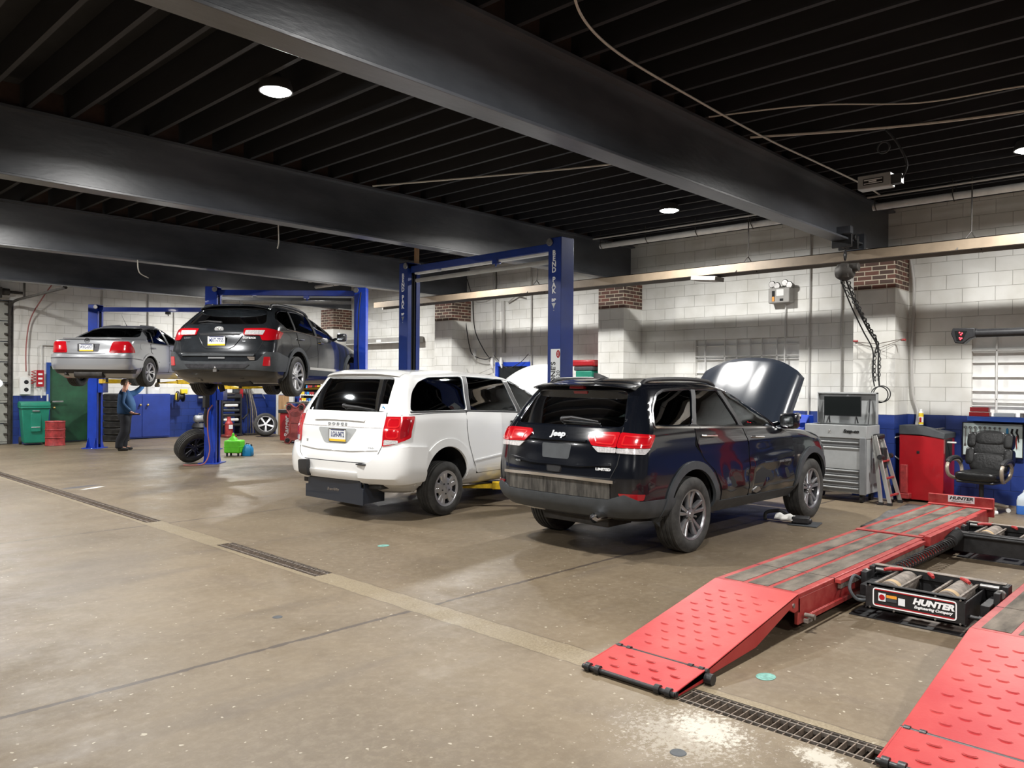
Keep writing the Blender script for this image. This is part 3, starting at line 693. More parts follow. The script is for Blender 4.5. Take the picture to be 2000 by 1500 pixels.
# ---------------------------------------------------------------- runs along the right wall
def tagm(o,label,cat,group=None): return tag(o,label,cat,group)
b=B(); X=11.50; y0,y1=-5.5,15.6
b.box(X,y0,3.495,X+.012,y1,3.635); b.box(X,y0,3.625,X+.26,y1,3.635); 
tr=thing('wall_trough','long beige metal trough hung along the right wall','trough',(0,0,0)); b.out('front_face','beige',tr)
b=B(); b.box(X+.012,y0,3.61,X+.25,y1,3.625); b.box(X+.248,y0,3.47,X+.262,y1,3.635); b.cyl((X+.13,y0,3.55),(X+.13,y1,3.55),.045); b.out('inner_channel','trough_grey',tr)
b=B(); b.box(X-.02,6.4,3.41,X+.28,6.85,3.48,Matrix.Rotation(.1,3,'X')); b.out('sleeve','trough_grey',tr,.006)
b=B()
for y in (2.75,5.9,10.4,14.1): b=B(); b.tube([(X+.13,y,4.46),(X+.13,y,3.85),(X+.12,y,3.74),(X-.01,y+.15,3.49)],.009,6); b.tube([(X+.12,y,3.74),(X+.27,y-.1,3.47)],.008,6); b.out('hanger','track_steel',tr)
SEG=[(-.4,4.05),(4.5,8.95),(9.45,13.75),(14.3,18.6)]
seglab=['beside the grey ceiling box at the right','above the black SUV bay','above the tall lift posts','over the dark wagon bay']
for i,(a,c) in enumerate(SEG):
    r=thing('tube_heater','white tube heater with thin pipe '+seglab[i],'heater',(0,0,0),0,None)
    b=B(); b.cyl((11.78,a,4.27),(11.78,c,4.27),.05,n=16); b.out('heater_tube','pipe_white',r)
    b=B(); b.cyl((11.55,a,4.37),(11.55,c,4.37),.014,n=8); b.out('gas_pipe','pipe_grey',r)
    y=a+.4
    while y<c: b=B(); b.tube([(11.7,y,4.5),(11.70,y,4.27),(11.78,y,4.20),(11.86,y,4.27),(11.86,y,4.5)],.007,6); b.out('heater_hanger','track_steel',r); y+=1.0
# conduits on the wall
def conduit(pts,r,label,mt='pipe_grey',cat='pipe',name='wall_conduit',grp=None): b=B(); b.tube(pts,r); return tagm(b.out(name,mt),label,cat,grp)
conduit([(13.07,5.50,4.5),(13.07,5.52,1.0)],.014,'grey vertical conduit just right of the emergency light')
conduit([(13.07,4.98,3.6),(13.07,4.98,1.25)],.014,'grey vertical conduit beside the pier behind the grey tool chest')
conduit([(13.07,5.93,3.1),(13.07,5.95,1.3)],.014,'white vertical conduit dropping from the emergency light','pipe_white')
conduit(spline([(13.0,3.92,3.75),(13.02,3.86,3.2),(13.06,3.90,2.2),(13.06,3.88,1.6),(13.05,3.80,1.30),(12.85,3.76,1.10)],6),.024,'pale flexible conduit curving down the pier to the red cabinet','pipe_grey')
conduit([(13.05,11.85,4.3),(13.05,11.83,1.9)],.016,'thin grey pipe on the wall left of the tallest lift post')
conduit([(13.05,13.02,4.4),(13.05,13.0,2.3)],.035,'thick grey pipe on the wall above the blue door frame','pipe_grey')
conduit([(13.05,12.72,3.6),(13.05,12.70,2.4)],.040,'second thick grey pipe above the blue door frame, with a bent top','pipe_grey')
conduit([(13.05,12.55,3.55),(12.95,12.2,3.7),(12.95,12.0,3.65)],.018,'short bent pipe above the thick wall pipes','pipe_grey')
for i,(p,l) in enumerate((( [(13.0,14.0,3.9),(12.95,13.9,3.3),(12.95,13.75,2.6),(12.95,13.6,2.35),(12.95,13.2,2.25),(12.95,13.0,2.3)],'black air hose hanging in a loop from the pier'),([(13.0,13.7,3.8),(12.98,13.6,3.0),(12.98,13.3,2.5),(12.98,13.0,2.2)],'thin black cord hanging beside the pier'),([(12.98,12.95,2.35),(12.95,12.5,2.05),(12.95,12.1,2.15),(12.98,11.85,2.35)],'black cord sagging across the wall over the blue door frame'),([(13.0,13.9,4.2),(12.9,13.5,3.7),(12.95,12.9,3.8),(13,12.9,4.3)],'dark cord looping beneath the ceiling near the tall posts'),([(13.0,14.05,2.9),(12.98,13.9,2.1),(12.98,13.6,1.9),(12.98,13.0,2.05)],'grey hose looping low near the pier'))):
    conduit(spline(p,8),.011 if i<2 else .008,l,'cable_black' if i!=4 else 'pipe_grey','cable','hanging_cord')
for y,l in ((13.02,'white fluid nozzle hanging left below the thick pipes'),(12.72,'white fluid nozzle hanging right below the thick pipes'),(13.6,'white hose fitting hanging beside the pier')):
    b=B(); z=2.28 if y<13.5 else 2.5; b.tube([(13.0,y,z),(12.97,y-.02,z-.12),(12.96,y-.06,z-.24)],[.03,.045,.012]); tagm(b.out('hose_nozzle','pipe_white'),l,'nozzle')
# far-bay strip light on the wall
r=thing('wall_strip_light','grey strip light box on the right wall behind the wagon lift','light fixture',(13.0,17.2,2.86)); b=B(); b.box(-.1,-1.6,-.14,.08,1.6,.02); b.out('housing','fixture',r,.01); b=B(); b.box(-.13,-1.55,-.12,-.10,1.55,-.10); b.box(-.12,-.05,-.09,-.1,.15,-.02); b.out('reflector_lip','white_plastic',r)
b=B(); b.box(13.02,14.95,2.12,13.1,15.1,2.3); tagm(b.out('outlet_box','pipe_white',None,.01),'small grey outlet box on the wall right of the farther lettered post','outlet')
# loose ceiling cables
def cable(pts,r,label,mt='cable_white',n=10): b=B(); b.tube(spline(pts,n),r,6); return tagm(b.out('ceiling_cable',mt),label,'cable')
cable([(4.2,3.2,4.47),(4.35,3.55,4.44),(5.2,3.85,4.44),(6.8,3.95,4.44),(8.2,3.93,4.40),(9.5,3.96,4.44),(10.9,3.9,4.42),(11.6,3.9,4.40)],.011,'white cable snaking along the top of the nearest girder')
cable([(7.2,4.1,4.44),(7.6,3.2,4.45),(8.2,2.4,4.44),(8.4,1.6,4.45),(8.7,.5,4.44)],.008,'thin grey cable crossing the dark ceiling at upper right, the upper of two')
cable([(8.1,4.1,4.44),(8.7,3.0,4.44),(9.1,2.0,4.45),(9.3,.6,4.44)],.014,'pale armored cable crossing the dark ceiling at upper right, the lower of two')
cable([(6.6,9.0,4.44),(7.2,7.6,4.43),(7.9,6.0,4.44),(8.3,4.5,4.44)],.012,'pale cable between the joists in the middle bay')
cable([(9.4,4.45,4.1),(10.2,4.55,3.95),(11.0,4.6,3.85)],.008,'thin cable running along the nearest girder beside the lamp','cable_white')
cable([(6.3,11.05,4.4),(6.33,11.05,3.9),(6.28,11.0,3.75)],.010,'white cord dangling from a joist above the wagon lift')
cable([(5.3,13.9,3.75),(5.35,13.95,3.55),(5.6,14.2,3.50)],.010,'white cord dangling above the left post of the wagon lift')
for x,y,l in ((4.9,4.55,'small white junction box on the nearest girder near the bright lamp'),(9.6,4.6,'small white junction box beside the farther lamp')):
    b=B(); b.box(x-.1,y-.09,4.30 if x<6 else 4.2,x+.1,y+.09,4.38 if x<6 else 4.26); b.cyl((x+.02,y,4.25),(x+.02,y,4.77),.01); tagm(b.out('junction_box','fixture',None,.008),l,'box')
r=thing('ceiling_box','small grey metal box hanging on a cord below the dark ceiling at upper right','box',(8.85,3.02,3.90))
b=B(); b.box(-.06,-.17,-.07,.09,.17,.08); b.out('casing','grey_steel_paint',r,.01); b=B(); b.box(-.063,-.10,-.03,-.059,.11,.035); b.out('rating_label','black_letter',r); b=B(); b.box(-.065,-.09,-.02,-.062,.10,-.012); b.box(-.065,-.09,.015,-.062,.10,.025); b.box(-.065,-.03,-.005,-.062,.05,.01); b.out('label_print','white_letter',r)
b=B(); b.box(-.03,-.27,-.05,.05,-.17,.05); b.tube(spline([(0,-.27,0),(.02,-.31,.15),(0,-.22,.38),(0,-.1,.55)],6),.012); b.torus((0,-.08,.36),.06,.01,'x'); b.out('cord','grey_plastic',r)
# emergency light
r=thing('emergency_light','grey emergency light box with round lamp heads on the white wall','emergency light',(13.1,5.98,3.24))
b=B(); b.box(-.2,-.19,-.13,0,.19,.13); b.out('battery_box','fixture',r,.015)
b=B(); b.box(-.205,.07,-.10,-.199,.12,.08); b.out('slot','dark',r); b=B(); b.box(-.208,.075,-.10,-.2,.115,-.02); b.out('indicator_panel','orange',r); b=B(); b.box(-.206,-.09,-.01,-.2,.04,.10); b.out('notice','white_plastic',r)
b=B(); b.box(-.205,-.08,-.10,-.2,-.02,-.06); b.out('nameplate','dark',r)
for y,z,s in ((.14,.20,1),(-.09,.21,1),(.05,.17,.7),(-.17,.17,.7)):
    b=B(); b.lathe([(.001,0),(.05,.0),(.062,.012),(.05,.05),(.02,.07)],c=(-.17,y,z),axis='x',n=20); b.cyl((-.13,y,z-.05),(-.13,y,.12),.008); b.out('lamp_head','steel',r)
def circ(x,z,r,n=22,a0=-30,a1=210): return [(x+r*math.cos(math.radians(a0+(a1-a0)*i/n)),z+r*math.sin(math.radians(a0+(a1-a0)*i/n))) for i in range(n+1)]
def archcut(x,z,r,zb):
    return circ(x,z,r,20,-5,185)+[(x-r*1.0,zb),(x+r*1.0,zb)]
def doors(car,polys,mt,gap='dark',disp=None):
    for P in polys:
        car.both('door_gap',offs(P,.006),'side',gap,.002,.012,.1)
        car.patch('door_panel',rnd(P,.04),'side',mt,.006,.014,.1,sg=1); car.patch('door_panel',rnd(P,.04),'side',mt,.006,.014,.05 if disp else .1,disp=disp)
def interior(car,zf,seats,x0,x1,w,dash,wheel_y=.38,top=None):
    b=B(); b.box(x0,-w,zf-.05,x1,w,zf); b.out('cabin_floor','dark',car.r)
    b=B()
    for x,y,ww in seats: seat(b,x,y,zf,ww)
    b.out('seats','fabric_dark',car.r,.035)
    b=B(); b.box(dash-.25,-w*.93,zf+.30,dash+.2,w*.93,zf+.52); b.torus((dash-.38,wheel_y,zf+.55),.18,.014,'x'); b.cyl((dash-.38,wheel_y,zf+.55),(dash-.1,wheel_y,zf+.4),.03); b.out('dashboard','grey_plastic',car.r,.03)
# ================= black SUV
Z=Shape
JEEP=Z([(.37,-.84,3.55,.84,.35,.5),(.45,-1.0,3.75,.93,.33,.6),(.60,-1.06,3.82,.965,.3,.7),(.80,-1.06,3.82,.965,.28,.7),(1.0,-1.03,3.74,.96,.28,.8),
 (1.12,-1.01,3.3,.95,.28,.8),(1.20,-.97,2.35,.94,.28,.6),(1.27,-.93,2.2,.92,.28,.5),(1.45,-.82,1.85,.83,.25,.5),(1.62,-.70,1.45,.74,.25,.5),(1.70,-.63,1.15,.67,.25,.5),(1.745,-.5,.9,.52,.3,.5),(1.765,-.25,.5,.25,.25,.3)],bend=lambda x,z:.03*max(0,(z-1.2)/.5)*((x-.4)/1.3)**2)
def build_suv():
    t=thing('suv','black SUV with raised hood, dented front door and chrome rear bumper strip','car',(7.02,5.09,0))
    c=Car(JEEP,t); P=c.patch; bp='black_paint'
    q=[(-.62,1.305),(-.52,1.45),(-.36,1.585),(-.2,1.63),(.31,1.648),(.04,1.292)]; rd=[(.40,1.645),(.86,1.635),(1.0,1.252),(.12,1.288)]; fd=[(.96,1.63),(1.22,1.612),(1.62,1.45),(1.90,1.215),(1.09,1.245)]
    rw=[(-.58,1.63),(.58,1.63),(.70,1.285),(-.70,1.285)]; ws=[(-.60,1.62),(.60,1.62),(.76,1.25),(-.76,1.25)]
    bay=[(2.42,-.70),(3.45,-.62),(3.45,.62),(2.42,.70)]
    c.body(bp,[(rnd(q,.04),'side'),(rnd(rd,.03),'side'),(rnd(fd,.03),'side'),(rnd(rw,.06),'rear'),(ws,'front'),(archcut(0,.40,.455,.2),'side'),(archcut(2.915,.40,.455,.2),'side'),(bay,'top')])
    c.both('side_window',offs(q,.01),'side','tint',-.012,.004,.08); c.both('side_window',offs(rd,.01),'side','tint',-.012,.004,.08); c.both('side_window',offs(fd,.01),'side','tint_green',-.012,.004,.08)
    P('rear_window',offs(rw,.015),'rear','tint',-.010,.005,.08); P('windshield',ws,'front','tint_green',-.01,.004,.1)
    # dark B and C pillar covers, chrome surround
    c.both('pillar_trim',[(.315,1.648),(.395,1.645),(.115,1.288),(.045,1.292)],'side','black_plastic',.003,.012,.08)
    c.both('pillar_trim',[(.865,1.635),(.955,1.63),(1.085,1.245),(1.005,1.252)],'side','black_plastic',.003,.012,.08)
    loop=[(-.64,1.285),(-.54,1.46),(-.38,1.60),(-.2,1.648),(.31,1.668),(.86,1.655),(1.24,1.632),(1.66,1.465),(1.97,1.195),(1.09,1.228)]
    c.both('chrome_window_trim',ring(rnd(loop,.05),.009,-.009),'side','chrome',.008,.016,.025)
    doors(c,[[(.06,1.27),(1.04,1.235),(1.15,1.02),(1.16,.45),(.58,.45),(.55,.62),(.42,.80),(.22,.92),(.07,1.08)],[(1.06,1.235),(1.95,1.195),(2.27,1.10),(2.33,.90),(2.30,.7),(2.42,.45),(1.18,.45),(1.17,1.02)]],bp,
        disp=lambda u,v: .022*math.exp(-((v-.80-.05*(u-1.2))/.06)**2)*math.exp(-((u-1.75)/.75)**4)+.014*math.exp(-((v-1.08)/.05)**2)-.035*math.exp(-((u-1.45-.25*(v-.7))/.12)**2-((v-.62)/.14)**2)+.02*math.exp(-((u-1.28)/.05)**2-((v-.66)/.12)**2)+.006*math.sin(14*u+9*v)*math.exp(-((v-.62)/.2)**2))
    P('scrape',rnd([(1.27,.50),(1.40,.55),(1.47,.50),(1.38,.47)],.02),'side','steel',.014,.02,.03)
    for u,v in ((.31,1.175),(1.37,1.12)):
        for sg in (-1,1):
            y=c.S.side(u,v); b=B(); b.tube([(u-.13,sg*(y-.0),v),(u-.11,sg*(y+.035),v),(u+.11,sg*(y+.035),v-.012),(u+.13,sg*(y),v-.014)],[.012,.014,.014,.012]); b.out('door_handle','chrome',t)
    # arch mouldings, sill, bumpers
    for x in (0,2.915):
        c.both('arch_molding',ring(circ(x,.40,.49,22,-8,188)+[(x-.49,.33),(x+.49,.33)],.035,-.045)[:-3],'side','grey_plastic',.022,.035,.07)
    c.both('sill_cladding',[(.47,.47),(2.42,.45),(2.42,.33),(.47,.34)],'side','grey_plastic',.015,.03,.15)
    P('bumper_cover',[(-1.50,.585),(-.95,.60),(-.80,.66),(-.64,.605),(.64,.605),(.80,.66),(.95,.60),(1.50,.585),(1.42,.40),(1.0,.42),(-1.0,.42),(-1.42,.40)],'wrap','grey_plastic',.022,.04,.06)
    P('bumper_upper',[(-.66,.76),(.66,.76),(.66,.61),(-.66,.61)],'wrap','dirty_bumper',.012,.02,.06)
    P('chrome_bumper_strip',band([(-.70,.775),(-.3,.785),(.3,.785),(.70,.775)],.03),'wrap','chrome',.035,.05,.05)
    for s in(-1,1): P('bumper_reflector',rnd([(s*.74,.67),(s*1.0,.665),(s*.98,.61),(s*.78,.605)],.012),'wrap','red_lens_dark',.012,.02,.05)
    # liftgate seam lines and lower ledge
    P('liftgate_gap',band([(.70,1.285),(.735,1.05),(.72,.93),(.66,.80),(-.66,.80),(-.72,.93),(-.735,1.05),(-.70,1.285)],.009),'wrap','dark',.003,.01,.06)
    P('liftgate_ledge',band([(-.66,.935),(-.3,.905),(.3,.905),(.66,.935)],.022),'wrap',bp,.02,.03,.06)
    P('liftgate_crease',band([(-.36,1.145),(.36,1.145)],.02),'wrap',bp,.022,.03,.06)
    P('plate_recess',rnd([(-.19,1.10),(.19,1.10),(.17,.955),(-.17,.955)],.02),'wrap','grey_plastic',.003,.01,.1)
    P('latch',rnd([(-.10,.885),(.10,.885),(.085,.82),(-.085,.82)],.02),'wrap','chrome',.006,.01,.1)
    P('latch_recess',rnd([(-.09,.878),(.09,.878),(.075,.827),(-.075,.827)],.02),'wrap','dark',.008,.01,.1)
    # lamps: inner red on gate, outer red on body, clear lower strip
    for s in (1,-1):
        P('tail_light',[rnd([(s*.36,1.19),(s*.40,1.235),(s*.695,1.24),(s*.695,1.095),(s*.44,1.105)],.02)],'wrap','red_lens',.018,.03,.05)
        P('tail_light',[rnd([(s*.70,1.24),(s*1.06,1.215),(s*1.055,1.15),(s*1.03,1.095),(s*.70,1.095)],.02)],'wrap','red_lens',.018,.03,.05)
        P('lamp_ring',ring(rnd([(s*.74,1.215),(s*1.03,1.20),(s*1.01,1.12),(s*.74,1.12)],.02),.0,-.012),'wrap','red_lens_bright',.021,.03,.05)  # inner outline of the lens in a brighter red, not lit
        P('lamp_ring',ring(rnd([(s*.43,1.215),(s*.665,1.215),(s*.665,1.12),(s*.48,1.125)],.02),.0,-.012),'wrap','red_lens_bright',.021,.03,.05)
        P('reverse_light',[rnd([(s*.44,1.10),(s*.695,1.09),(s*.695,1.045),(s*.51,1.045)],.012)],'wrap','clear_lens',.014,.03,.05)
        P('reverse_light',[rnd([(s*.70,1.09),(s*1.03,1.09),(s*.97,1.035),(s*.70,1.045)],.012)],'wrap','clear_lens',.014,.03,.05)
    c.text('Jeep',.085,'grey_letter','rear',.0,1.195,'badge',off=.012,sx=1.25,bold=.004,ext=.004)
    c.text('LIMITED',.034,'white_letter','rear',-.585,.885,'badge',off=.008,sx=1.3,bold=.001)
    c.text('4x4',.036,'grey_letter','rear',.51,.90,'badge',off=.008,sx=1.4,bold=.001)
    c.text('GRAND CHEROKEE',.036,'grey_letter','side',2.03,.80,'badge',off=.034,sx=1.0)
    # spoiler, brake lamp, wiper, fin, rails
    b=B(); rows=[]
    for y in [(-.64+1.28*i/12) for i in range(13)]:
        x=c.S.rear(y,1.64); rows.append([(x+.12,y,1.715-.03*(y/.64)**4),(x-.02,y,1.708-.03*(y/.64)**4),(x-.10,y,1.69-.03*(y/.64)**4),(x-.10,y,1.678-.03*(y/.64)**4),(x+.02,y,1.655-.03*(y/.64)**4)])
    b.grid(rows,True,True,True); b.out('roof_spoiler',bp,t,.004)
    b=B(); b.box(c.S.rear(0,1.64)-.04,-.09,1.648,c.S.rear(0,1.64)+.02,.09,1.668); b.out('brake_light','red_lens_dark',t,.004)
    b=B(); xs=lambda y,z:c.S.rear(y,z)-.02
    b.tube([(xs(.02,1.345),.02,1.345),(xs(-.1,1.35),-.1,1.36),(xs(-.42,1.335),-.42,1.33)],[.022,.016,.008]); b.tube([(xs(.0,1.33),.0,1.325),(xs(-.44,1.315),-.44,1.31)],.008,6); b.ball((xs(.02,1.34)+.005,.02,1.34),.03); b.out('wiper','black_plastic',t)
    b=B(); rows=[]
    for x,w,h in ((-.42,.004,.06),(-.36,.02,.055),(-.25,.03,.03),(-.15,.02,.004)): rows.append([(x,-w,1.755),(x,-w*.3,1.755+h),(x,w*.3,1.755+h),(x,w,1.755)])
    b.grid(rows,True,True,True); b.out('antenna_fin','black_plastic',t)
    for sg in(-1,1):
        b=B(); b.tube(spline([(-.42,sg*.60,1.685),(-.3,sg*.60,1.74),(.3,sg*.61,1.757),(.85,sg*.60,1.735),(1.05,sg*.58,1.68)],5),[.022]*21); b.out('roof_rail','black_plastic',t)
    mirror(c,2.06,1.27,.24,bp,h=.19)
    for x in(0,2.915):
        for sg in(-1,1): wheel(t,x,sg*.835,.382,.245,.252,'double5',sg,mtr='alloy_mid')
    well(c,0,.40,.47,.90,.52); well(c,2.915,.40,.47,.90,.52)
    interior(c,.60,[(1.35,.38,.52),(1.35,-.38,.52),(.42,.0,1.3)],-.9,2.3,.80,2.0)
    b=B(); b.tube([(-.9,-.52,.43),(-1.02,-.55,.435),(-1.12,-.555,.43)],.048,16,False); b.tube([(-.4,-.5,.40),(-.98,-.54,.425)],.036,12); b.out('exhaust_pipe','chrome',t)
    b=B(); b.box(-.75,-.45,.28,-.35,.40,.42); b.cyl((0,-.7,.37),(0,.7,.37),.05); b.box(.5,-.3,.27,2.4,.3,.33); b.box(-.7,-.7,.38,3.4,.7,.42); b.tube([(-.2,.5,.35),(.5,.45,.3),(2.2,.3,.3)],.03); b.out('underbody','under',t,.01)
    b=B(); b.box(2.5,-.55,.55,3.35,.55,.95); b.box(2.6,-.3,.9,3.2,.3,1.02); b.out('engine','under',t,.03)
    # raised hood: pivots at the cowl
    b=B(); rows=[]; n=14
    for i in range(n+1):
        s=i/n; rows.append([]); L=1.22*s
        for k in range(-10,11):
            y=k/10*(.80-.06*s-.0*s); e=abs(k/10)
            bow=.085*(1-e**2.2)+.05*math.sin(s*PI)*(1-e*e) ; lx=L*(1-.20*e**2.4*s)
            rib=.022 if .38<e<.62 else 0
            drop=-.06*max(0,e-.93)/.07
            rows[-1].append((lx,y,bow+rib*min(1,s*4)*min(1,(1.02-s)*8)+drop))
    a=math.radians(45); R=Matrix.Translation((2.38,0,1.13))@Matrix.Rotation(-a,4,'Y')
    b.X=R; b.grid(rows); o=b.out('hood','hood_paint',t,fix=True); sm=o.modifiers.new('s','SOLIDIFY'); sm.thickness=.03; sm.offset=-1
    b=B(); b.cyl((3.4,-.55,1.0),(2.95,-.60,1.55),.012); b.out('hood_strut','black_plastic',t)
    return t
VAN=Z([(.22,-.75,3.6,.80,.35,.6),(.35,-1.0,3.85,.93,.35,.8),(.45,-1.08,3.95,.975,.33,.9),(.62,-1.09,3.98,.985,.33,1.),(.85,-1.04,3.93,.985,.33,1.),(1.0,-1.02,3.7,.98,.3,.9),
 (1.1,-.99,3.25,.975,.3,.8),(1.2,-.96,2.95,.955,.28,.6),(1.4,-.86,2.55,.87,.27,.5),(1.6,-.73,2.1,.79,.25,.5),(1.68,-.68,1.85,.74,.25,.5),(1.73,-.58,1.5,.62,.3,.5),(1.755,-.3,1.0,.3,.3,.4)],bend=lambda x,z:.04*max(0,(z-1.1)/.6)*((x-.35)/1.4)**2,dz=.11)
def build_van():
    t=thing('minivan','white minivan with dark rear windows and raised hood, standing between two blue lift posts','car',(6.60,8.47,0),math.radians(8))
    c=Car(VAN,t); P=c.patch; wp='white_paint'
    q=[(-.68,1.345),(-.55,1.58),(-.40,1.70),(-.18,1.765),(.50,1.785),(.38,1.34)]; m_=[(.60,1.785),(1.42,1.75),(1.52,1.295),(.46,1.335)]; f_=[(1.52,1.745),(1.80,1.73),(2.15,1.62),(2.50,1.42),(2.62,1.29),(1.62,1.285)]
    rw=[(-.61,1.765),(.61,1.765),(.715,1.335),(-.715,1.335)]; ws=[(-.64,1.74),(.64,1.74),(.80,1.33),(-.80,1.33)]
    bay=[(3.02,-.66),(3.70,-.5),(3.70,.5),(3.02,.66)]
    c.body(wp,[(rnd(q,.06),'side'),(m_,'side'),(rnd(f_,.04),'side'),(rnd(rw,.06),'rear'),(ws,'front'),(archcut(-.03,.46,.42,.2),'side'),(archcut(3.05,.46,.42,.2),'side'),(bay,'top')])
    c.both('side_window',offs(q,.012),'side','tint',-.006,.004,.08); c.both('side_window',offs(m_,.012),'side','tint_mid',-.006,.004,.08); c.both('side_window',offs(f_,.012),'side','tint_green',-.006,.004,.08)
    P('rear_window',offs(rw,.015),'rear','tint',-.006,.005,.08); P('windshield',ws,'front','tint_green',-.006,.004,.1)
    c.both('pillar_trim',[(.51,1.785),(.59,1.785),(.455,1.335),(.39,1.34)],'side','black_plastic',.002,.012,.08)
    c.both('pillar_trim',[(1.42,1.75),(1.51,1.74),(1.615,1.285),(1.525,1.295)],'side','black_plastic',.002,.012,.08)
    c.both('window_seal',band([(-.68,1.335),(.4,1.328),(1.5,1.285),(2.3,1.262)],.018),'side','black_plastic',.004,.012,.1)
    doors(c,[[(.36,1.315),(1.52,1.272),(1.60,.9),(1.60,.50),(.60,.49),(.50,.66),(.40,.90),(.36,1.10)],[(1.55,1.27),(2.34,1.25),(2.52,1.15),(2.50,.50),(1.63,.50),(1.63,.9)]],wp)
    c.both('door_crease',band([(.52,.665),(1.1,.71),(1.6,.725),(2.5,.73)],.02),'side',wp,.016,.02,.1)
    c.both('slide_rail_seam',band([(-.80,1.30),(-.2,1.315),(.35,1.31)],.007),'side','dark',.002,.01,.1)
    for u,v in ((1.44,1.155),(1.80,1.15)):
        for sg in (-1,1):
            y=c.S.side(u,v); b=B(); b.tube([(u-.11,sg*(y-.0),v),(u-.09,sg*(y+.04),v),(u+.09,sg*(y+.04),v),(u+.11,sg*y,v)],.014); b.out('door_handle','black_plastic',t)
    c.both('arch_flare',ring(circ(-.03,.46,.475,22,-5,185)+[(-.505,.40),(.445,.40)],.05,-.05)[:-3],'side',wp,.014,.03,.07)
    c.both('arch_flare',ring(circ(3.05,.46,.475,22,-5,185)+[(2.575,.40),(3.525,.40)],.05,-.05)[:-3],'side',wp,.014,.03,.07)
    c.both('sill_cladding',[(.45,.50),(2.6,.49),(2.6,.36),(.45,.37)],'side','dark',-.01,.03,.15)
    # rear bumper in three pieces: corners, missing strip on the left
    for s in (1,-1):
        P('bumper_cover',rnd([(s*.46,.70),(s*.62,.735),(s*.70,.80),(s*.80,.90),(s*1.05,.925),(s*1.42,.90),(s*1.40,.55),(s*1.30,.475),(s*.9,.46),(s*.46,.475)],.03),'wrap',wp,.05,.07,.06)
    P('bumper_step',[(-.45,.60),(.44,.60),(.44,.50),(-.45,.50)],'wrap',wp,.03,.05,.08)
    P('bumper_beam',[(-.45,.715),(.44,.715),(.44,.60),(-.45,.60)],'wrap','white_paint',.012,.02,.08)
    P('bumper_pad',rnd([(-.40,.72),(-.60,.70),(-.60,.52),(-.42,.50)],.03),'wrap','black_plastic',.075,.05,.05)
    b=B(); x=c.S.rear(-.3,.7); b.prism([(x-.05,-.46),(x-.05,-.58),(x+.02,-.62),(x+.02,-.46)],'z',.70,.715); b.out('bumper_clip','black_plastic',t)
    # lowered wheelchair ramp guard / skid plate
    b=B(); x=-1.03
    b.grid([[(x-.015,y,z) for y,z in ((.50,.49),(.50,.40),(.55,.39),(.55,.23),(-.50,.20),(-.50,.40),(-.46,.41),(-.46,.49))],[(x+.01,y,z) for y,z in ((.50,.49),(.50,.40),(.55,.39),(.55,.23),(-.50,.20),(-.50,.40),(-.46,.41),(-.46,.49))]],True,True,True)
    b.box(x,-.50,.22,x+.35,-.49,.47); o=b.out('hitch_panel','hood_paint',t,.004)
    text('BraunAbility',.05,'dusty_steel',o,(x-.018,.03,.36),sx=.85,shear=.3,name='faded_lettering')
    P('liftgate_gap',band([(.735,1.33),(.76,1.1),(.74,.92),(.70,.80),(.60,.72),(-.60,.72),(-.70,.80),(-.74,.92),(-.76,1.1),(-.735,1.33)],.008),'wrap','dark',.003,.01,.06)
    P('liftgate_fold',band([(-.72,1.145),(.72,1.145)],.008),'wrap','clear_lens',.003,.01,.06)
    P('liftgate_brow',band([(-.45,1.225),(-.2,1.235),(.2,1.235),(.45,1.225)],.02),'wrap',wp,.02,.03,.06)
    P('plate_recess',rnd([(-.36,1.125),(.36,1.125),(.20,.93),(-.20,.93)],.05),'wrap','grey_steel_paint',.001,.01,.1)
    P('liftgate_lower_fold',band([(-.70,.885),(-.3,.86),(.3,.86),(.70,.885)],.012),'wrap',wp,.016,.02,.06)
    plate(c,-.045,1.035,'LGH-0472')
    for s in (1,-1):
        P('tail_light',rnd([(s*.745,1.285),(s*1.12,1.285),(s*1.10,1.03),(s*.86,.945),(s*.745,.925)],.02),'wrap','red_lens',.018,.03,.05)
        P('lamp_ring',ring(rnd([(s*.78,1.265),(s*.93,1.265),(s*.93,1.15),(s*.78,1.15)],.04),0,-.014),'wrap','red_lens_bright',.021,.03,.05); P('lamp_ring',ring(rnd([(s*.78,1.135),(s*.93,1.135),(s*.93,1.02),(s*.78,1.02)],.04),0,-.014),'wrap','red_lens_bright',.021,.03,.05)  # lens outlines in a brighter red, no emission
        P('tail_light_core',rnd([(s*.95,1.25),(s*1.07,1.25),(s*1.05,1.06),(s*.95,1.02)],.02),'wrap','red_lens_dark',.020,.03,.05)
        P('reverse_light',rnd([(s*.765,1.005),(s*.93,1.00),(s*.93,.965),(s*.86,.955),(s*.765,.94)],.012),'wrap','clear_lens',.022,.03,.05)
    c.text('DODGE',.042,'grey_letter','rear',0,1.175,'badge',off=.010,sx=1.6,bold=.0015,space=1.75,ext=.004)
    c.text('SE',.04,'grey_letter','rear',.56,.95,'badge',off=.006,sx=1.2); c.text('FWD',.03,'grey_letter','rear',-.60,.90,'badge',off=.006,sx=1.3)
    P('window_sticker',[(-.60,1.43),(-.69,1.43),(-.71,1.345),(-.615,1.345)],'rear','white_plastic',-.0,.006,.1)
    b=B(); xx=c.S.rear(-.65,1.39)-.003; b.torus((xx,-.655,1.38),.018,.004,'x',14,5); b.tube([(xx,-.65,1.415),(xx,-.65,1.392),(xx,-.666,1.39),(xx,-.672,1.37)],.004,5); b.out('wheelchair_symbol','can_blue',t)
    P('brake_light',[(-.10,1.835),(.10,1.835),(.095,1.812),(-.095,1.812)],'rear','red_lens_dark',.02,.03,.05)
    b=B(); rows=[]
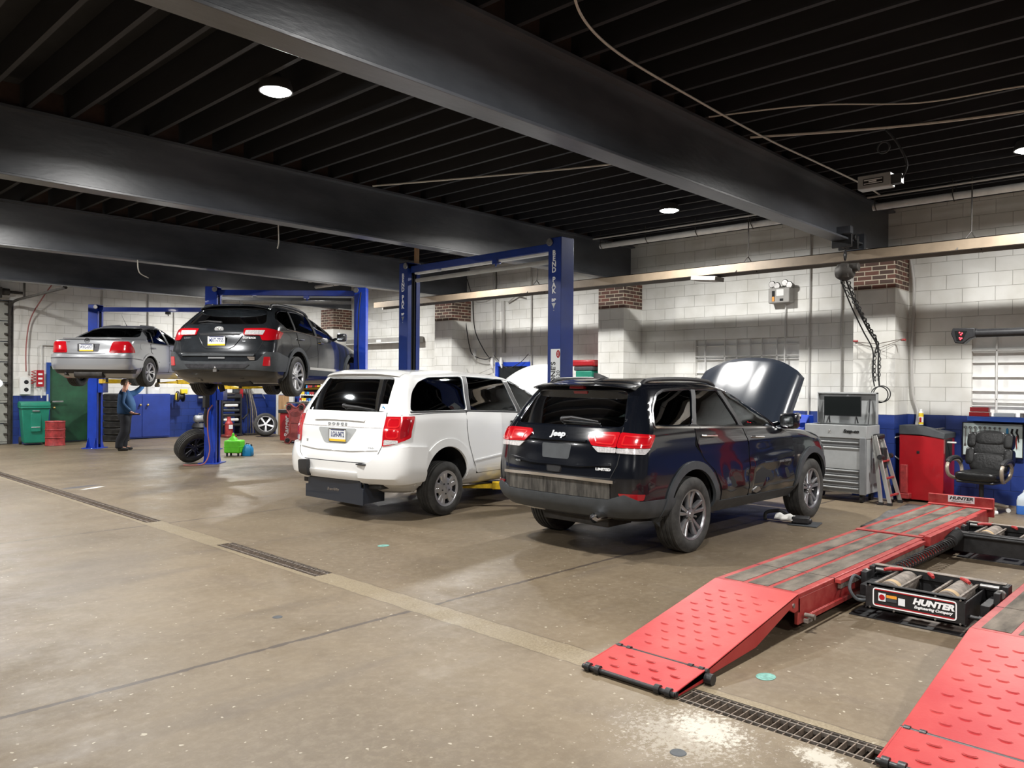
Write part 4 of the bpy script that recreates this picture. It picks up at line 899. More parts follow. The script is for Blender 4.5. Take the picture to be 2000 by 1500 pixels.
    for y in [(-.66+1.32*i/12) for i in range(13)]:
        x=c.S.rear(y,1.78); d=-.035*(y/.66)**4; rows.append([(x+.16,y,1.862+d),(x+.02,y,1.842+d),(x-.05,y,1.815+d),(x-.05,y,1.80+d),(x+.03,y,1.785+d)])
    b.grid(rows,True,True,True); b.out('roof_spoiler',wp,t,.004)
    b=B(); xs=lambda y,z:c.S.rear(y,z)-.02
    b.tube([(xs(-.04,1.40),-.04,1.40),(xs(-.3,1.385),-.3,1.385),(xs(-.56,1.36),-.56,1.36)],[.02,.014,.007]); b.ball((xs(-.04,1.4),-.04,1.40),.03); b.out('wiper','black_plastic',t)
    mirror(c,2.42,1.32,.19,wp,h=.18)
    for x in(-.03,3.05):
        for sg in(-1,1): wheel(t,x,sg*.845,.345,.235,.225,'cover',sg)
    well(c,-.03,.46,.44,.92,.50); well(c,3.05,.46,.44,.92,.50)
    interior(c,.62,[(1.72,.42,.50),(1.72,-.42,.50),(.62,.42,.5),(.62,-.42,.5),(-.30,.0,1.2)],-.9,2.6,.80,2.35)
    b=B(); b.cyl((-.03,-.7,.34),(-.03,.7,.34),.045); b.box(-.95,-.70,.40,3.5,.70,.46); b.tube([(-.98,-.45,.42),(-.5,-.5,.36),(.3,-.45,.36),(1.5,-.3,.34)],.035); b.box(-.7,-.3,.30,-.35,.3,.42); b.out('underbody','under',t,.01)
    b=B(); rows=[]; n=12
    for i in range(n+1):
        s=i/n; L=1.0*s; rows.append([(L*(1-.25*abs(k/10)**2.4*s),k/10*(.76-.10*s*s),.08*(1-abs(k/10)**2.2)+.07*math.sin(s*PI)*(1-(k/10)**2)) for k in range(-10,11)])
    b.X=Matrix.Translation((3.0,0,1.25))@Matrix.Rotation(-math.radians(44),4,'Y'); b.grid(rows); o=b.out('hood',wp,t); sm=o.modifiers.new('s','SOLIDIFY'); sm.thickness=.03; sm.offset=-1
    return t
OUTB=Z([(.22,-.8,3.4,.78,.35,.5),(.35,-1.02,3.55,.88,.33,.6),(.48,-1.08,3.65,.91,.3,.7),(.68,-1.08,3.66,.915,.28,.8),(.85,-1.03,3.6,.91,.28,.8),(.97,-1.0,3.2,.90,.3,.8),
 (1.05,-.97,2.4,.89,.3,.7),(1.15,-.90,2.1,.87,.3,.5),(1.3,-.74,1.75,.79,.3,.5),(1.45,-.57,1.25,.70,.3,.5),(1.52,-.5,.9,.63,.3,.5),(1.555,-.3,.7,.48,.3,.4),(1.575,0,.4,.2,.2,.2)],bend=lambda x,z:.035*max(0,(z-1.05)/.5)*((x-.2)/1.2)**2)
def build_wagon():
    t=thing('station_wagon','dirty dark grey station wagon raised high on a blue two-post lift','car',(6.69,12.67,1.43),math.radians(36))
    c=Car(OUTB,t); P=c.patch; gp='grey_paint'
    q=[(-.56,1.27),(-.42,1.40),(-.25,1.455),(.45,1.475),(1.0,1.43),(1.40,1.30),(1.72,1.07),(.9,1.09),(.2,1.12),(-.40,1.145)]
    rw=[(-.56,1.465),(.56,1.465),(.68,1.19),(-.68,1.19)]
    c.body(gp,[(rnd(q,.06),'side'),(rnd(rw,.08),'rear'),([(-.6,1.44),(.6,1.44),(.76,1.10),(-.76,1.10)],'front'),(archcut(0,.36,.42,.15),'side'),(archcut(2.745,.36,.42,.15),'side')])
    c.both('side_window',offs(q,.012),'side','tint',-.01,.004,.08); P('rear_window',offs(rw,.015),'rear','tint',-.01,.005,.08); P('windshield',[(-.6,1.44),(.6,1.44),(.76,1.10),(-.76,1.10)],'front','tint_mid',-.01,.004,.1)
    for a in ([(.02,1.47),(.08,1.47),(-.02,1.135),(-.09,1.137)],[(.80,1.45),(.90,1.44),(.90,1.09),(.80,1.09)]): c.both('pillar_trim',a,'side','dark',.002,.012,.08)
    c.both('chrome_window_trim',ring(rnd(offs(q,.012),.05),.007,-.007),'side','chrome',.006,.012,.08)
    doors(c,[[(-.02,1.10),(.84,1.07),(.86,.9),(.86,.50),(.46,.50),(.36,.66),(.1,.83),(.02,.95)],[(.88,1.07),(1.75,1.04),(1.9,.98),(1.92,.6),(1.95,.50),(.88,.50)]],gp)
    for u,v in ((.12,.99),(1.02,.97)):
        for sg in (-1,1):
            y=c.S.side(u,v); b=B(); b.tube([(u-.10,sg*y,v),(u-.08,sg*(y+.035),v),(u+.08,sg*(y+.035),v),(u+.10,sg*y,v)],.013); b.out('door_handle','silver_paint' if u<.5 else 'chrome',t)
    for x in(0,2.745): c.both('arch_cladding',ring(circ(x,.36,.455,20,-8,188)+[(x-.45,.30),(x+.45,.30)],.035,-.035)[:-3],'side','grey_plastic',.018,.03,.07)
    c.both('sill_cladding',[(.45,.50),(2.32,.48),(2.32,.36),(.45,.37)],'side','grey_plastic',.018,.03,.15)
    c.both('sill_trim_strip',[(.47,.52),(1.95,.50),(1.95,.455),(.47,.475)],'side','chrome',.024,.03,.15)
    P('bumper_cover',rnd([(-1.40,.66),(-.98,.735),(-.78,.73),(-.66,.59),(-.45,.575),(.45,.575),(.66,.59),(.78,.73),(.98,.735),(1.40,.66),(1.36,.42),(.9,.42),(.5,.45),(-.5,.45),(-.9,.42),(-1.36,.42)],.03),'wrap','grey_plastic',.028,.045,.06)
    P('bumper_skid_panel',rnd([(-.55,.535),(.55,.535),(.47,.47),(-.47,.47)],.02),'wrap','alloy_dark',.036,.045,.06)
    P('bumper_step',[(-.62,.70),(.62,.70),(.60,.665),(-.60,.665)],'wrap','grey_plastic',.02,.03,.06)
    for s in(-1,1): P('bumper_reflector',rnd([(s*.76,.655),(s*.85,.655),(s*.85,.51),(s*.74,.51)],.012),'wrap','red_lens',.034,.03,.05)
    P('liftgate_gap',band([(.70,1.19),(.74,1.05),(.72,.90),(.64,.715),(-.64,.715),(-.72,.90),(-.74,1.05),(-.70,1.19)],.009),'wrap','dark',.003,.01,.06)
    P('liftgate_handle_recess',[(-.36,1.03),(.36,1.03),(.33,1.0),(-.33,1.0)],'wrap','dark',.004,.01,.06)
    P('plate_recess_edge',band([(-.38,.995),(-.27,.83),(-.2,.79),(.2,.79),(.27,.83),(.38,.995)],.015),'wrap',gp,.012,.02,.06)
    plate(c,.03,.905,'MXT-7755'); 
    for s in (1,-1):
        P('tail_light',rnd([(s*.385,1.115),(s*.72,1.125),(s*1.12,1.06),(s*1.02,.955),(s*.80,.92),(s*.70,.92),(s*.66,1.0),(s*.40,1.005)],.02),'wrap','red_lens',.018,.03,.05)
        P('reverse_light',rnd([(s*.42,1.085),(s*.72,1.09),(s*.70,1.01),(s*.42,1.01)],.015),'wrap','clear_lens',.022,.03,.05)
    b=B(); x=c.S.rear(.05,1.10)-.012
    b.lathe([(.001,x-.004),(.075,x-.004),(.08,x),(.08,x+.01)],axis='x',n=28)
    for v in b.bm.verts: v.co.y=v.co.y+.03; v.co.z=v.co.z*.58+1.10
    o=b.out('badge','alloy',t); b=B()
    for y,z,r in ((.055,1.112,.012),(.02,1.105,.007),(.005,1.095,.007),(.03,1.09,.007),(.01,1.112,.006),(.045,1.092,.006)): b.ball((x-.006,y,z),r,8,(.3,1,1))
    b.out('star_cluster','chrome',o)
    c.text('SUBARU',.034,'grey_letter','rear',.56,.955,'badge',off=.006,sx=1.1); c.text('OUTBACK',.04,'white_letter','rear',-.50,.955,'badge',off=.006,sx=1.1,bold=.001); c.text('3.6R',.028,'grey_letter','rear',-.42,.90,'badge',off=.006)
    P('bumper_decal',[(-.14,.645),(.14,.645),(.14,.62),(-.14,.62)],'wrap','grey_letter',.012,.01,.1)
    P('torn_patch',rnd([(.50,.655),(.62,.65),(.62,.60),(.54,.60)],.01),'wrap','dusty_steel',.014,.01,.05)
    P('brake_light',[(-.10,1.525),(.10,1.525),(.095,1.505),(-.095,1.505)],'rear','red_lens_dark',.05,.03,.05)
    b=B(); rows=[]
    for y in [(-.60+1.20*i/12) for i in range(13)]:
        x=c.S.rear(y,1.49); d=-.05*(y/.6)**4; rows.append([(x+.2,y,1.555+d),(x+.0,y,1.545+d),(x-.13,y,1.52+d),(x-.13,y,1.505+d),(x+.04,y,1.49+d)])
    b.grid(rows,True,True,True); b.out('roof_spoiler',gp,t,.004)
    b=B(); xs=lambda y,z:c.S.rear(y,z)-.02
    b.tube([(xs(.04,1.215),.04,1.215),(xs(.3,1.24),.3,1.24),(xs(.46,1.225),.46,1.225)],[.018,.012,.007]); b.out('wiper','black_plastic',t)
    for sg in(-1,1):
        b=B(); b.tube(spline([(-.38,sg*.58,1.49),(-.3,sg*.58,1.545),(.3,sg*.59,1.565),(.95,sg*.58,1.53),(1.15,sg*.58,1.46)],5),[.024]*21); o=b.out('roof_rail','black_plastic',t)
        b=B(); b.tube(spline([(-.15,sg*.585,1.575),(.3,sg*.59,1.582),(.8,sg*.585,1.565)],5),.014); b.out('rail_strip','chrome',o)
    b=B(); b.grid([[(-.3,-.004,1.56),(-.34,-.002,1.62),(-.34,.002,1.62),(-.3,.004,1.56)],[(-.14,-.02,1.56),(-.2,-.004,1.59),(-.2,.004,1.59),(-.14,.02,1.56)]],True,True,True); b.out('antenna_fin','black_plastic',t)
    mirror(c,1.72,1.12,.19,gp,h=.16)
    for x in(0,2.745):
        for sg in(-1,1): wheel(t,x,sg*.80,.345,.225,.24,'ten',sg,.35 if x==0 else .33)
    well(c,0,.36,.44,.86,.5); well(c,2.745,.36,.44,.86,.5)
    b=B(); b.box(-.5,-.6,.24,3.2,.6,.32); b.cyl((0,-.7,.35),(0,.7,.35),.05); b.box(-.25,-.25,.18,.25,.25,.36); b.tube([(-.9,.35,.30),(-.5,.4,.25),(.2,.2,.2),(2,.1,.22)],.035); b.cyl((-.75,-.45,.3),(-.75,.05,.3),.11); b.box(-.95,-.4,.30,-.8,.4,.38); b.tube([(0,.7,.3),(.5,.4,.2)],.03); b.tube([(0,-.7,.3),(.5,-.4,.2)],.03); b.tube([(-.02,.45,.08),(-.05,.5,.3)],.05); b.out('underbody','under',t,.01)
    b=B(); b.box(-1.12,-.02,.41,-.98,.04,.45); b.ball((-1.1,.01,.47),.027); b.out('tow_hitch','steel',t)
    interior(c,.5,[(1.25,.36,.48),(1.25,-.36,.48),(.35,0,1.2)],-.8,2.1,.72,1.9)
    return t
JETTA=Z([(.18,-.75,3.1,.74,.3,.5),(.32,-.93,3.25,.84,.3,.6),(.45,-.97,3.32,.865,.28,.7),(.62,-.97,3.32,.868,.26,.8),(.78,-.93,3.25,.865,.24,.8),(.9,-.91,2.7,.86,.22,.8),
 (.97,-.89,2.2,.85,.25,.6),(1.005,-.8,2.0,.84,.3,.6),(1.03,-.42,1.9,.82,.3,.5),(1.1,-.25,1.75,.79,.3,.5),(1.25,.1,1.4,.70,.3,.5),(1.34,.4,1.1,.62,.3,.4),(1.375,.6,.95,.45,.2,.25),(1.39,.72,.85,.2,.08,.08)],bend=lambda x,z:.03*max(0,(z-1.05)/.35)*((x-.7)/.6)**2 if z>1.05 else 0)
def build_sedan():
    t=thing('sedan','silver four-door sedan raised on the farthest lift','car',(6.45,18.30,1.55),math.radians(42))
    c=Car(JETTA,t); P=c.patch; sp='silver_paint'
    q=[(-.10,.975),(.03,1.13),(.22,1.25),(.45,1.305),(.86,1.31),(1.18,1.24),(1.62,.98),(.8,.955),(.1,.96)]
    rw=[(-.50,1.32),(.50,1.32),(.70,1.075),(-.70,1.075)]
    c.body(sp,[(rnd(q,.05),'side'),(rnd(rw,.08),'rear'),([(-.5,1.31),(.5,1.31),(.7,1.06),(-.7,1.06)],'front'),(archcut(0,.32,.365,.12),'side'),(archcut(2.51,.32,.365,.12),'side')])
    c.both('side_window',offs(q,.012),'side','tint',-.01,.004,.08); P('rear_window',offs(rw,.015),'rear','tint',-.01,.005,.08); P('windshield',[(-.5,1.31),(.5,1.31),(.7,1.06),(-.7,1.06)],'front','tint_mid',-.01,.004,.1)
    for a in ([(.28,1.28),(.31,1.28),(.14,.96),(.11,.96)],[(.76,1.31),(.84,1.31),(.90,.955),(.80,.955)]): c.both('pillar_trim',a,'side','black_plastic',.002,.012,.08)
    c.both('window_seal',ring(rnd(q,.05),.008,-.006),'side','black_plastic',.004,.01,.08)
    doors(c,[[(.02,.94),(.84,.93),(.86,.8),(.86,.33),(.40,.33),(.36,.5),(.22,.66),(.05,.76)],[(.88,.93),(1.75,.92),(1.86,.86),(1.9,.33),(.88,.33)]],sp)
    c.both('rub_strip',band([(.38,.55),(1.9,.545)],.03),'side',sp,.016,.02,.1)
    for u,v in ((.12,.85),(1.0,.84)):
        for sg in (-1,1):
            y=c.S.side(u,v); b=B(); b.tube([(u-.09,sg*y,v),(u-.07,sg*(y+.03),v),(u+.07,sg*(y+.03),v),(u+.09,sg*y,v)],.013); b.out('door_handle',sp,t)
    c.both('arch_lip',ring(circ(0,.32,.39,20,0,180),.022,-.025)[:-1],'side',sp,.012,.02,.07); c.both('arch_lip',ring(circ(2.51,.32,.39,20,0,180),.022,-.025)[:-1],'side',sp,.012,.02,.07)
    c.both('fuel_flap',rnd([(-.42,.93),(-.24,.93),(-.24,.80),(-.42,.80)],.06),'side',sp,.004,.01,.08)
    P('bumper_cover',rnd([(-1.32,.63),(-.80,.675),(.80,.675),(1.32,.63),(1.30,.42),(.85,.36),(-.85,.36),(-1.30,.42)],.04),'wrap',sp,.04,.055,.06)
    P('bumper_groove',band([(-1.30,.575),(-.8,.60),(.8,.60),(1.30,.575)],.014),'wrap','alloy_dark',.043,.02,.06)
    P('bumper_valance',[(-1.1,.375),(1.1,.375),(1.0,.28),(-1.0,.28)],'wrap','black_plastic',.01,.04,.06)
    P('trunk_gap',band([(.72,1.0),(.66,.93),(.60,.80),(.56,.695),(-.56,.695),(-.60,.80),(-.66,.93),(-.72,1.0)],.008),'wrap','dark',.003,.01,.06)
    b=B(); rows=[]
    for y in [(-.60+1.20*i/12) for i in range(13)]:
        x=c.S.rear(y,.985); rows.append([(x+.12,y,1.025),(x+.02,y,1.03),(x-.015,y,1.025),(x-.012,y,1.0),(x+.05,y,.995)])
    b.grid(rows,True,True,True); b.out('trunk_lip',sp,t,.004)
    P('plate_recess',rnd([(-.24,.90),(.24,.90),(.22,.73),(-.22,.73)],.02),'wrap','alloy_dark',.002,.01,.1); plate(c,.03,.815,'WXG-6977')
    for s in (1,-1):
        P('tail_light',rnd([(s*.50,.95),(s*.80,.955),(s*1.0,.72),(s*.44,.715)],.025),'wrap','red_lens',.018,.03,.05)
        P('reverse_light',rnd([(s*.50,.765),(s*.70,.765),(s*.70,.73),(s*.48,.73)],.01),'wrap','red_lens_dark',.021,.03,.05)
    b=B(); x=c.S.rear(.05,.97)-.012; b.torus((x,.04,.965),.048,.006,'x',20,6); b.tube([(x,.072,.99),(x,.052,.945),(x,.04,.968),(x,.028,.945),(x,.008,.99)],.005,5); b.tube([(x,.056,.998),(x,.04,.972),(x,.024,.998)],.005,5); b.out('badge','dark',t)
    c.text('Jetta',.045,'grey_letter','rear',.44,.945,'badge',off=.006); c.text('GLX',.04,'grey_letter','rear',-.38,.945,'badge',off=.006)
    b=B(); b.tube([(.62,0,1.38),(.60,0,1.40),(.38,0,1.62)],[.014,.006,.002],6); b.out('antenna','black_plastic',t)
    mirror(c,1.62,1.0,.17,sp,h=.13)
    for x in(0,2.51):
        for sg in(-1,1): wheel(t,x,sg*.76,.32,.205,.205,'double6',sg)
    well(c,0,.32,.385,.80,.45); well(c,2.51,.32,.385,.80,.45)
    b=B(); b.box(-.5,-.6,.2,2.9,.6,.26); b.cyl((0,-.7,.3),(0,.7,.3),.045); b.tube([(-.9,.5,.27),(-.5,.45,.22),(.6,.1,.2)],.03); b.cyl((-.85,-.3,.27),(-.85,.3,.27),.09); b.out('underbody','under',t,.01)
    interior(c,.38,[(1.15,.34,.46),(1.15,-.34,.46),(.25,0,1.1)],-.3,1.9,.68,1.75)
    return t
build_suv(); build_van(); build_wagon(); build_sedan()
# ---------------------------------------------------------------- two-post lifts
def lift(label,p1,p2,H,mt,arm_z,letters=False,cap='plain',strip=True,name='two_post_lift'):
    # p1 = right-hand post, p2 = left-hand post (seen in the driving direction)
    a=Vector((p2[0]-p1[0],p2[1]-p1[1],0)); hw=a.length/2; ang=math.atan2(a.y,a.x)-PI/2
    t=thing(name,label,'car lift',((p1[0]+p2[0])/2,(p1[1]+p2[1])/2,0),ang)
    for s in (-1,1):
        y=s*hw; i=-s # i = direction of the open side
        b=B(); w,d=.13,.12
        b.box(-w,y-s*0+s*(d-.008),0,w,y+s*d,H); 
        for e in(-1,1):
            b.box(e*w-(.008 if e>0 else 0),min(y-d,y+d),0,e*w+(0 if e>0 else .008),max(y-d,y+d),H)
            yy=y-s*d; b.box(min(e*w,e*.05),min(yy,yy+s*.01),0,max(e*w,e*.05),max(yy,yy+s*.01),H-.1)
        b.box(-w,y-d,H-.012,w,y+d,H)
        post=b.out('post',mt,t,.004)
        b=B(); b.box(-.10,min(y-s*.02,y+s*(d-.012)),.02,.10,max(y-s*.02,y+s*(d-.012)),H-.05); b.cyl((-.02,y-s*.09,.1),(-.02,y-s*.09,H-.2),.012,n=6); b.cyl((.03,y-s*.09,.1),(.03,y-s*.09,H-.2),.018,n=6); b.out('chain_channel','dark',t)
        b=B(); b.box(-.24,y-.2,0,.24,y+.2,.02)
        for e in(-1,1): b.prism([(e*w,.02),(e*.23,.02),(e*w,.28)],'y',y-.10,y-.09); b.prism([(e*w,.02),(e*.23,.02),(e*w,.28)],'y',y+.09,y+.10)
        b.out('base_plate',mt,t,.004)
        b=B(); b.box(-.12,min(y-s*.13,y-s*.26),arm_z-.28,.12,max(y-s*.13,y-s*.26),arm_z+.05); b.box(-.05,min(y-s*.1,y-s*.26),arm_z-.05,.05,max(y-s*.1,y-s*.26),arm_z+.5); b.cyl((.09,y-s*.22,arm_z-.1),(.09,y-s*.22,arm_z+.1),.03); b.cyl((-.09,y-s*.22,arm_z-.1),(-.09,y-s*.22,arm_z+.1),.03); b.out('carriage',mt,t,.004)
        for e,rx,ry in ((-1,-.95,.62),(1,.75,.60)):
            P0=Vector((e*.09,y-s*.22,arm_z)); P1=Vector((rx,s*ry,arm_z+.03)); dv=(P1-P0).normalized(); L=(P1-P0).length; an=math.atan2(dv.y,dv.x)
            b=B(); b.X=Matrix.Translation(P0)@Matrix.Rotation(an,4,'Z'); 
            b.grid([[(-.05,-.07,-.055),(-.05,.07,-.055),(-.05,.07,.055),(-.05,-.07,.055)],[(L*.58,-.05,-.05),(L*.58,.05,-.05),(L*.58,.05,.05),(L*.58,-.05,.05)]],True,True,True)
            arm=b.out('lift_arm','lift_yellow',t,.006)
            b=B(); b.X=Matrix.Translation(P0)@Matrix.Rotation(an,4,'Z'); b.grid([[(L*.5,-.038,-.04),(L*.5,.038,-.04),(L*.5,.038,.03),(L*.5,-.038,.03)],[(L,-.038,-.04),(L,.038,-.04),(L,.038,-.015),(L,-.038,-.015)]],True,True,True); b.out('arm_extension','lift_yellow',arm,.004)
            b=B(); b.cyl((P1.x,P1.y,arm_z-.02),(P1.x,P1.y,arm_z+.09),.03); b.cyl((P1.x,P1.y,arm_z+.08),(P1.x,P1.y,arm_z+.105),.055); b.out('lift_pad','black_plastic',arm)
        b=B(); b.lathe([(.001,0),(.05,0),(.055,.012),(.02,.02)],c=(-w-.03,y-s*.08,H-.06),axis='x',n=18); b.out('pulley','steel',t)
        if letters:
            for k,ch in enumerate('BEND PAK'): 
                if ch!=' ': text(ch,.098,'white_letter',post,(-w-.001,y+.012,H-.215-k*.078+(.025 if k>4 else 0)),sx=1.05,bold=.003)
            text('BP',.055,'white_letter',post,(-w-.001,y+.012,H-.86),sx=1.3,bold=.002)
            b=B(); b.prism([(y-.03,H-.90),(y+.05,H-.90),(y+.02,H-.95),(y+.01,H-.98),(y,H-.95)],'x',-w-.003,-w-.0005); b.ball((-w-.001,y+.01,H-1.0),.008,8,(.3,1,1)); b.out('emblem','grey_letter',post)
    b=B(); b.box(-.075,-hw+.12,H-.17,.075,hw-.12,H-.06); bar=b.out('crossbar',mt,t,.006)
    if strip:
        b=B(); b.box(-.05,-hw+.16,H-.20,.03,hw-.9,H-.172); b.box(-.05,hw-.8,H-.20,.03,hw-.2,H-.172); b.out('crossbar_liner','pipe_white',bar)
        b=B(); b.cyl((-.0,-hw+.2,H-.30),(0,hw-.2,H-.30),.035); b.out('shutoff_tube','fixture',t)
    b=B(); b.box(-.09,-hw*.3,H-.23,.0,-hw*.3+.1,H-.17); b.tube([(-.05,-hw*.3+.05,H-.2),(-.09,-hw*.3+.02,H-.27)],.012); b.out('limit_switch','black_plastic' if not strip else mt,t)
    hx=.15 if letters else -.15
    b=B(); b.tube(spline([(hx,-hw-.02,H-.1),(hx*1.05,-hw+.02,H-.6),(hx*.95,-hw+.03,H-1.3),(hx,-hw-.0,H-2.0),(hx,-hw,.9)],6),.013); b.out('hydraulic_hose','cable_black',t)
    return t,hw
tb,hw=lift('tall dark blue two-post lift with white lettering around the white minivan',(8.32,7.0),(8.42,10.42),3.70,'lift_blue',.27,True)
# sign on the lettered post
b=B(); xs=-.131; b.box(xs-.003,-hw-.115,1.42,xs,-hw+.055,2.17); sg=tag(b.out('lift_sign','plate_white',None,0),'white vertical sign reading PPONE\'S on the nearer lettered lift post','sign'); sg.matrix_world=tb.matrix_world
sg.location=tb.location; sg.rotation_euler=tb.rotation_euler
text("PPONE'S",.115,'black_letter',sg,(xs-.004,-hw+.005,1.79),rot=PI/2,bold=.002,sx=.95,name='sign_lettering'); text('4-4620',.085,'black_letter',sg,(xs-.004,-hw-.085,1.76),rot=PI/2,sx=.98,name='sign_lettering')
b=B(); b.lathe([(.001,0),(.036,0)],n=24)
for v in b.bm.verts: v.co=Vector((xs-.004,-hw-.08+v.co.x*.95,2.10+v.co.y*1.5))
b.out('sign_emblem','red_paint',sg); text('AAA',.036,'plate_white',sg,(xs-.006,-hw-.08,2.10),rot=PI/2,sx=.9,name='emblem_lettering')
b=B(); b.box(8.46,10.30,3.71,8.51,10.34,3.74+.05); b.box(8.44,10.27,3.70,8.50,10.33,4.3); tag(b.out('wood_post','wood'),'light wooden board rising from the top of the farther lettered post','board')
lift('bright blue two-post lift holding the dark grey station wagon',(9.54,13.37),(7.45,15.58),3.62,'lift_blue_bright',1.58)
lift('blue two-post lift holding the silver sedan beside the green bin',(8.90,18.70),(6.98,20.90),3.55,'lift_blue_bright',1.66,strip=False)
# ---------------------------------------------------------------- alignment lift: two runways with ramps
def runway(t,y0,y1):
    D=.275; w=y1-y0
    def slab(n,x0,x1,z0,z1,mt,e=0): b=B(); b.box(x0,y0+e,z0,x1,y1-e,z1); return b.out(n,mt,t,.006)
    R=slab('runway',5.24,10.45,D-.035,D,'rack_red')
    b=B()
    for yy in (y0,y1-.03): b.box(5.24,yy,.06,10.45,yy+.03,D-.03)
    b.box(5.24,y0,.14,5.27,y1,D-.03); b.out('side_beam','rack_red',t,.006)
    b=B()
    for (x0,x1) in ((5.28,5.86),(5.875,7.96),(8.06,9.55),(9.56,10.35)):
        for k in range(3):
            a=y0+.035+k*(w-.07)/3; b.box(x0,a+.018,D,x1,a+(w-.07)/3-.018,D+.003)
    b.out('grip_strip','grip',R)
    b=B(); b.box(5.862,y0,D-.03,5.872,y1,D+.001); b.box(7.97,y0,D-.03,7.98,y1,D+.001); b.out('deck_gap','dark',R)
    b=B(); b.box(7.99,y0+.01,D,8.05,y1-.01,D+.012); b.box(8.05,y0,D,9.5,y0+.06,D+.022); b.out('raised_lip','rack_red',R,.004)
    # folded rail on the inner side
    b=B(); b.box(5.86,y0-.05,D-.035,7.9,y0-.005,D-.005); b.box(8.0,y0-.06,D-.07,9.7,y0-.005,D+.02); b.box(5.3,y0-.035,.085,10.5,y0-.02,.12); b.box(5.32,y0-.03,.12,6.0,y0-.024,.125); b.out('jack_rail','rack_red',R,.004)
    b=B(); b.box(5.9,y0-.035,D-.08,7.9,y0-.012,D-.036); b.out('roller_track','dusty_steel',R)
    # ramp: fixed wedge plus hinged toe
    b=B(); prof=[(4.02,.075),(5.24,D),(5.24,.16),(5.18,.155),(5.10,.19),(4.62,.055),(4.02,.03)]
    for yy in (y0,y1-.012): b.prism(prof,'y',yy,yy+.012)
    b.grid([[(4.02,y0,.06),(4.02,y1,.06),(4.02,y1,.076),(4.02,y0,.076)],[(5.24,y0,D-.014),(5.24,y1,D-.014),(5.24,y1,D+.001),(5.24,y0,D+.001)]],True,True,True)
    ramp=b.out('approach_ramp','ramp_red',t,.004)
    b=B(); b.grid([[(3.68,y0,.012),(3.68,y1,.012),(3.68,y1,.035),(3.68,y0,.035)],[(4.0,y0,.03),(4.0,y1,.03),(4.0,y1,.076),(4.0,y0,.076)]],True,True,True)
    b.prism([(3.68,.005),(4.0,.01),(4.0,.078),(3.68,.037)],'y',y0,y0+.012); b.prism([(3.68,.005),(4.0,.01),(4.0,.078),(3.68,.037)],'y',y1-.012,y1)
    toe=b.out('ramp_toe','ramp_red',t,.004)
    def ob(b,x,y,z,sl): # raised oblong tread
        R_=Matrix.Rotation(-sl,4,'Y'); b.X=Matrix.Translation((x,y,z))@R_
        b.lathe([(.001,.006),(.010,.006),(.016,.0)],n=10)
    b=B(); sl=math.atan2(D-.075,1.22)
    for k in range(11):
        for j in range(4):
            x=4.13+k*.092; y=y0+.10+(j+.5*(k%2))*(w-.2)/3.5; z=.0765+(x-4.02)/1.22*(D-.075)
            b.X=Matrix.Translation((x,y,z))@Matrix.Rotation(-sl,4,'Y')@Matrix.Diagonal((1,2.6,1,1)); b.lathe([(.001,.005),(.009,.005),(.013,-.001)],n=12)
    b.out('tread_dimple','ramp_red',ramp)
    b=B()
    for x,n in ((3.76,3),(3.84,4),(3.92,3)):
        for j in range(n):
            b.X=Matrix.Translation((x,y0+.10+(j+(.5 if n==3 else 0))*(w-.2)/3,.038+(x-3.68)/.32*.041))@Matrix.Rotation(-.12,4,'Y')@Matrix.Diagonal((1,2.6,1,1)); b.lathe([(.001,.005),(.009,.005),(.013,-.001)],n=12)
    b.out('tread_dimple','ramp_red',toe)
    b=B(); b.cyl((4.01,y0+.0,.066),(4.01,y1,.066),.012); 
    for yy in (y0+.03,y0+.10,y1-.10,y1-.03): b.cyl((4.01,yy-.014,.066),(4.01,yy+.014,.066),.02)
    b.cyl((4.01,y0-.012,.066),(4.01,y0,.066),.018); b.cyl((4.0,y0-.05,.032),(4.0,y0-.005,.032),.032,n=20); b.out('hinge','jack_black',ramp)
    b=B(); b.cyl((3.68,y0,.024),(3.68,y1,.024),.014)
    for yy in (y0+.04,y0+.11,y1-.11,y1-.04): b.cyl((3.682,yy-.016,.026),(3.682,yy+.016,.026),.026,n=18)
    b.cyl((3.69,y0-.006,.025),(3.69,y0,.025),.016); b.out('toe_roller','jack_black',toe)
    b=B(); b.cyl((5.16,y0-.006,.21),(5.16,y0,.21),.016); b.out('pivot_bolt','steel',ramp)
    b=B(); b.cyl((5.30,y0-.09,.125),(5.30,y0-.02,.125),.014); b.box(5.28,y0-.05,.075,5.36,y0-.02,.10); b.cyl((5.40,y0-.05,.09),(5.40,y0-.03,.09),.018); b.out('lock_pin','dusty_steel',t)
    # wheel stop with plate
    b=B(); b.box(10.42,y0-.06,D-.09,10.45,y1+.01,D+.13); b.box(10.36,y0-.05,D,10.42,y1,D+.02); ws=b.out('wheel_stop','rack_red',t,.008)
    b=B(); b.box(10.414,y0+.14,D+.045,10.419,y0+.42,D+.125); pl=b.out('name_plate','plate_white',ws)
    text('HUNTER',.05,'black_letter',pl,(10.413,y0+.28,D+.095),sx=1.25,shear=.25,bold=.002); text('Engineering Company',.022,'black_letter',pl,(10.413,y0+.28,D+.062),sx=1.05,shear=.25)
    b=B(); b.box(7.5,y0+.2,.0,9.6,y1-.2,.06); b.prism([(6.0,.10),(6.8,.10),(6.9,.02),(5.9,.02)],'y',y0+.1,y1-.1); b.box(9.9,y0+.1,0,10.3,y1-.1,.2); b.box(5.7,y0+.15,0,5.9,y1-.15,.2); b.out('base_frame','jack_black',t)
al=thing('alignment_lift','red alignment lift with two long runways and sloping approach ramps','alignment lift',(0,0,0))
runway(al,2.27,2.90); runway(al,.60,1.232)
b=B(); pts=[(5.9+.0*k,0,0) for k in range(1)]; P=[]
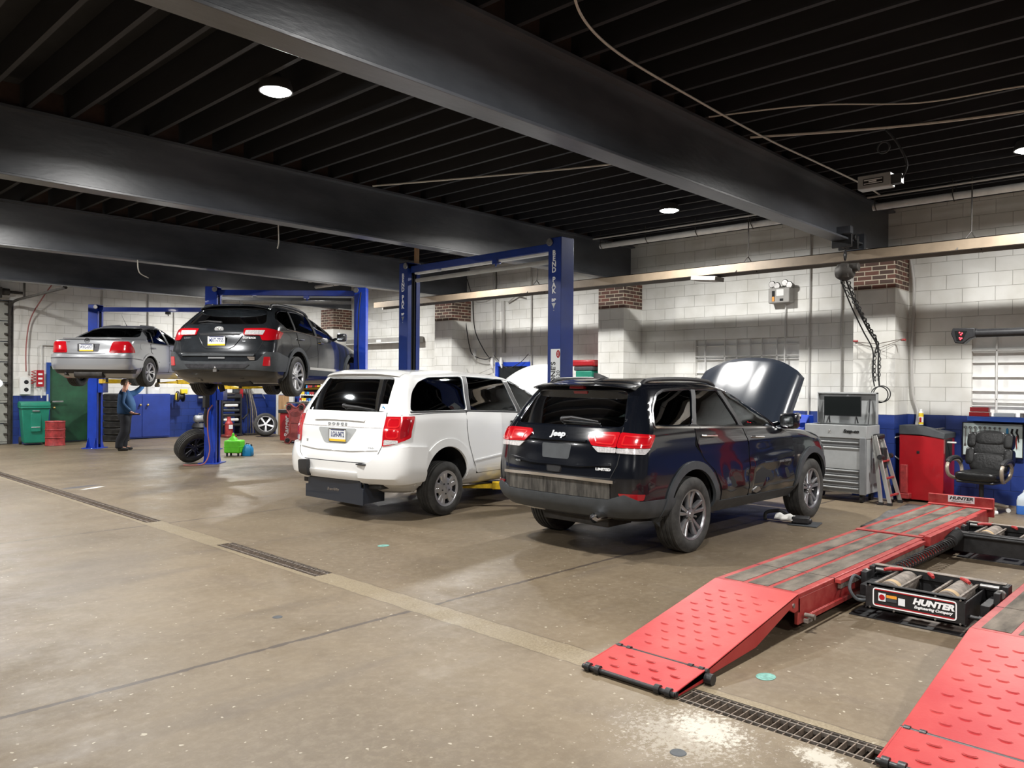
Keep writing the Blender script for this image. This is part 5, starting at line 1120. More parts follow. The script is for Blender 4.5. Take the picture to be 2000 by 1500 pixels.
for k in range(420):
    t_=k/14; a=2*PI*t_; x=6.45+k/420*2.15; P.append((x,2.155+.045*math.cos(a),.19+.045*math.sin(a)))
b.tube(P,.006,5); b.tube([(8.58,2.15,.19),(8.7,2.15,.22),(8.78,2.13,.2)],.03); b.out('coiled_hose','cable_black',al)
b=B()
for k in range(16): b.cyl((8.45+k*.014,2.155,.20+k*.002),(8.456+k*.014,2.155,.20+k*.002),.06,n=16)
b.out('hose_bundle','cable_black',al)
def jack(x0,label,front=True):
    t=thing('rolling_jack',label,'rolling jack',(x0,1.75,0))
    bk=.58
    b=B(); b.box(0,-.32,.075,.02,.32,.265); b.box(0,-.32,.245,.05,.32,.265); b.box(0,-.32,.075,.05,.32,.095)
    for s in (-1,1): b.box(0,s*.32-.006,.075,bk,s*.32+.006,.24); b.prism([(0,.09),(.06,.09),(.12,.075),(0,.075)],'y',s*.31,s*.33)
    b.out('front_housing','jack_black',t,.004)
    b=B(); b.box(bk-.04,-.47,.225,bk+.02,.47,.285); b.box(bk-.02,-.47,.10,bk,.47,.26); b.out('rear_beam','jack_black',t,.006)
    b=B(); b.box(bk-.045,-.45,.2855,bk+.022,.45,.289); b.out('beam_cap','dusty_steel',t)
    for s in (-1,1):
        b=B(); b.cyl((.06,s*.19,.205),(bk-.05,s*.19,.205),.075,n=24); o=b.out('air_spring','dusty_steel',t)
        b=B(); b.cyl((.10,s*.19,.205),(.16,s*.19,.205),.0765,n=24); b.out('label_band','cardboard',o)
        b=B(); 
        for e in (-1,1): b.box(.03,s*.19+e*.085-.008,.245,bk-.02,s*.19+e*.085+.008,.262)
        b.out('guide_rod','dusty_steel',t)
        b=B(); b.box(.18,s*.40-.03,.12,.5,s*.40+.03,.2); b.box(bk-.08,s*.455-.02,.08,bk+.04,s*.455+.02,.28); b.box(.3,s*.445-.02,.10,.42,s*.445+.02,.27); b.cyl((.08,s*.32,.13),(.08,s*.42,.13),.014); b.out('roller_arm','jack_black',t,.004)
        b=B(); b.cyl((.35,s*.455,.25),(.39,s*.455,.25),.03); b.cyl((.5,s*.3,.262),(.5,s*.42,.262),.015); b.out('carriage_roller','steel',t)
    for y,a in ((.24,-.5),(.05,.35),(-.17,.45)):
        b=B(); b.tube([(bk-.05,y,.285),(bk-.13,y-a*.12,.292),(bk-.17,y-a*.18,.288)],[.012,.016,.012]); b.out('release_handle','ramp_red',t)
    b=B(); b.tube(spline([(.05,.33,.12),(.0,.39,.13),(-.0,.44,.2),(.10,.45,.27),(.2,.44,.24)],6),.012); b.out('air_line','grey_plastic',t)
    b=B(); b.box(.2,-.06,.14,.3,.06,.15); b.out('jack_floor_pan','jack_black',t)
    if front:
        b=B(); 
        for q in ring(rnd([(-.27,.11),(.27,.11),(.27,.235),(-.27,.235)],.02),.004,-.004): b.prism([(a,c) for a,c in q],'x',-.004,-.001)
        b.out('panel_border','white_letter',t)
        b=B()
        for z in (.118,.227): b.box(-.0035,-.26,z-.004,-.001,.26,z+.004)
        b.out('panel_stripe','red_paint',t)
        text('HUNTER',.055,'white_letter',t,(-.003,-.125,.188),sx=1.2,shear=.25,bold=.003); text('Engineering Company',.026,'white_letter',t,(-.003,-.125,.150),sx=1.05,shear=.25,bold=.001)
        b=B(); b.box(-.004,.185,.148,-.001,.235,.205); b.box(-.004,.055,.140,-.001,.10,.19); b.out('warning_label','plate_white',t)
        b=B(); b.lathe([(.001,-.006),(.02,-.006)],c=(0,.21,.177),axis='x',n=16); b.out('stop_mark','red_paint',t)
        b=B(); b.box(-.004,.11,.178,-.001,.18,.198); b.out('warning_band','orange',t); b=B(); b.box(-.004,.11,.152,-.001,.18,.176); b.out('warning_text_block','grey_plastic',t)
        for y in (-.295,-.14,.13,.295):
            for z in (.09,.25): b=B(); b.lathe([(.001,-.004),(.006,-.004),(.008,0)],c=(0,y,z),axis='x',n=10); b.out('screw','steel',t)
    return t
jack(5.95,'black rolling jack with white lettered front panel hanging between the two red runways')
j2=jack(8.72,'black rolling jack without lettering farther along the runways, near the wheel stop',False)
b=B(); b.box(-.03,-.45,.07,0,.45,.24); b.box(-.05,-.45,.24,.06,.45,.262); b.cyl((-.045,-.45,.235),(-.045,.45,.235),.016); b.out('cross_beam','jack_black',j2,.005)
b=B(); b.box(5.97,1.28,.0,6.68,2.20,.008); tag(b.out('dark_floor_sheet','jack_black',None),'flat dark sheet standing in for the shaded pit beneath the lettered jack','plate')  # no hole is cut: the pit's darkness is this sheet's colour
b=B(); b.box(6.05,1.45,.008,6.45,1.85,.014); tag(b.out('steel_pad','dusty_steel'),'pale steel pad on the dark pit sheet under the lettered jack','plate')
b=B(); b.box(8.75,1.28,.0,9.75,2.18,.007); tag(b.out('dark_floor_sheet','jack_black',None),'flat dark sheet on the floor beneath the farther jack','plate')  # thin dark sheet lying on the floor
# ---------------------------------------------------------------- tool chest
t=thing('tool_chest','tall grey rolling tool chest with open lid and a monitor on top','tool chest',(11.70,4.53,0)); hw2=.44; dp=.52
b=B(); b.box(0.02,-hw2,.13,dp,hw2,.93); b.out('chest_body','grey_steel_paint',t,.006)
b=B(); b.box(-.02,-hw2-.01,.93,dp,-hw2+.01,1.12); b.box(-.02,hw2-.01,.93,dp,hw2+.01,1.12); b.box(-.02,-hw2,.93,.0,hw2,1.12); b.box(dp-.02,-hw2,.93,dp,hw2,1.12); b.box(0,-hw2,.93,dp,hw2,.95); top=b.out('top_tray','grey_steel_paint',t,.006)
text('Snap-on',.062,'black_letter',top,(-.024,-.23,1.035),sx=1.1,shear=.25,bold=.003); b=B(); b.ball((-.022,.08,1.035),.012); b.out('lid_lock','steel',top)
b=B(); b.prism([(.08,1.045),(.11,.99),(.085,1.02),(.06,.99)],'x',-.024,-.02); b.out('emblem','pipe_grey',top)
zs=[.885,.80,.47,.385,.30,.215,.14]
for a,c in zip(zs,zs[1:]):
    b=B(); b.box(0,-hw2+.09,c+.008,.02,hw2-.03,a-.004); d=b.out('drawer','grey_steel_paint' if a-c>.2 else 'toolbox_dark',t,.004); b=B(); b.box(-.012,-hw2+.10,a-.024,.005,hw2-.04,a-.006); b.out('drawer_pull','grey_steel_paint',d,.003)
b=B(); b.box(-.03,-hw2-.005,.12,.02,-hw2+.085,.95); b.out('corner_bumper','toolbox_dark',t,.01); b=B(); b.box(-.03,hw2-.03,.93,.02,hw2+.04,.99); b.out('side_handle','black_plastic',t,.01)
for x in (.08,dp-.08):
    for y in (-hw2+.08,hw2-.08): b=B(); b.cyl((x,y-.02,.055),(x,y+.02,.055),.055,n=20); b.box(x-.03,y-.03,.10,x+.03,y+.03,.135); b.out('caster','black_plastic',t)
X=dp-.05; b=B(); b.box(X,-hw2,1.12,X+.02,hw2,1.60); b.box(X-.06,-hw2,1.575,X+.02,hw2,1.60); b.box(X-.06,-hw2,1.13,X,-hw2+.012,1.6); b.box(X-.06,hw2-.012,1.13,X,hw2,1.6); lid=b.out('lid','grey_steel_paint',t,.004)
b=B(); b.prism([(0,1.57),(.03,1.535),(-.03,1.535)],'x',X-.003,X); b.out('lid_emblem','plate_white',lid)
for y in (-.33,.33): b=B(); b.cyl((X-.08,y,1.13),(X-.03,y,1.34),.006); b.cyl((X-.05,y,1.30),(X-.02,y,1.5),.010); b.out('gas_strut','black_plastic',t)
m_=thing('monitor','black flat monitor standing inside the open tool chest lid','monitor',(11.70+.30,4.55,1.14))
b=B(); b.box(0,-.275,.10,.025,.275,.40); b.out('bezel','black_plastic',m_,.004); b=B(); b.box(-.002,-.27,.112,.001,.27,.395); b.out('screen','screen',m_); b=B()
for y in (-.2,.2): b.tube([(.012,y,.11),(-.05,y*1.05,0)],.010); b.tube([(.012,y,.11),(.07,y*1.05,0)],.010)
b.out('stand','black_plastic',m_)
# blue service machine left of chest
t=thing('service_machine','blue service machine with a round chrome gauge behind the black SUV','machine',(12.45,5.45,0)); b=B(); b.box(-.18,-.2,0,.2,.2,1.0); b.prism([(-.18,1.0),(.2,1.0),(.2,1.22),(.02,1.22)],'y',-.2,.2); b.out('cabinet','lift_blue_bright',t,.01)
b=B(); b.lathe([(.001,-.03),(.05,-.03),(.065,0),(.06,.02)],c=(-.2,-.10,1.20),axis='x',n=24); b.out('gauge','chrome',t); b=B(); b.tube(spline([(-.18,.1,1.1),(-.25,.1,.9),(-.2,.0,.7),(-.18,.1,.5)],6),.015); b.out('hose','cable_black',t)
# ladder
t=thing('folding_ladder','aluminium folding ladder leaning on the side of the grey tool chest','ladder',(0,0,0))
def rail(n,a,c,mt='aluminium',w=.026): b=B(); a=Vector(a);c=Vector(c); u=(c-a).normalized(); s=u.cross(Vector((1,0,0))).normalized(); f=u.cross(s); b.grid([[p+s*w*k+f*.014*l for k,l in ((-1,-1),(1,-1),(1,1),(-1,1))] for p in (a,c)],True,True,True); return b.out(n,mt,t,.003)
for x0,x1 in ((11.76,11.86),(12.20,12.10)):
    rail('side_rail',(x0,3.78,.02),(x1,4.02,.98)); rail('side_rail',(x0,3.90,.02),(x1+(.03 if x0<12 else -.03),4.05,.98))
    b=B(); b.cyl((x0-.03,3.915,.68) if x0<12 else (x0-.07,3.915,.68),(x0+.08,3.915,.68) if x0<12 else (x0+.02,3.915,.68),.035); b.out('hinge_lock','black_plastic',t); b=B(); b.box(x0-.025,3.75,0,x0+.025,3.81,.04); b.out('foot','black_plastic',t)
    b=B(); b.box(x0-.025,3.87,0,x0+.025,3.93,.04); b.out('foot','black_plastic',t)
for k in range(3):
    z=.12+k*.24; y=3.78+.24*z; b=B(); b.box(11.78+.05*z,y-.02,z,12.18-.05*z,y+.02,z+.025); b.out('rung','red_dull',t,.004)
b=B(); b.box(11.86,3.96,.93,12.10,4.06,1.0); b.out('ladder_cap','black_plastic',t,.02); b=B(); b.box(11.90,3.92,.50,12.06,4.00,.80); b.out('inner_step','dark',t,.01)
# red alignment console
t=thing('console_cabinet','tall red cabinet with sloping black top beside the leather office chair','cabinet',(12.46,3.58,0)); 
b=B(); b.prism([(-.30,.03),(.30,.03),(.30,.985),(-.30,.96)],'x',0,.56); body=b.out('cabinet_body','red_paint',t,.008)
b=B(); b.grid([[(-.012,.305,.985),(-.012,-.0,.985),(-.012,-.31,.94),(.58,-.31,.94),(.58,.305,.985)],[(.0,.305,1.12),(.0,-.02,1.13),(.02,-.31,1.02),(.58,-.31,1.02),(.58,.305,1.12)]],True,True,True); b.out('black_top','grey_plastic',t,.008)
b=B(); b.box(.08,-.303,.62,.42,-.298,.93); b.out('side_opening','dark',t); b=B(); b.box(.15,-.42,.875,.19,-.30,.90); b.out('handle','white_plastic',t,.008); b=B(); b.lathe([(.001,-.008),(.012,-.008),(.014,0)],c=(0,.04,.73),axis='x',n=12); b.box(-.003,.02,.71,0,.06,.75); b.out('cabinet_lock','black_plastic',t)
b=B(); b.tube(spline([(.1,.31,.95),(.05,.40,.9),(.05,.42,.7),(.1,.33,.6)],6),.010); b.out('side_cord','cable_white',t)
for k in range(4): b=B(); b.box(.1+k*.1,-.20,1.075,.15+k*.1,-.16,1.085); b.out('control_button','steel',t)
c_=thing('spray_can','yellow and white aerosol can standing on the black cabinet top','can',(12.62,3.63,1.128)); b=B(); b.lathe([(.001,0),(.032,0),(.033,.005),(.033,.18),(.022,.20)],n=20); b.out('can_body','white_plastic',c_); b=B(); b.lathe([(.0335,.12),(.0335,.175)],n=20); b.lathe([(.0335,.01),(.0335,.04)],n=20); b.out('label_band','yellow_plastic',c_); b=B(); b.box(-.036,-.015,.04,-.030,.012,.11); b.out('red_mark','red_paint',c_); b=B(); b.lathe([(.022,.20),(.02,.225),(.001,.235)],n=16); b.out('cap','white_plastic',c_)
# office chair
def chair():
    t=thing('office_chair','black leather executive office chair with silver arms in front of the tool board','chair',(12.20,2.74,0),math.radians(172))
    def pad(n,rows,parent=t,mt='leather'):
        b=B(); b.grid(rows,True,True,True); o=b.out(n,mt,parent,ang=60); s=o.modifiers.new('s','SUBSURF'); s.levels=2; s.render_levels=2; return o
    def blk(x0,x1,y0,y1,z0,z1,R=None,o=(0,0,0)):
        R=R or Matrix.Identity(3); c=Vector(((x0+x1)/2,(y0+y1)/2,(z0+z1)/2)); rows=[]
        for f in (-1,-.85,-.3,.3,.85,1):
            k=.78 if abs(f)==1 else 1; x=(x1-x0)/2*f
            rows.append([c+R@Vector((x,(y1-y0)/2*a*k,(z1-z0)/2*d*k)) for a,d in ((-1,-.6),(-.8,-1),(0,-1),(.8,-1),(1,-.6),(1,.6),(.8,1),(0,1.12),(-.8,1),(-1,.6))])
        return rows
    pad('seat_cushion',blk(-.27,.27,-.27,.27,.42,.55))
    b=B(); b.box(-.24,-.24,.39,.24,.24,.43); b.out('seat_pan','black_plastic',t,.02)
    R=Matrix.Rotation(-.18,3,'Y')
    pad('backrest',blk(-.33,-.20,-.25,.25,.50,.78,R)); pad('back_panel',blk(-.36,-.24,-.26,.26,.74,.93,R)); pad('headrest',blk(-.38,-.26,-.20,.20,.88,1.08,R),mt='leather')
    pad('side_bolster',blk(-.35,-.21,.18,.30,.60,.84,R)); pad('side_bolster',blk(-.35,-.21,-.30,-.18,.60,.84,R)); pad('side_bolster',blk(-.37,-.25,.17,.29,.84,1.05,R)); pad('side_bolster',blk(-.37,-.25,-.29,-.17,.84,1.05,R))
    for s in (-1,1):
        b=B(); b.tube(spline([(.05,s*.28,.42),(.22,s*.33,.48),(.26,s*.34,.60),(.16,s*.34,.68),(-.02,s*.33,.68),(-.14,s*.32,.60),(-.12,s*.30,.48),(0,s*.28,.42)],5),.024); a=b.out('armrest','champagne',t)
        b=B(); b.tube(spline([(.24,s*.34,.66),(.12,s*.34,.705),(-.06,s*.33,.70),(-.14,s*.32,.63)],5),[.02]+[.034]*14+[.02]); b.out('arm_pad','black_plastic',a)
    b=B(); b.cyl((0,0,.10),(0,0,.40),.03); b.out('gas_lift','black_plastic',t)
    for k in range(5):
        a=2*PI*k/5+.9; ca,sa=math.cos(a),math.sin(a); b=B(); b.tube([(0,0,.11),(ca*.18,sa*.18,.10),(ca*.32,sa*.32,.075)],[.035,.028,.02]); g=b.out('base_leg','champagne',t)
        b=B(); b.cyl((ca*.32-sa*.018,sa*.32+ca*.018,.028),(ca*.32+sa*.018,sa*.32-ca*.018,.028),.028); b.out('caster','white_plastic' if k<2 else 'black_plastic',g)
chair()
# tool board
t=thing('tool_board','pale green tool board on the blue wall behind the chair','board',(13.05,2.80,.93)); b=B(); b.box(0,-.375,-.235,.02,.375,.235); b.out('panel','board',t,.003); b=B()
for q in ring([(-.375,-.235),(.375,-.235),(.375,.235),(-.375,.235)],.012,0): b.prism(q,'x',-.005,.012)
b.out('board_edge','dark',t)
WL=['farthest left','second from left','third from left','fourth from left','fifth from left','sixth from left','seventh from left','rightmost']
for k in range(8):
    y=.345-k*.063; L=.24 if k==0 else .17-.012*k; b=B(); b.torus((0,0,0),.016-.0008*k,.006,'x',14,6); b.box(-.004,-.006,-L,.004,.006,-.018); b.box(-.005,-.014,-L-.02,.005,.014,-L)
    o=tag(b.out('wrench','steel'),'steel wrench hanging on the tool board, %s of the eight wrenches'%WL[k],'wrench',None); o.location=(13.04,2.80+y,1.10)
for nm,y,cols,lab in (('screwdriver',-.19,('can_blue','steel'),'blue-handled screwdriver hanging on the tool board'),('pliers',-.255,('dark','red_paint'),'dark pliers with a red grip on the tool board'),('pliers',-.315,('dark','maroon'),'long dark pliers at the right end of the tool board')):
    r=thing(nm,lab,nm,(13.04,2.80+y,1.10)); b=B()
    if nm=='screwdriver': b.lathe([(.001,.01),(.012,0),(.016,-.04),(.014,-.09),(.006,-.10)],n=12); b.out('handle',cols[0],r); b=B(); b.cyl((0,0,-.10),(0,0,-.30),.004); b.out('shaft',cols[1],r)
    else:
        b.tube([(0,.0,.0),(0,.012,-.05),(0,-.008,-.1),(0,-.014,-.18)],[.012,.014,.010,.008]); b.out('jaw',cols[0],r); b=B(); b.tube([(0,.004,-.10),(0,.018,-.17),(0,.008,-.28)],[.008,.010,.008]); b.out('grip',cols[1],r)
# ledge under the right window with clutter
b=B(); b.box(12.86,.4,1.20,13.1,3.08,1.27); tag(b.out('wall_shelf','frame_blue',None,.006),'blue ledge shelf under the barred window at the right edge','shelf')
r=thing('tool_case','red metal case standing on the blue ledge','case',(12.92,2.93,1.27)); b=B(); b.box(-.05,-.13,0,.08,.13,.06); b.out('case_bottom','red_paint',r,.006); b=B(); b.box(-.05,-.12,.065,.06,.12,.13,Matrix.Rotation(.06,3,'Y')); b.out('case_lid','red_paint',r,.006)
r=thing('parts_tray','clear plastic parts tray on the ledge beside the red case','tray',(12.93,2.62,1.27)); b=B(); b.box(-.05,-.13,0,.06,.13,.055); b.out('tray','jug_clear',r,.008); b=B(); b.box(-.04,-.1,.055,.04,.1,.06); b.out('tray_lid','white_plastic',r)
for y,lab in ((2.40,'long dark ratchet lying across the ledge'),):
    r=thing('ratchet',lab,'ratchet',(12.93,y,1.30)); b=B(); b.cyl((0,0,-.03),(0,0,.03),.035,n=18); b.out('head','steel',r); b=B(); b.cyl((0,-.02,.02),(.02,-.6,.05),.010); b.out('shaft','dusty_steel',r)
for i,(y,z,s,mt,lab) in enumerate(((2.33,1.27,.03,'white_plastic','small white cup on the ledge'),(2.22,1.27,.05,'white_plastic','white box of fittings on the ledge, near the edge of the picture'),(2.30,1.27,.025,'brass','brass fitting on the ledge between the ratchet and the white box'))):
    b=B(); b.box(-s,-s,0,s,s,s*1.5) if i==1 else b.lathe([(.001,0),(s,0),(s*1.1,s*1.2),(s*.6,s*1.4),(.001,s*1.4)],n=14); o=tag(b.out('small_part' if i else 'cup',mt,None,.003),lab,'part' if i else 'cup'); o.location=(12.90,y,z)
# sensor bar on its column (column is past the right edge of the frame)
t=thing('sensor_bar','long black sensor bar with glowing red lights at its end, before the barred window','sensor bar',(12.0,1.75,2.42))
b=B(); b.tube([(0,-1.05,0),(0,1.05,0)],.058,16); b.box(-.05,-1.0,.0,.05,1.0,.05); b.out('beam','black_plastic',t,.01)
for s in (1,-1):
    b=B(); b.prism([(s*1.02,.07),(s*1.29,.075),(s*1.31,.0),(s*1.26,-.13),(s*1.16,-.14),(s*1.08,-.07),(s*1.02,-.055)],'x',-.09,.07); h=b.out('camera_housing','black_plastic',t,.012)
    b=B(); b.prism([(s*1.11,.03),(s*1.26,.035),(s*1.235,-.10),(s*1.165,-.10)],'x',-.096,-.088); b.out('lens_window','screen',h,.002)
    b=B(); 
    for y,z in ((.0,0),(.03,.012),(.015,-.018),(.005,-.065),(.03,-.06),(.02,-.08)): b.ball((-.10,s*(1.17+y),z),.009,8,(.4,1,1))
    b.out('indicator_light','red_glow',h)
b=B(); b.box(-.05,-.08,-2.42,.08,.08,.0); b.out('column','red_paint',t,.01)
# washer jug
def jug(loc,lab,mt,liq,sc=1,rz=0):
    t=thing('washer_jug',lab,'jug',loc,rz); t.scale=(sc,)*3
    b=B(); b.grid([[(x*k,y*k,z) for x,y in rnd([(-.07,-.09),(.07,-.09),(.07,.09),(-.07,.09)],.03)] for k,z in ((.9,0),(1,.02),(1,.19),(.85,.24),(.3,.29),(.25,.31))],True,True,True); b.out('jug_body',mt,t)
    b=B(); b.grid([[(x*k,y*k,z) for x,y in rnd([(-.072,-.092),(.072,-.092),(.072,.092),(-.072,.092)],.03)] for k,z in ((.95,.005),(1,.02),(1,.12))],True,False,True); b.out('liquid',liq,t)
    b=B(); b.tube([(0,-.05,.25),(0,-.075,.28),(0,-.03,.31)],.012); b.cyl((0,0,.30),(0,0,.325),.022); b.out('jug_cap','white_plastic',t); return t
jug((12.30,2.25,0),'clear jug of blue fluid on the floor at the right edge','jug_clear','jug_blue')
# hoist with chains
t=thing('chain_hoist','chain hoist on the nearest girder end with chains tied to the pier','hoist',(11.3,4.26,3.74))
b=B(); b.box(-.12,-.02,-.10,.12,.02,-.02); b.box(-.14,-.14,-.1,-.10,.14,.08); b.box(.10,-.14,-.1,.14,.14,.08)
for x in(-.08,.08):
    for s in(-1,1): b.cyl((x,s*.09,.055),(x,s*.125,.055),.045)
b.out('trolley','jack_black',t,.006)
b=B(); b.tube(spline([(0,0,-.1),(.03,0,-.18),(0,0,-.26),(-.03,0,-.20),(0,0,-.14)],5),.014); b.out('hook','jack_black',t)
b=B(); b.lathe([(.001,-.13),(.08,-.12),(.13,-.03),(.13,.04),(.08,.12),(.001,.13)],c=(0,0,-.43),axis='y',n=20); b.box(-.1,-.08,-.52,.1,.08,-.33); b.cyl((-.02,-.2,-.38),(-.02,-.05,-.38),.06); b.out('hoist_body','track_steel',t,.01)
def chain(b,pts,r=.018,w=.006,step=.05):
    P=spline(pts,24); acc=0; k=0
    for a,c in zip(P,P[1:]):
        acc+=(c-a).length
        if acc>=step:
            acc=0;k+=1; d=(c-a).normalized(); s=d.orthogonal().normalized()
            if k%2: s=d.cross(s)
            b.tube([a+d*step*.62*math.cos(q)+s*r*math.sin(q) for q in [2*PI*i/8 for i in range(9)]],w,5,False)
LPT=(12.36-11.3,4.16-4.26,2.33-3.74)
for o_,n_ in (((-.06,.03),'load_chain'),((.04,-.03),'load_chain'),((.0,.06),'hand_chain')):
    b=B(); chain(b,[(o_[0],o_[1],-.55),(.35+o_[0],-.03,-.85),(.75,-.06,-1.15),(LPT[0]-.05,LPT[1],LPT[2]+.02),(LPT[0]-.04+o_[0]*.3,LPT[1]+o_[1],LPT[2]-.25),(LPT[0]-.04,LPT[1]+o_[1]*.8,-1.95)],.022 if n_=='load_chain' else .012,.0065 if n_=='load_chain' else .004,.055 if n_=='load_chain' else .032); b.out(n_,'cable_black',t)
b=B(); b.tube(spline([(.05,.0,-.55),(.4,-.02,-.9),(.8,-.04,-1.2),(LPT[0]-.08,LPT[1]-.02,LPT[2]-.05),(LPT[0]-.08,LPT[1]-.03,-1.8),(LPT[0]-.08,LPT[1]-.05,-2.05)],10),.012); b.tube(spline([(-.02,.05,-.55),(.4,.05,-.9),(.8,.03,-1.22),(LPT[0]-.08,LPT[1]+.05,LPT[2]-.1),(LPT[0]-.08,LPT[1]+.05,-1.85),(LPT[0]-.08,LPT[1]+.02,-2.05)],10),.010); b.out('pendant_cable','cable_black',t)
b=B(); b.torus((LPT[0]-.1,LPT[1]-.06,-2.17),.12,.008,'x',28); b.torus((LPT[0]-.12,LPT[1]-.10,-2.16),.12,.008,'x',28); b.out('cable_loop','cable_black',t)
b=B(); b.tube([(LPT[0]+.10,-.20+.55-.05,LPT[2]+.05),(LPT[0]-.03,LPT[1],LPT[2]),(LPT[0]+.10,-.45,LPT[2]+.08)],.006,6); b.tube([(LPT[0]+.10,-.20+.55-.05,LPT[2]+.05),(LPT[0]-.03,LPT[1],LPT[2]-.07),(LPT[0]+.10,-.45,LPT[2]+.08)],.005,6); b.out('tie_strap','dusty_steel',t)
for y in (.27,-.42): b=B(); b.tube([(LPT[0]+.10,y+.03,LPT[2]+.06),(LPT[0]+.08,y-.04,LPT[2]+.055)],.016); b.out('strap_hook','red_dull',t)
# ---------------------------------------------------------------- things on the floor by the runway
b=B(); rows=[]
for i in range(25):
    s=i/24; x=9.75+2.35*s; y=3.30+.18*s; rows.append([(x,y+(k/6-.5)*.34,.012+.035*max(0,math.sin(9*s+k*.5))*(.4+.6*math.sin(k*1.1+3*s)**2)) for k in range(7)])
b.grid(rows); o=tag(b.out('floor_mat','mat_grey'),'crumpled grey mat on the floor left of the far end of the near runway','mat'); sm=o.modifiers.new('s','SOLIDIFY'); sm.thickness=.01
r=thing('creeper_tool','black tool with hose and tray lying near the front wheel of the SUV','tool',(9.30,4.22,0)); b=B(); b.box(-.05,-.38,.0,.30,-.05,.015,Matrix.Rotation(.2,3,'Z')); b.out('flat_tray','grey_plastic',r,.004); b=B(); b.tube(spline([(.02,.25,.015),(.05,.25,.10),(.12,.12,.13),(.1,.0,.10)],6),.022); b.out('hose','black_plastic',r)
b=B(); b.box(.0,-.28,.02,.16,-.08,.10,Matrix.Rotation(.3,3,'Z')); b.cyl((.1,-.3,.05),(.14,-.1,.06),.03); b.out('tool_body','black_plastic',r,.015)
b=B(); rows=[[( -.02+.16*i/9+.02*math.sin(k*1.3),.12-.24*k/9, .05+.07*math.sin(PI*i/9)*(.85+.12*math.sin(k*1.3)) ) for k in range(10)] for i in range(10)]; b.grid(rows); o=tag(b.out('cloth','cloth_white'),'white cloth draped over the black tool near the SUV front wheel','cloth'); o.location=(9.30,4.22,.0); sm=o.modifiers.new('s','SOLIDIFY'); sm.thickness=.004
b=B(); rows=[]
for i in range(12):
    s=i/11; rows.append([( .28*s-.1, (k/7-.5)*(.16+.06*math.sin(s*5)), .005+.09*math.exp(-((s-.65)/.2)**2)*(math.sin(PI*k/7))+.02*abs(math.sin(k*2+s*7))) for k in range(8)])
b.grid(rows); o=tag(b.out('glove','fabric_dark'),'crumpled black glove on the floor against the near runway','glove'); o.location=(7.45,3.15,0); o.rotation_euler=(0,0,-.7); o.scale=(1.3,1.3,1.3); sm=o.modifiers.new('s','SOLIDIFY'); sm.thickness=.006
r=thing('jack_stand','small black jack stand on the floor behind the left rear wheel of the SUV','jack stand',(7.62,6.62,0)); b=B(); b.box(-.11,-.13,0,.11,.13,.03); b.tube([(0,0,.02),(-.02,.0,.2),(.02,0,.3)],[.035,.03,.035]); b.box(-.05,-.04,.28,.06,.04,.31); b.out('stand_frame','dark',r,.006)
b=B(); rows=[[(.06*math.cos(a)*k,.045*math.sin(a)*k,.004*(1-k)+.002) for a in [2*PI*i/20 for i in range(20)]] for k in (.01,.4,.7,.9,1)]
tl=[((4.99,6.57),'teal paint mark on the floor in front of the white minivan'),((4.34,2.07),'teal paint mark on the floor between the two red ramps')]
b.grid(rows,True); o=tag(b.out('paint_mark','teal'),tl[0][1],'paint mark'); o.location=(4.99,6.57,0); o.scale=(1.1,1.2,1); o2=o.copy(); COL.objects.link(o2); o2.location=(4.34,2.07,0); tag(o2,tl[1][1],'paint mark')
for p,s,l in (((2.94,5.11),.55,'dark round stain on the open floor below the middle grate'),((3.16,1.93),.6,'dark round stain on the floor left of the white spill')):
    b=B(); b.lathe([(.001,.003),(.05*s*1.2,.003),(.05*s*1.3,.0)],n=20); o=tag(b.out('floor_disc','grey_plastic'),l,'disc'); o.location=(p[0],p[1],0)
# ---------------------------------------------------------------- far end of the garage
def lbox(t,n,mt,*a,bv=.004,R=None): b=B(); b.box(*a,R=R); return b.out(n,mt,t,bv)
t=thing('wheeled_bin','green wheeled trash bin beside the garage door track','bin',(6.22,23.05,0),math.radians(-8))
b=B(); b.grid([[(-.25,-.28,.06),(.25,-.28,.06),(.25,.25,.06),(-.25,.25,.06)],[(-.31,-.34,.98),(.31,-.34,.98),(.31,.32,.98),(-.31,.32,.98)]],True,True,True); b.box(-.33,-.36,.94,.33,.34,1.0); b.out('bin_body','green_bin',t,.02)
b=B(); b.prism([(-.36,1.0),(.36,1.0),(.34,1.08),(.2,1.12),(-.2,1.12),(-.34,1.08)],'x',-.33,.33); o=b.out('bin_lid','green_bin',t,.015); 
lbox(t,'front_recess','green_bin',-.11,-.335,.35,.12,-.30,.82,bv=.01); lbox(t,'catch_bar','pipe_white',-.10,-.345,.46,.10,-.33,.475); lbox(t,'bin_logo','grey_letter',-.08,-.362,.87,.08,-.34,.90)
for s in(-1,1): b=B(); b.cyl((s*.24,.27,.10),(s*.30,.27,.10),.10,n=20); b.out('bin_wheel','tire',t)
b=B(); P=[(.001,.0),(.225,0),(.235,.01),(.23,.02),(.225,.03),(.225,.19),(.238,.205),(.225,.22),(.225,.40),(.238,.415),(.225,.43),(.225,.60),(.235,.61),(.225,.63),(.21,.60),(.001,.60)]; b.lathe(P,n=32); o=tag(b.out('steel_drum','red_dull'),'rusty red steel drum between the green bin and the green door','drum'); o.location=(6.53,22.40,0)
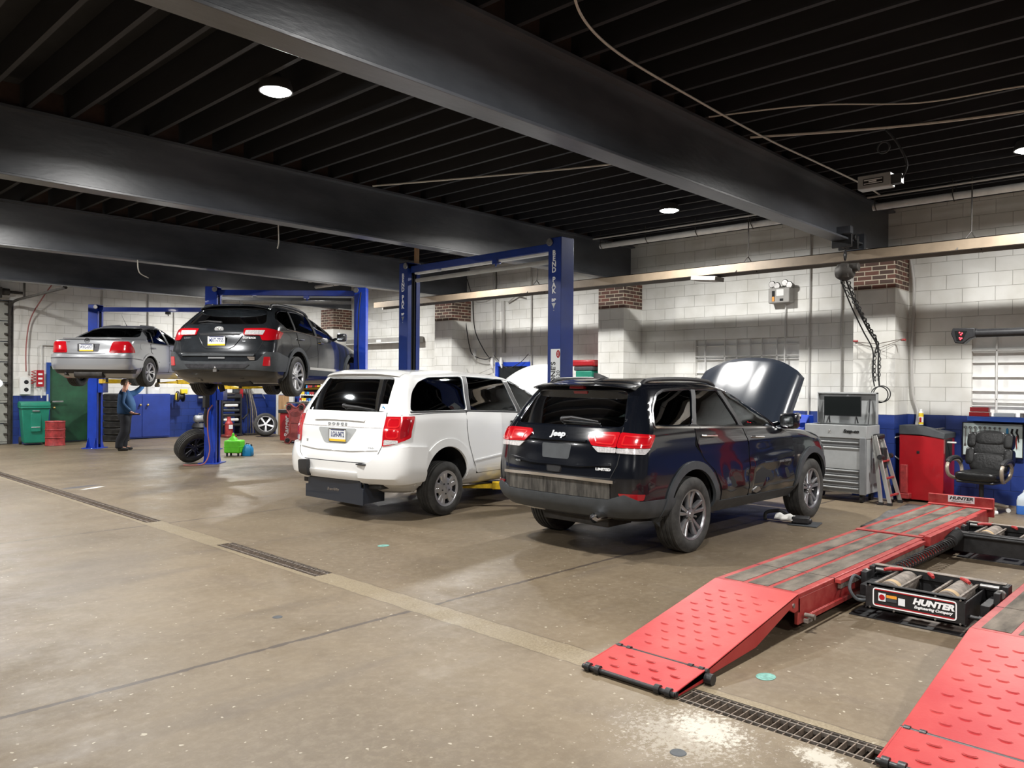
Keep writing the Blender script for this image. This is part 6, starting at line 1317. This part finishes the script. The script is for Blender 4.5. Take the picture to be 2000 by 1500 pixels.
# wall bits beside the door
t=thing('power_outlet','white electrical outlet panel with red coiled cord right of the garage door','outlet',(6.14,23.55,1.52)); lbox(t,'panel','white_plastic',-.12,-.05,-.22,.12,.04,.22); 
for z in (.1,-.1): b=B(); b.lathe([(.001,-.055),(.05,-.055),(.06,-.045)],c=(.02,0,z),axis='y',n=18); b.out('socket','dark',t)
b=B(); b.tube([(.18+.05*math.cos(k),-.08+.02*math.sin(k),.35-.012*k+.06) for k in [i*.5 for i in range(60)]],.010,5); b.out('red_coil','red_paint',t)
r=thing('wall_sign','small red sign with white bars hanging on the wall over the green bin','sign',(6.48,23.5,1.72)); lbox(r,'plate','red_paint',-.09,-.02,-.22,.09,0,.22); 
for z in (-.12,0,.12): lbox(r,'white_bar','white_letter',-.05,-.025,z-.03,.05,-.02,z+.02,bv=0)
b=B(); b.tube(spline([(6.15,23.5,1.9),(6.15,23.5,2.6),(6.25,23.5,3.3),(6.5,23.3,3.9),(6.7,23.1,4.3)],8),.016); tag(b.out('hanging_cord','cable_red'),'long red cord running from the ceiling to the outlet panel','cord')
b=B(); b.tube([(7.6,23.56,2.6),(6.55,23.56,2.62),(6.53,23.56,2.6),(6.53,23.56,1.2)],.016); tag(b.out('wall_conduit','pipe_white'),'thin white conduit bent beside the green door','pipe')
b=B(); b.cyl((6.66,23.5,1.0),(6.66,23.5,1.30),.022); tag(b.out('pipe_stub','pipe_white'),'short white pipe standing above the green bin lid','pipe')
b=B(); b.tube([(10.05,23.56,3.8),(10.05,23.56,3.0),(10.4,23.56,3.0),(11.4,23.56,2.98)],.014); tag(b.out('wall_conduit','pipe_grey'),'grey conduit on the far wall behind the silver sedan roof','pipe')
for x,l in ((8.05,'left of'),(9.3,'right of')): b=B(); b.cyl((x,23.56,1.3),(x,23.56,4.2),.018); tag(b.out('wall_conduit','pipe_grey'),'thin vertical conduit on the far wall, %s the man'%l,'pipe')
# tyres
def tyre(r,w,ri,name='tire',mtt='tire'):
    b=B(); prof=[(ri,-w*.40),(ri+.02,-w*.48),((r+ri)/2,-w*.52),(r-.03,-w*.48),(r-.01,-w*.42)]
    for k in range(4): a=-w*.40+w*.8/4*k; prof+=[(r,a+.004),(r,a+w*.2-.01),(r-.01,a+w*.2-.006)]
    prof+=[(r-.01,w*.42),(r-.03,w*.48),((r+ri)/2,w*.52),(ri+.02,w*.48),(ri,w*.40)]; b.lathe(prof,axis='z',n=44); b.lathe([(ri,-w*.4),(ri-.01,0),(ri,w*.4)],n=44); return b.out(name,mtt,ang=50)
pos=['bottom tire','second tire from the floor','third tire from the floor','fourth tire from the floor','fifth tire from the floor','sixth tire from the floor','topmost tire']
for k in range(7):
    o=tyre(.34,.18,.21) if k==0 else bpy.data.objects['tire_stacked'].copy()
    if k==0: o.name='tire_stacked'
    else: COL.objects.link(o); o.name='stacked_tire'
    o.location=(8.22+.012*math.sin(k*2.1),22.95+.012*math.cos(k*3.3),.094+k*.1885); tag(o,pos[k]+' of the dark tire stack behind the man','tire','stacked tires by the far wall')
bpy.data.objects['tire_stacked'].name='stacked_tire'
# blue double-door cabinet
t=thing('wall_cabinet','blue double-door cabinet with brass knobs against the far wall','cabinet',(9.35,23.35,0)); lbox(t,'cabinet_case','cabinet_blue',-.85,-.0,.02,.52,.24,1.30)
lbox(t,'cabinet_door','cabinet_blue',-.83,-.025,.06,-.30,.0,1.27); lbox(t,'cabinet_door','cabinet_blue',-.29,-.025,.06,.50,.0,1.27)
for x in (-.36,-.15): b=B(); b.cyl((x,-.02,.98),(x,-.06,.98),.012); b.ball((x,-.07,.98),.035); b.out('door_knob','brass',t)
# air tank on a drum
t=thing('air_tank','grey portable air tank with a handle resting on the silver drum','tank',(10.65,23.05,.42)); b=B(); b.lathe([(.001,-.20),(.08,-.19),(.115,-.14),(.115,.14),(.08,.19),(.001,.20)],c=(0,0,.13),axis='x',n=24); b.out('tank','tank_grey',t); b=B(); b.tube([(-.06,0,.24),(-.05,0,.29),(.05,0,.29),(.06,0,.24)],.010); b.out('handle','steel',t); lbox(t,'tank_foot','steel',-.12,-.08,0,-.09,.08,.06); lbox(t,'tank_foot','steel',.09,-.08,0,.12,.08,.06)
t=thing('low_drum','low silver and black drum with rims stacked under the air tank','drum',(10.65,23.05,0)); b=B(); b.lathe([(.001,0),(.24,0),(.25,.02),(.24,.12),(.27,.15),(.25,.17),(.27,.2),(.001,.2)],n=32); b.out('lower_drum','tank_grey',t); b=B(); b.lathe([(.26,.2),(.27,.24),(.20,.27),(.26,.30),(.2,.42),(.001,.42)],n=32); b.out('upper_drum','black_plastic',t)
# reel, red shelf
t=thing('hose_reel','black hose reel with a yellow bracket on the far wall','reel',(10.12,23.25,1.22)); b=B(); b.lathe([(.001,-.09),(.16,-.09),(.16,-.07),(.09,-.06),(.09,.06),(.16,.07),(.16,.09),(.001,.09)],axis='x',n=28); b.out('reel','black_plastic',t); b=B(); b.torus((-.095,0,0),.13,.014,'x',22,6); b.out('reel_rim','steel',t); lbox(t,'wall_arm','black_plastic',-.03,.0,-.04,.03,.35,.04); lbox(t,'bracket','yellow_plastic',-.02,-.12,.08,.18,.0,.22,bv=.02); lbox(t,'bracket','yellow_plastic',-.14,-.05,-.1,-.11,.05,.1,bv=.01)
t=thing('wall_shelf','red steel shelf with clamps on the far wall above the air tank','shelf',(11.15,23.3,1.48)); lbox(t,'shelf_plate','red_paint',-.40,-.12,0,.05,.1,.05); lbox(t,'shelf_plate','red_paint',.30,-.12,-.02,.95,.1,.10); lbox(t,'shelf_arm','red_paint',.85,-.12,-.32,.93,-.04,.02); b=B(); b.lathe([(.001,-.13),(.05,-.13),(.055,-.1)],c=(-.2,0,-.06),axis='y',n=16); b.out('dial','steel',t); b=B(); b.cyl((-.5,-.1,-.30),(.1,-.1,-.28),.03); b.box(.1,-.16,-.34,.25,-.02,-.24); b.out('air_gun','tank_grey',t)
for x,m_ in ((-.3,'white_plastic'),(.42,'white_plastic'),(.62,'grey_plastic')): lbox(t,'shelf_item',m_,x,-.1,-.16,x+.16,-.02,-.04,bv=.01)
lbox(t,'hook','grey_plastic',.86,-.1,-.5,.91,-.06,-.32,bv=.01)
# tool cart with stacked things
t=thing('tool_cart','black cart crowded with dark and white tool cases behind the lift post','cart',(11.45,22.85,0)); 
for z,mt,w in ((.30,'black_plastic',.30),(.46,'white_plastic',.24),(.60,'black_plastic',.30),(.75,'grey_plastic',.26),(.90,'white_plastic',.22),(.98,'black_plastic',.30),(1.15,'dark',.36)): lbox(t,'case',mt,-w,-.18,z,w,.18,z+.09,bv=.03)
lbox(t,'cart_post','black_plastic',-.32,-.2,.05,-.28,.2,1.3); lbox(t,'cart_post','black_plastic',.28,-.2,.05,.32,.2,1.3); lbox(t,'cart_base','black_plastic',-.34,-.22,.02,.34,.22,.08)
t=thing('bottle_jack','red hydraulic press jack standing in front of the tool cart','jack',(11.20,22.35,0)); lbox(t,'jack_base','maroon',-.16,-.2,0,.16,.2,.08,bv=.02); b=B(); b.lathe([(.12,.08),(.12,.42),(.09,.46),(.06,.5),(.05,.62),(.001,.62)],n=20); b.out('cylinder','red_dull',t); lbox(t,'label','plate_white',-.06,-.125,.26,.06,-.115,.38,bv=0)
b=B(); b.cyl((10.86,22.3,0),(10.88,22.35,1.02),.045); tag(b.out('white_tube','pipe_white'),'white plastic tube standing beside the bright blue lift post','tube')
# long bars leaning
t=thing('pry_bar_rack','dark rack of long pry bars leaning against the far wall','rack',(12.2,23.1,0)); 
for k,(x,dx,m_) in enumerate(((-.12,.14,'dark'),(-.02,.12,'track_steel'),(.08,.05,'dusty_steel'),(.16,.0,'black_plastic'),(.22,-.10,'track_steel'),(.3,-.16,'dusty_steel'))): b=B(); b.tube([(x,-.25+.02*k,.0),(x+dx*.5,-.1,.8),(x+dx,.2,1.55)],.018); b.out('bar',m_,t)
lbox(t,'rack_base','track_steel',-.2,-.32,0,.4,-.1,.06)
lbox(None,'wall_box','grey_steel_paint',11.95,23.35,1.32,12.45,23.6,1.62); tag(bpy.data.objects['wall_box'],'grey metal box on the far wall above the pry bars','box')
b=B(); b.tube([(12.0,23.5,1.28),(12.9,23.5,1.28),(12.9,23.3,1.12)],.015); tag(b.out('tool_rail','steel'),'thin steel rail on the blue wall behind the pry bars','rail')
t=thing('breaker_bar','dark breaker bar with a chrome socket end on the blue wall','bar',(11.85,23.3,.52)); b=B(); b.tube([(-.2,0,0),(.3,0,-.02),(.45,0,.12),(.5,-.02,.3)],.03); b.out('bar','black_plastic',t); b=B(); b.cyl((-.32,0,0),(-.2,0,0),.04); b.out('socket','brass',t)
# spare wheel leaning
def spare(loc,lab,r,w,rimr,style,rz,tilt,mtr='alloy',grp=None):
    t=thing('spare_wheel',lab,'wheel',loc,rz,grp); o=wheel(t,0,0,r,w,rimr,style,-1,0,mtr=mtr); o.rotation_euler=(tilt,0,0); o.location=(0,0,r*math.cos(tilt)+w/2*abs(math.sin(tilt))-.005); return t
spare((12.20,22.0,0),'spare wheel with five-spoke silver rim leaning near the far corner',.35,.22,.24,'five',-.35,-.32)
t_=spare((7.14,15.80,0),'loose wheel with dark rim leaning against the bright blue lift post',.36,.23,.24,'double5',math.radians(10),.52,'alloy_dark')
# door in the right wall near the corner with wood panel
t=thing('wooden_board','light wooden panel and white trim leaning at the far corner','panel',(12.95,22.3,0)); lbox(t,'wood_board','wood',0,-.35,0,.05,.25,1.25); lbox(t,'white_post','pipe_white',.0,.28,0,.06,.40,1.28); lbox(t,'white_post','pipe_white',.0,-.62,0,.06,-.38,1.28)
# blue-framed window on the right wall behind the minivan
t=thing('blue_frame_window','small dark window with a bright blue frame above the white minivan','window',(13.08,12.4,1.72)); 
for a in ((-.55,.36,.55,.46),(-.55,-.4,-.46,.36),(.46,-.4,.55,.36)): lbox(t,'frame','lift_blue_bright',-.05,a[0],a[1],.02,a[2],a[3])
lbox(t,'pane','screen',-.01,-.46,-.4,.01,.46,.36,bv=0)
t=thing('power_tool_case','red and dark green power tools piled on a shelf beside the pier','power tools',(12.75,9.95,1.80)); lbox(t,'shelf_bracket','black_plastic',-.25,-.3,-.03,.33,.35,.0); lbox(t,'lower_case','green_bin',-.2,-.22,.0,.15,.2,.16,bv=.02); lbox(t,'upper_case','grey_plastic',-.2,-.25,.16,.15,.25,.25,bv=.02); lbox(t,'red_lid','red_paint',-.22,-.28,.25,.18,.30,.38,bv=.03)
# red cabinet with white script, creeper, grey can, bins rack
t=thing('red_machine','red upright machine with white vertical lettering and cluttered black top','machine',(11.56,19.48,0),math.radians(35)); lbox(t,'machine_body','red_paint',-.2,-.22,.06,.25,.22,.82,bv=.02); lbox(t,'black_tray','black_plastic',-.24,-.26,.82,.29,.26,.92,bv=.02); text('Ranger',.17,'white_letter',t,(-.203,.02,.44),rot=PI/2,bold=.004,shear=.2,sx=1.2)
for i,(x,y,h,m_) in enumerate(((0,-.1,.16,'lift_blue'),(.05,.1,.12,'green_bin'),(-.1,.05,.1,'cardboard'),(.1,-.05,.1,'white_plastic'))): lbox(t,'tray_clutter',m_,x-.07,y-.07,.92,x+.07,y+.07,.92+h,bv=.01)
t=thing('mechanic_creeper','maroon mechanic creeper standing on end against the red machine','creeper',(11.30,18.84,0),math.radians(35)); t.scale=(1,1.15,1.03); 
half=[(.22,.02),(.24,.10),(.21,.20),(.135,.30),(.13,.60),(.15,.76),(.22,.88),(.24,1.0),(.18,1.08),(.10,1.05),(.03,.98)]; P=[(y,z) for y,z in half]+[(-y,z) for y,z in half[::-1]]+[(-.12,.0),(-.05,.10),(.05,.10),(.12,.0)]
b=B(); b.X=Matrix.Rotation(.10,4,'Y'); b.prism(P,'x',-.03,.03); b.out('creeper_board','maroon',t,.02)
b=B(); b.X=Matrix.Rotation(.10,4,'Y')
for q in ring(P,.0,-.03): b.prism(q,'x',-.055,-.02)
b.out('raised_rim','maroon',t,.008)
b=B(); b.X=Matrix.Rotation(.10,4,'Y')
for k in range(5): b.prism(arc((0,.90-.0*k),.07+.025*k,-150,-30,8)+arc((0,.90),.06+.025*k,-30,-150,8),'x',-.042,-.02); b.prism(arc((0,.14),.07+.025*k,30,150,8)+arc((0,.14),.06+.025*k,150,30,8),'x',-.042,-.02)
b.box(-.045,-.14,.55,-.02,.14,.565); b.out('ribs','maroon',t)
for y,z in ((.15,.10),(-.15,.10),(.155,.96),(-.155,.96)): b=B(); b.X=Matrix.Rotation(.10,4,'Y'); b.torus((-.06,y,z),.045,.014,'x',18,6); b.cyl((-.03,y,z),(-.08,y,z),.02); b.out('creeper_caster','dark',t)
t=thing('trash_can','round grey trash can behind the white minivan','trash can',(11.93,19.0,0)); b=B(); b.lathe([(.001,0.03),(.25,.03),(.31,.80),(.335,.82),(.335,.86),(.30,.86),(.25,.1)],n=32); b.out('can_body','trash_grey',t); b=B(); b.torus((0,0,.62),.302,.010,'z',28,6); b.out('can_rib','trash_grey',t)
for s in(-1,1): b=B(); b.cyl((s*.15,-.02,.03),(s*.15,.02,.03),.03); b.out('dolly_wheel','dark',t)
t=thing('workbench','dark workbench with a blue front under the sorting bins','bench',(12.72,20.48,0)); lbox(t,'bench_top','track_steel',-.35,-1.0,1.02,.35,.6,1.07); lbox(t,'bench_cabinet','cabinet_blue',-.25,-.95,.05,.33,.55,1.02)
t=thing('bin_organizer','rack of small coloured sorting bins on the workbench','organizer',(12.75,20.48,1.07)); lbox(t,'rack_frame','dark',.05,-.75,0,.12,.35,.78); lbox(t,'side_board','pipe_white',-.05,.33,0,.12,.40,.85)
rr=random.Random(3)
for r_ in range(4):
    z=.04+r_*.19
    lbox(t,'shelf_strip','white_plastic',-.12,-.72,z-.02,.05,.32,z-.005,bv=0)
    for k in range(8):
        y=.30-k*.128; mt=['red_paint','yellow_plastic','yellow_plastic','cabinet_blue','can_blue','red_paint','red_dull','dark'][(k+r_)%8]
        if r_<3 or k<4: lbox(t,'small_bin',mt,-.13+.02*r_,y-.115,z,.05,y,z+.09,bv=.003); 
for i in range(4):
    for k in range(7): lbox(t,'bin_card','white_letter',-.135+.02*i,.30-k*.128-.10,.04+i*.19,-.13+.02*i,.30-k*.128-.03,.06+i*.19,bv=0)
# gas cans
t=thing('green_canister','lime green plastic oil drainer tank on small feet behind the lift post','canister',(8.56,16.80,0),math.radians(40)); t.scale=(.72,.72,.85); lbox(t,'tank','lime',-.22,-.26,.08,.2,.26,.42,bv=.04); lbox(t,'seam','lime',-.225,-.265,.24,.205,.265,.255,bv=.003)
b=B(); b.lathe([(.16,.40),(.12,.47),(.05,.52),(.03,.60),(.001,.61)],c=(0,.05,0),n=24); b.out('funnel_top','lime',t)
for x in(-.15,.15):
    for y in(-.18,.18): b=B(); b.cyl((x,y,0),(x,y,.09),.03); b.out('foot','black_plastic',t)
t=thing('blue_canister','small blue plastic can with a black cap right of the green tank','can',(8.78,16.60,0),math.radians(40)); t.scale=(.85,.85,.85); b=B(); b.grid([[(x*k,y*k,z) for x,y in rnd([(-.1,-.12),(.1,-.12),(.1,.12),(-.1,.12)],.04)] for k,z in ((.95,0),(1.05,.02),(1.02,.18),(.7,.28),(.5,.30))],True,True,True); b.out('can_body','can_blue',t); b=B(); b.cyl((0,-.05,.25),(0,-.10,.30),.025); b.tube([(0,.08,.27),(0,.04,.33),(0,-.03,.32)],.012); b.out('cap','dark',t)
# hose from the post, work light, arms accessories
b=B(); b.tube(spline([(7.36,15.40,1.2),(7.25,15.35,1.05),(7.22,15.30,.7),(7.24,15.25,.3),(7.12,15.22,.05),(6.92,15.3,.02),(6.80,15.45,.02)],10),.013); tag(b.out('air_hose','cable_red'),'thin pinkish air hose hanging down the bright blue post to the floor','hose')
t=thing('drip_pan_stand','black tool holder clamped to the bright blue lift post','tool holder',(7.30,15.50,0)); lbox(t,'holder','black_plastic',-.10,-.12,1.15,.0,.0,1.62,bv=.01); b=B(); b.tube([(-.05,-.06,1.15),(-.07,-.06,.95),(-.05,-.06,.75)],[.03,.045,.02]); b.out('impact_gun','jack_black',t)
t=thing('work_light','bright work light glowing beneath the silver sedan','work light',(7.86,19.35,1.52)); b=B(); b.lathe([(.05,0),(.06,.05),(.03,.12),(.001,.13)],n=16); b.out('light_head','steel',t); b=B(); b.ball((0,0,-.01),.045); b.out('bulb','bulb_on',t); b=B(); b.tube([(0,0,.12),(0,0,.2)],.01); b.out('hook','steel',t)
l=bpy.data.lights.new('lamp_light','POINT'); l.energy=18; l.shadow_soft_size=.06; l.color=(.95,1,.98); o=bpy.data.objects.new('lamp_light',l); o.location=(7.86,19.35,1.42); COL.objects.link(o)
# red floor jack / step behind ladder
t=thing('floor_jack','red floor jack parked in the corner behind the ladder','floor jack',(12.30,3.74,0)); lbox(t,'jack_frame','red_dull',-.02,-.05,.05,.12,.12,.13,bv=.01); lbox(t,'jack_arm','red_dull',.0,-.02,.13,.06,.08,.55,bv=.01)
# ---------------------------------------------------------------- the man
def skin_mesh(name,V,E,R,mt,parent,root=0,sub=2):
    me=bpy.data.meshes.new(name); me.from_pydata(V,E,[]); o=bpy.data.objects.new(name,me); COL.objects.link(o)
    sk=o.modifiers.new('k','SKIN'); sk.use_smooth_shade=True; ly=me.skin_vertices[0].data if me.skin_vertices else None
    if ly is None:
        bm=bmesh.new(); bm.from_mesh(me); bm.verts.layers.skin.verify(); bm.to_mesh(me); bm.free(); ly=me.skin_vertices[0].data
    for i,r in enumerate(R): ly[i].radius=r if isinstance(r,tuple) else (r,r); ly[i].use_root=(i==root)
    s=o.modifiers.new('s','SUBSURF'); s.levels=sub; s.render_levels=sub
    dg=bpy.context.evaluated_depsgraph_get(); m2=bpy.data.meshes.new_from_object(o.evaluated_get(dg)); bpy.data.objects.remove(o)
    m2.materials.clear(); m2.materials.append(MT[mt]); m2.shade_smooth(); o=bpy.data.objects.new(name,m2); return link(o,parent)
def man():
    t=thing('person','person in a blue sweatshirt and dark trousers reaching up to the sedan wheel','person',(7.28,19.80,0),math.radians(-28))
    V=[(0,0,.93),(0,0,1.10),(.0,0,1.30),(-.01,0,1.42),(.0,0,1.50),(.03,0,1.60),(.05,0,1.68), # spine, neck, head
       (0,.11,.88),(.02,.12,.48),(-.02,.12,.09),(.13,.13,.05), (0,-.11,.88),(-.03,-.12,.48),(-.08,-.12,.09),(.06,-.13,.05),
       (0,.20,1.40),(.17,.27,1.38),(.36,.20,1.55),(.43,.17,1.60), (0,-.20,1.40),(-.02,-.29,1.13),(.16,-.28,.93),(.24,-.25,.90)]
    E=[(0,1),(1,2),(2,3),(3,4),(4,5),(5,6),(0,7),(7,8),(8,9),(9,10),(0,11),(11,12),(12,13),(13,14),(3,15),(15,16),(16,17),(17,18),(3,19),(19,20),(20,21),(21,22)]
    R=[(.15,.17),(.15,.19),(.13,.16),(.07,.10),.05,(.085,.075),(.06,.05),.07,.05,.035,.03,.07,.05,.035,.03,.045,.040,.032,.026,.045,.040,.032,.026]
    body=skin_mesh('body',V,E,R,'skin',t)
    def loft(b,rings,n=16): b.grid([[(cx+rx*math.copysign(abs(math.cos(a))**.85,math.cos(a)),cy+ry*math.copysign(abs(math.sin(a))**.85,math.sin(a)),z) for a in [2*PI*i/n for i in range(n)]] for z,cx,cy,rx,ry in rings],True,True,True)
    b=B(); loft(b,[(.86,.02,0,.185,.215),(.90,.03,0,.20,.225),(1.05,.04,0,.215,.225),(1.2,.03,0,.195,.225),(1.34,.0,0,.15,.23),(1.42,-.01,0,.11,.19),(1.47,-.01,0,.075,.09),(1.50,0,0,.065,.07)])
    b.tube(spline([(-.01,.15,1.37),(.08,.24,1.35),(.20,.27,1.40),(.30,.23,1.48),(.37,.20,1.56)],3),[.095]*2+[.085]*2+[.075]*2+[.068]*3+[.06]*3+[.05],12); b.tube(spline([(-.02,-.17,1.38),(-.03,-.25,1.28),(-.03,-.285,1.14),(.06,-.29,1.03),(.16,-.28,.94)],3),[.095]*2+[.088]*2+[.078]*2+[.07]*3+[.062]*3+[.05],12)
    o=b.out('sweatshirt','jacket',t,ang=80); q=o.modifiers.new('s','SUBSURF'); q.levels=1; q.render_levels=1
    b=B(); loft(b,[(.70,0,0,.13,.19),(.78,0,0,.15,.20),(.90,.01,0,.175,.205),(.98,.02,0,.17,.20)])
    for s_,x in ((1,-.02),(-1,-.08)): b.tube(spline([(0,s_*.09,.88),(.02,s_*.11,.70),(.01,s_*.125,.46),(x-.01,s_*.125,.25),(x-.02,s_*.125,.05)],3),[.125]*2+[.12]*2+[.105]*3+[.095]*3+[.09]*2+[.088],12)
    o=b.out('trousers','trousers',t,ang=80); q=o.modifiers.new('s','SUBSURF'); q.levels=1; q.render_levels=1
    for s,x in ((.125,-.02),(-.125,-.08)):
        skin_mesh('boot',[(x-.06,s,.05),(x+.05,s,.05),(x+.19,s,.035)],[(0,1),(1,2)],[(.05,.055),(.052,.05),(.035,.032)],'boot',t)
    # head shape details: hair cap, ears, nose
    b=B(); b.ball((.0,0,1.625),.098,14,(1.05,.85,1.1)); 
    for v in list(b.bm.verts):
        if v.co.x>.055 and v.co.z<1.68: v.co.x=.055
        if v.co.z<1.57: v.co.z=1.57
    b.out('hair','hair',t,ang=60)
    b=B(); b.ball((.02,.085,1.61),.024,8,(.6,.35,1)); b.out('ear','skin',t); b=B(); b.ball((.02,-.085,1.61),.024,8,(.6,.35,1)); b.out('ear','skin',t); b=B(); b.tube([(.10,0,1.63),(.125,0,1.60),(.10,0,1.59)],[.008,.014,.008]); b.out('nose','skin',t)
    def hand(p,d,up,n):
        d=Vector(d).normalized(); up=Vector(up).normalized(); s=d.cross(up).normalized(); P=Vector(p)
        V=[P,P+d*.07]; E=[(0,1)]; R=[(.028,.022),(.038,.018)]
        for k,(o_,l) in enumerate(((-.030,.065),(-.010,.075),(.010,.07),(.030,.055))):
            a=P+d*.085+s*o_; i=len(V); V+=[a,a+d*l*.5-up*.012,a+d*l*.85-up*.035]; E+=[(1,i),(i,i+1),(i+1,i+2)]; R+=[.010,.009,.007]
        i=len(V); V+=[P+d*.03+s*.04,P+d*.065+s*.06-up*.01]; E+=[(0,i),(i,i+1)]; R+=[.012,.009]
        skin_mesh('hand',[tuple(v) for v in V],E,R,'skin',t,sub=1)
    hand((.42,.175,1.595),(.6,-.1,.6),(-.5,0,.6),0); hand((.23,-.255,.90),(.9,.2,-.05),(0,0,1),1)
    b=B(); b.cyl((.20,-.22,.875),(.36,-.26,.885),.018); b.out('tool_in_hand','dark',t)
man()
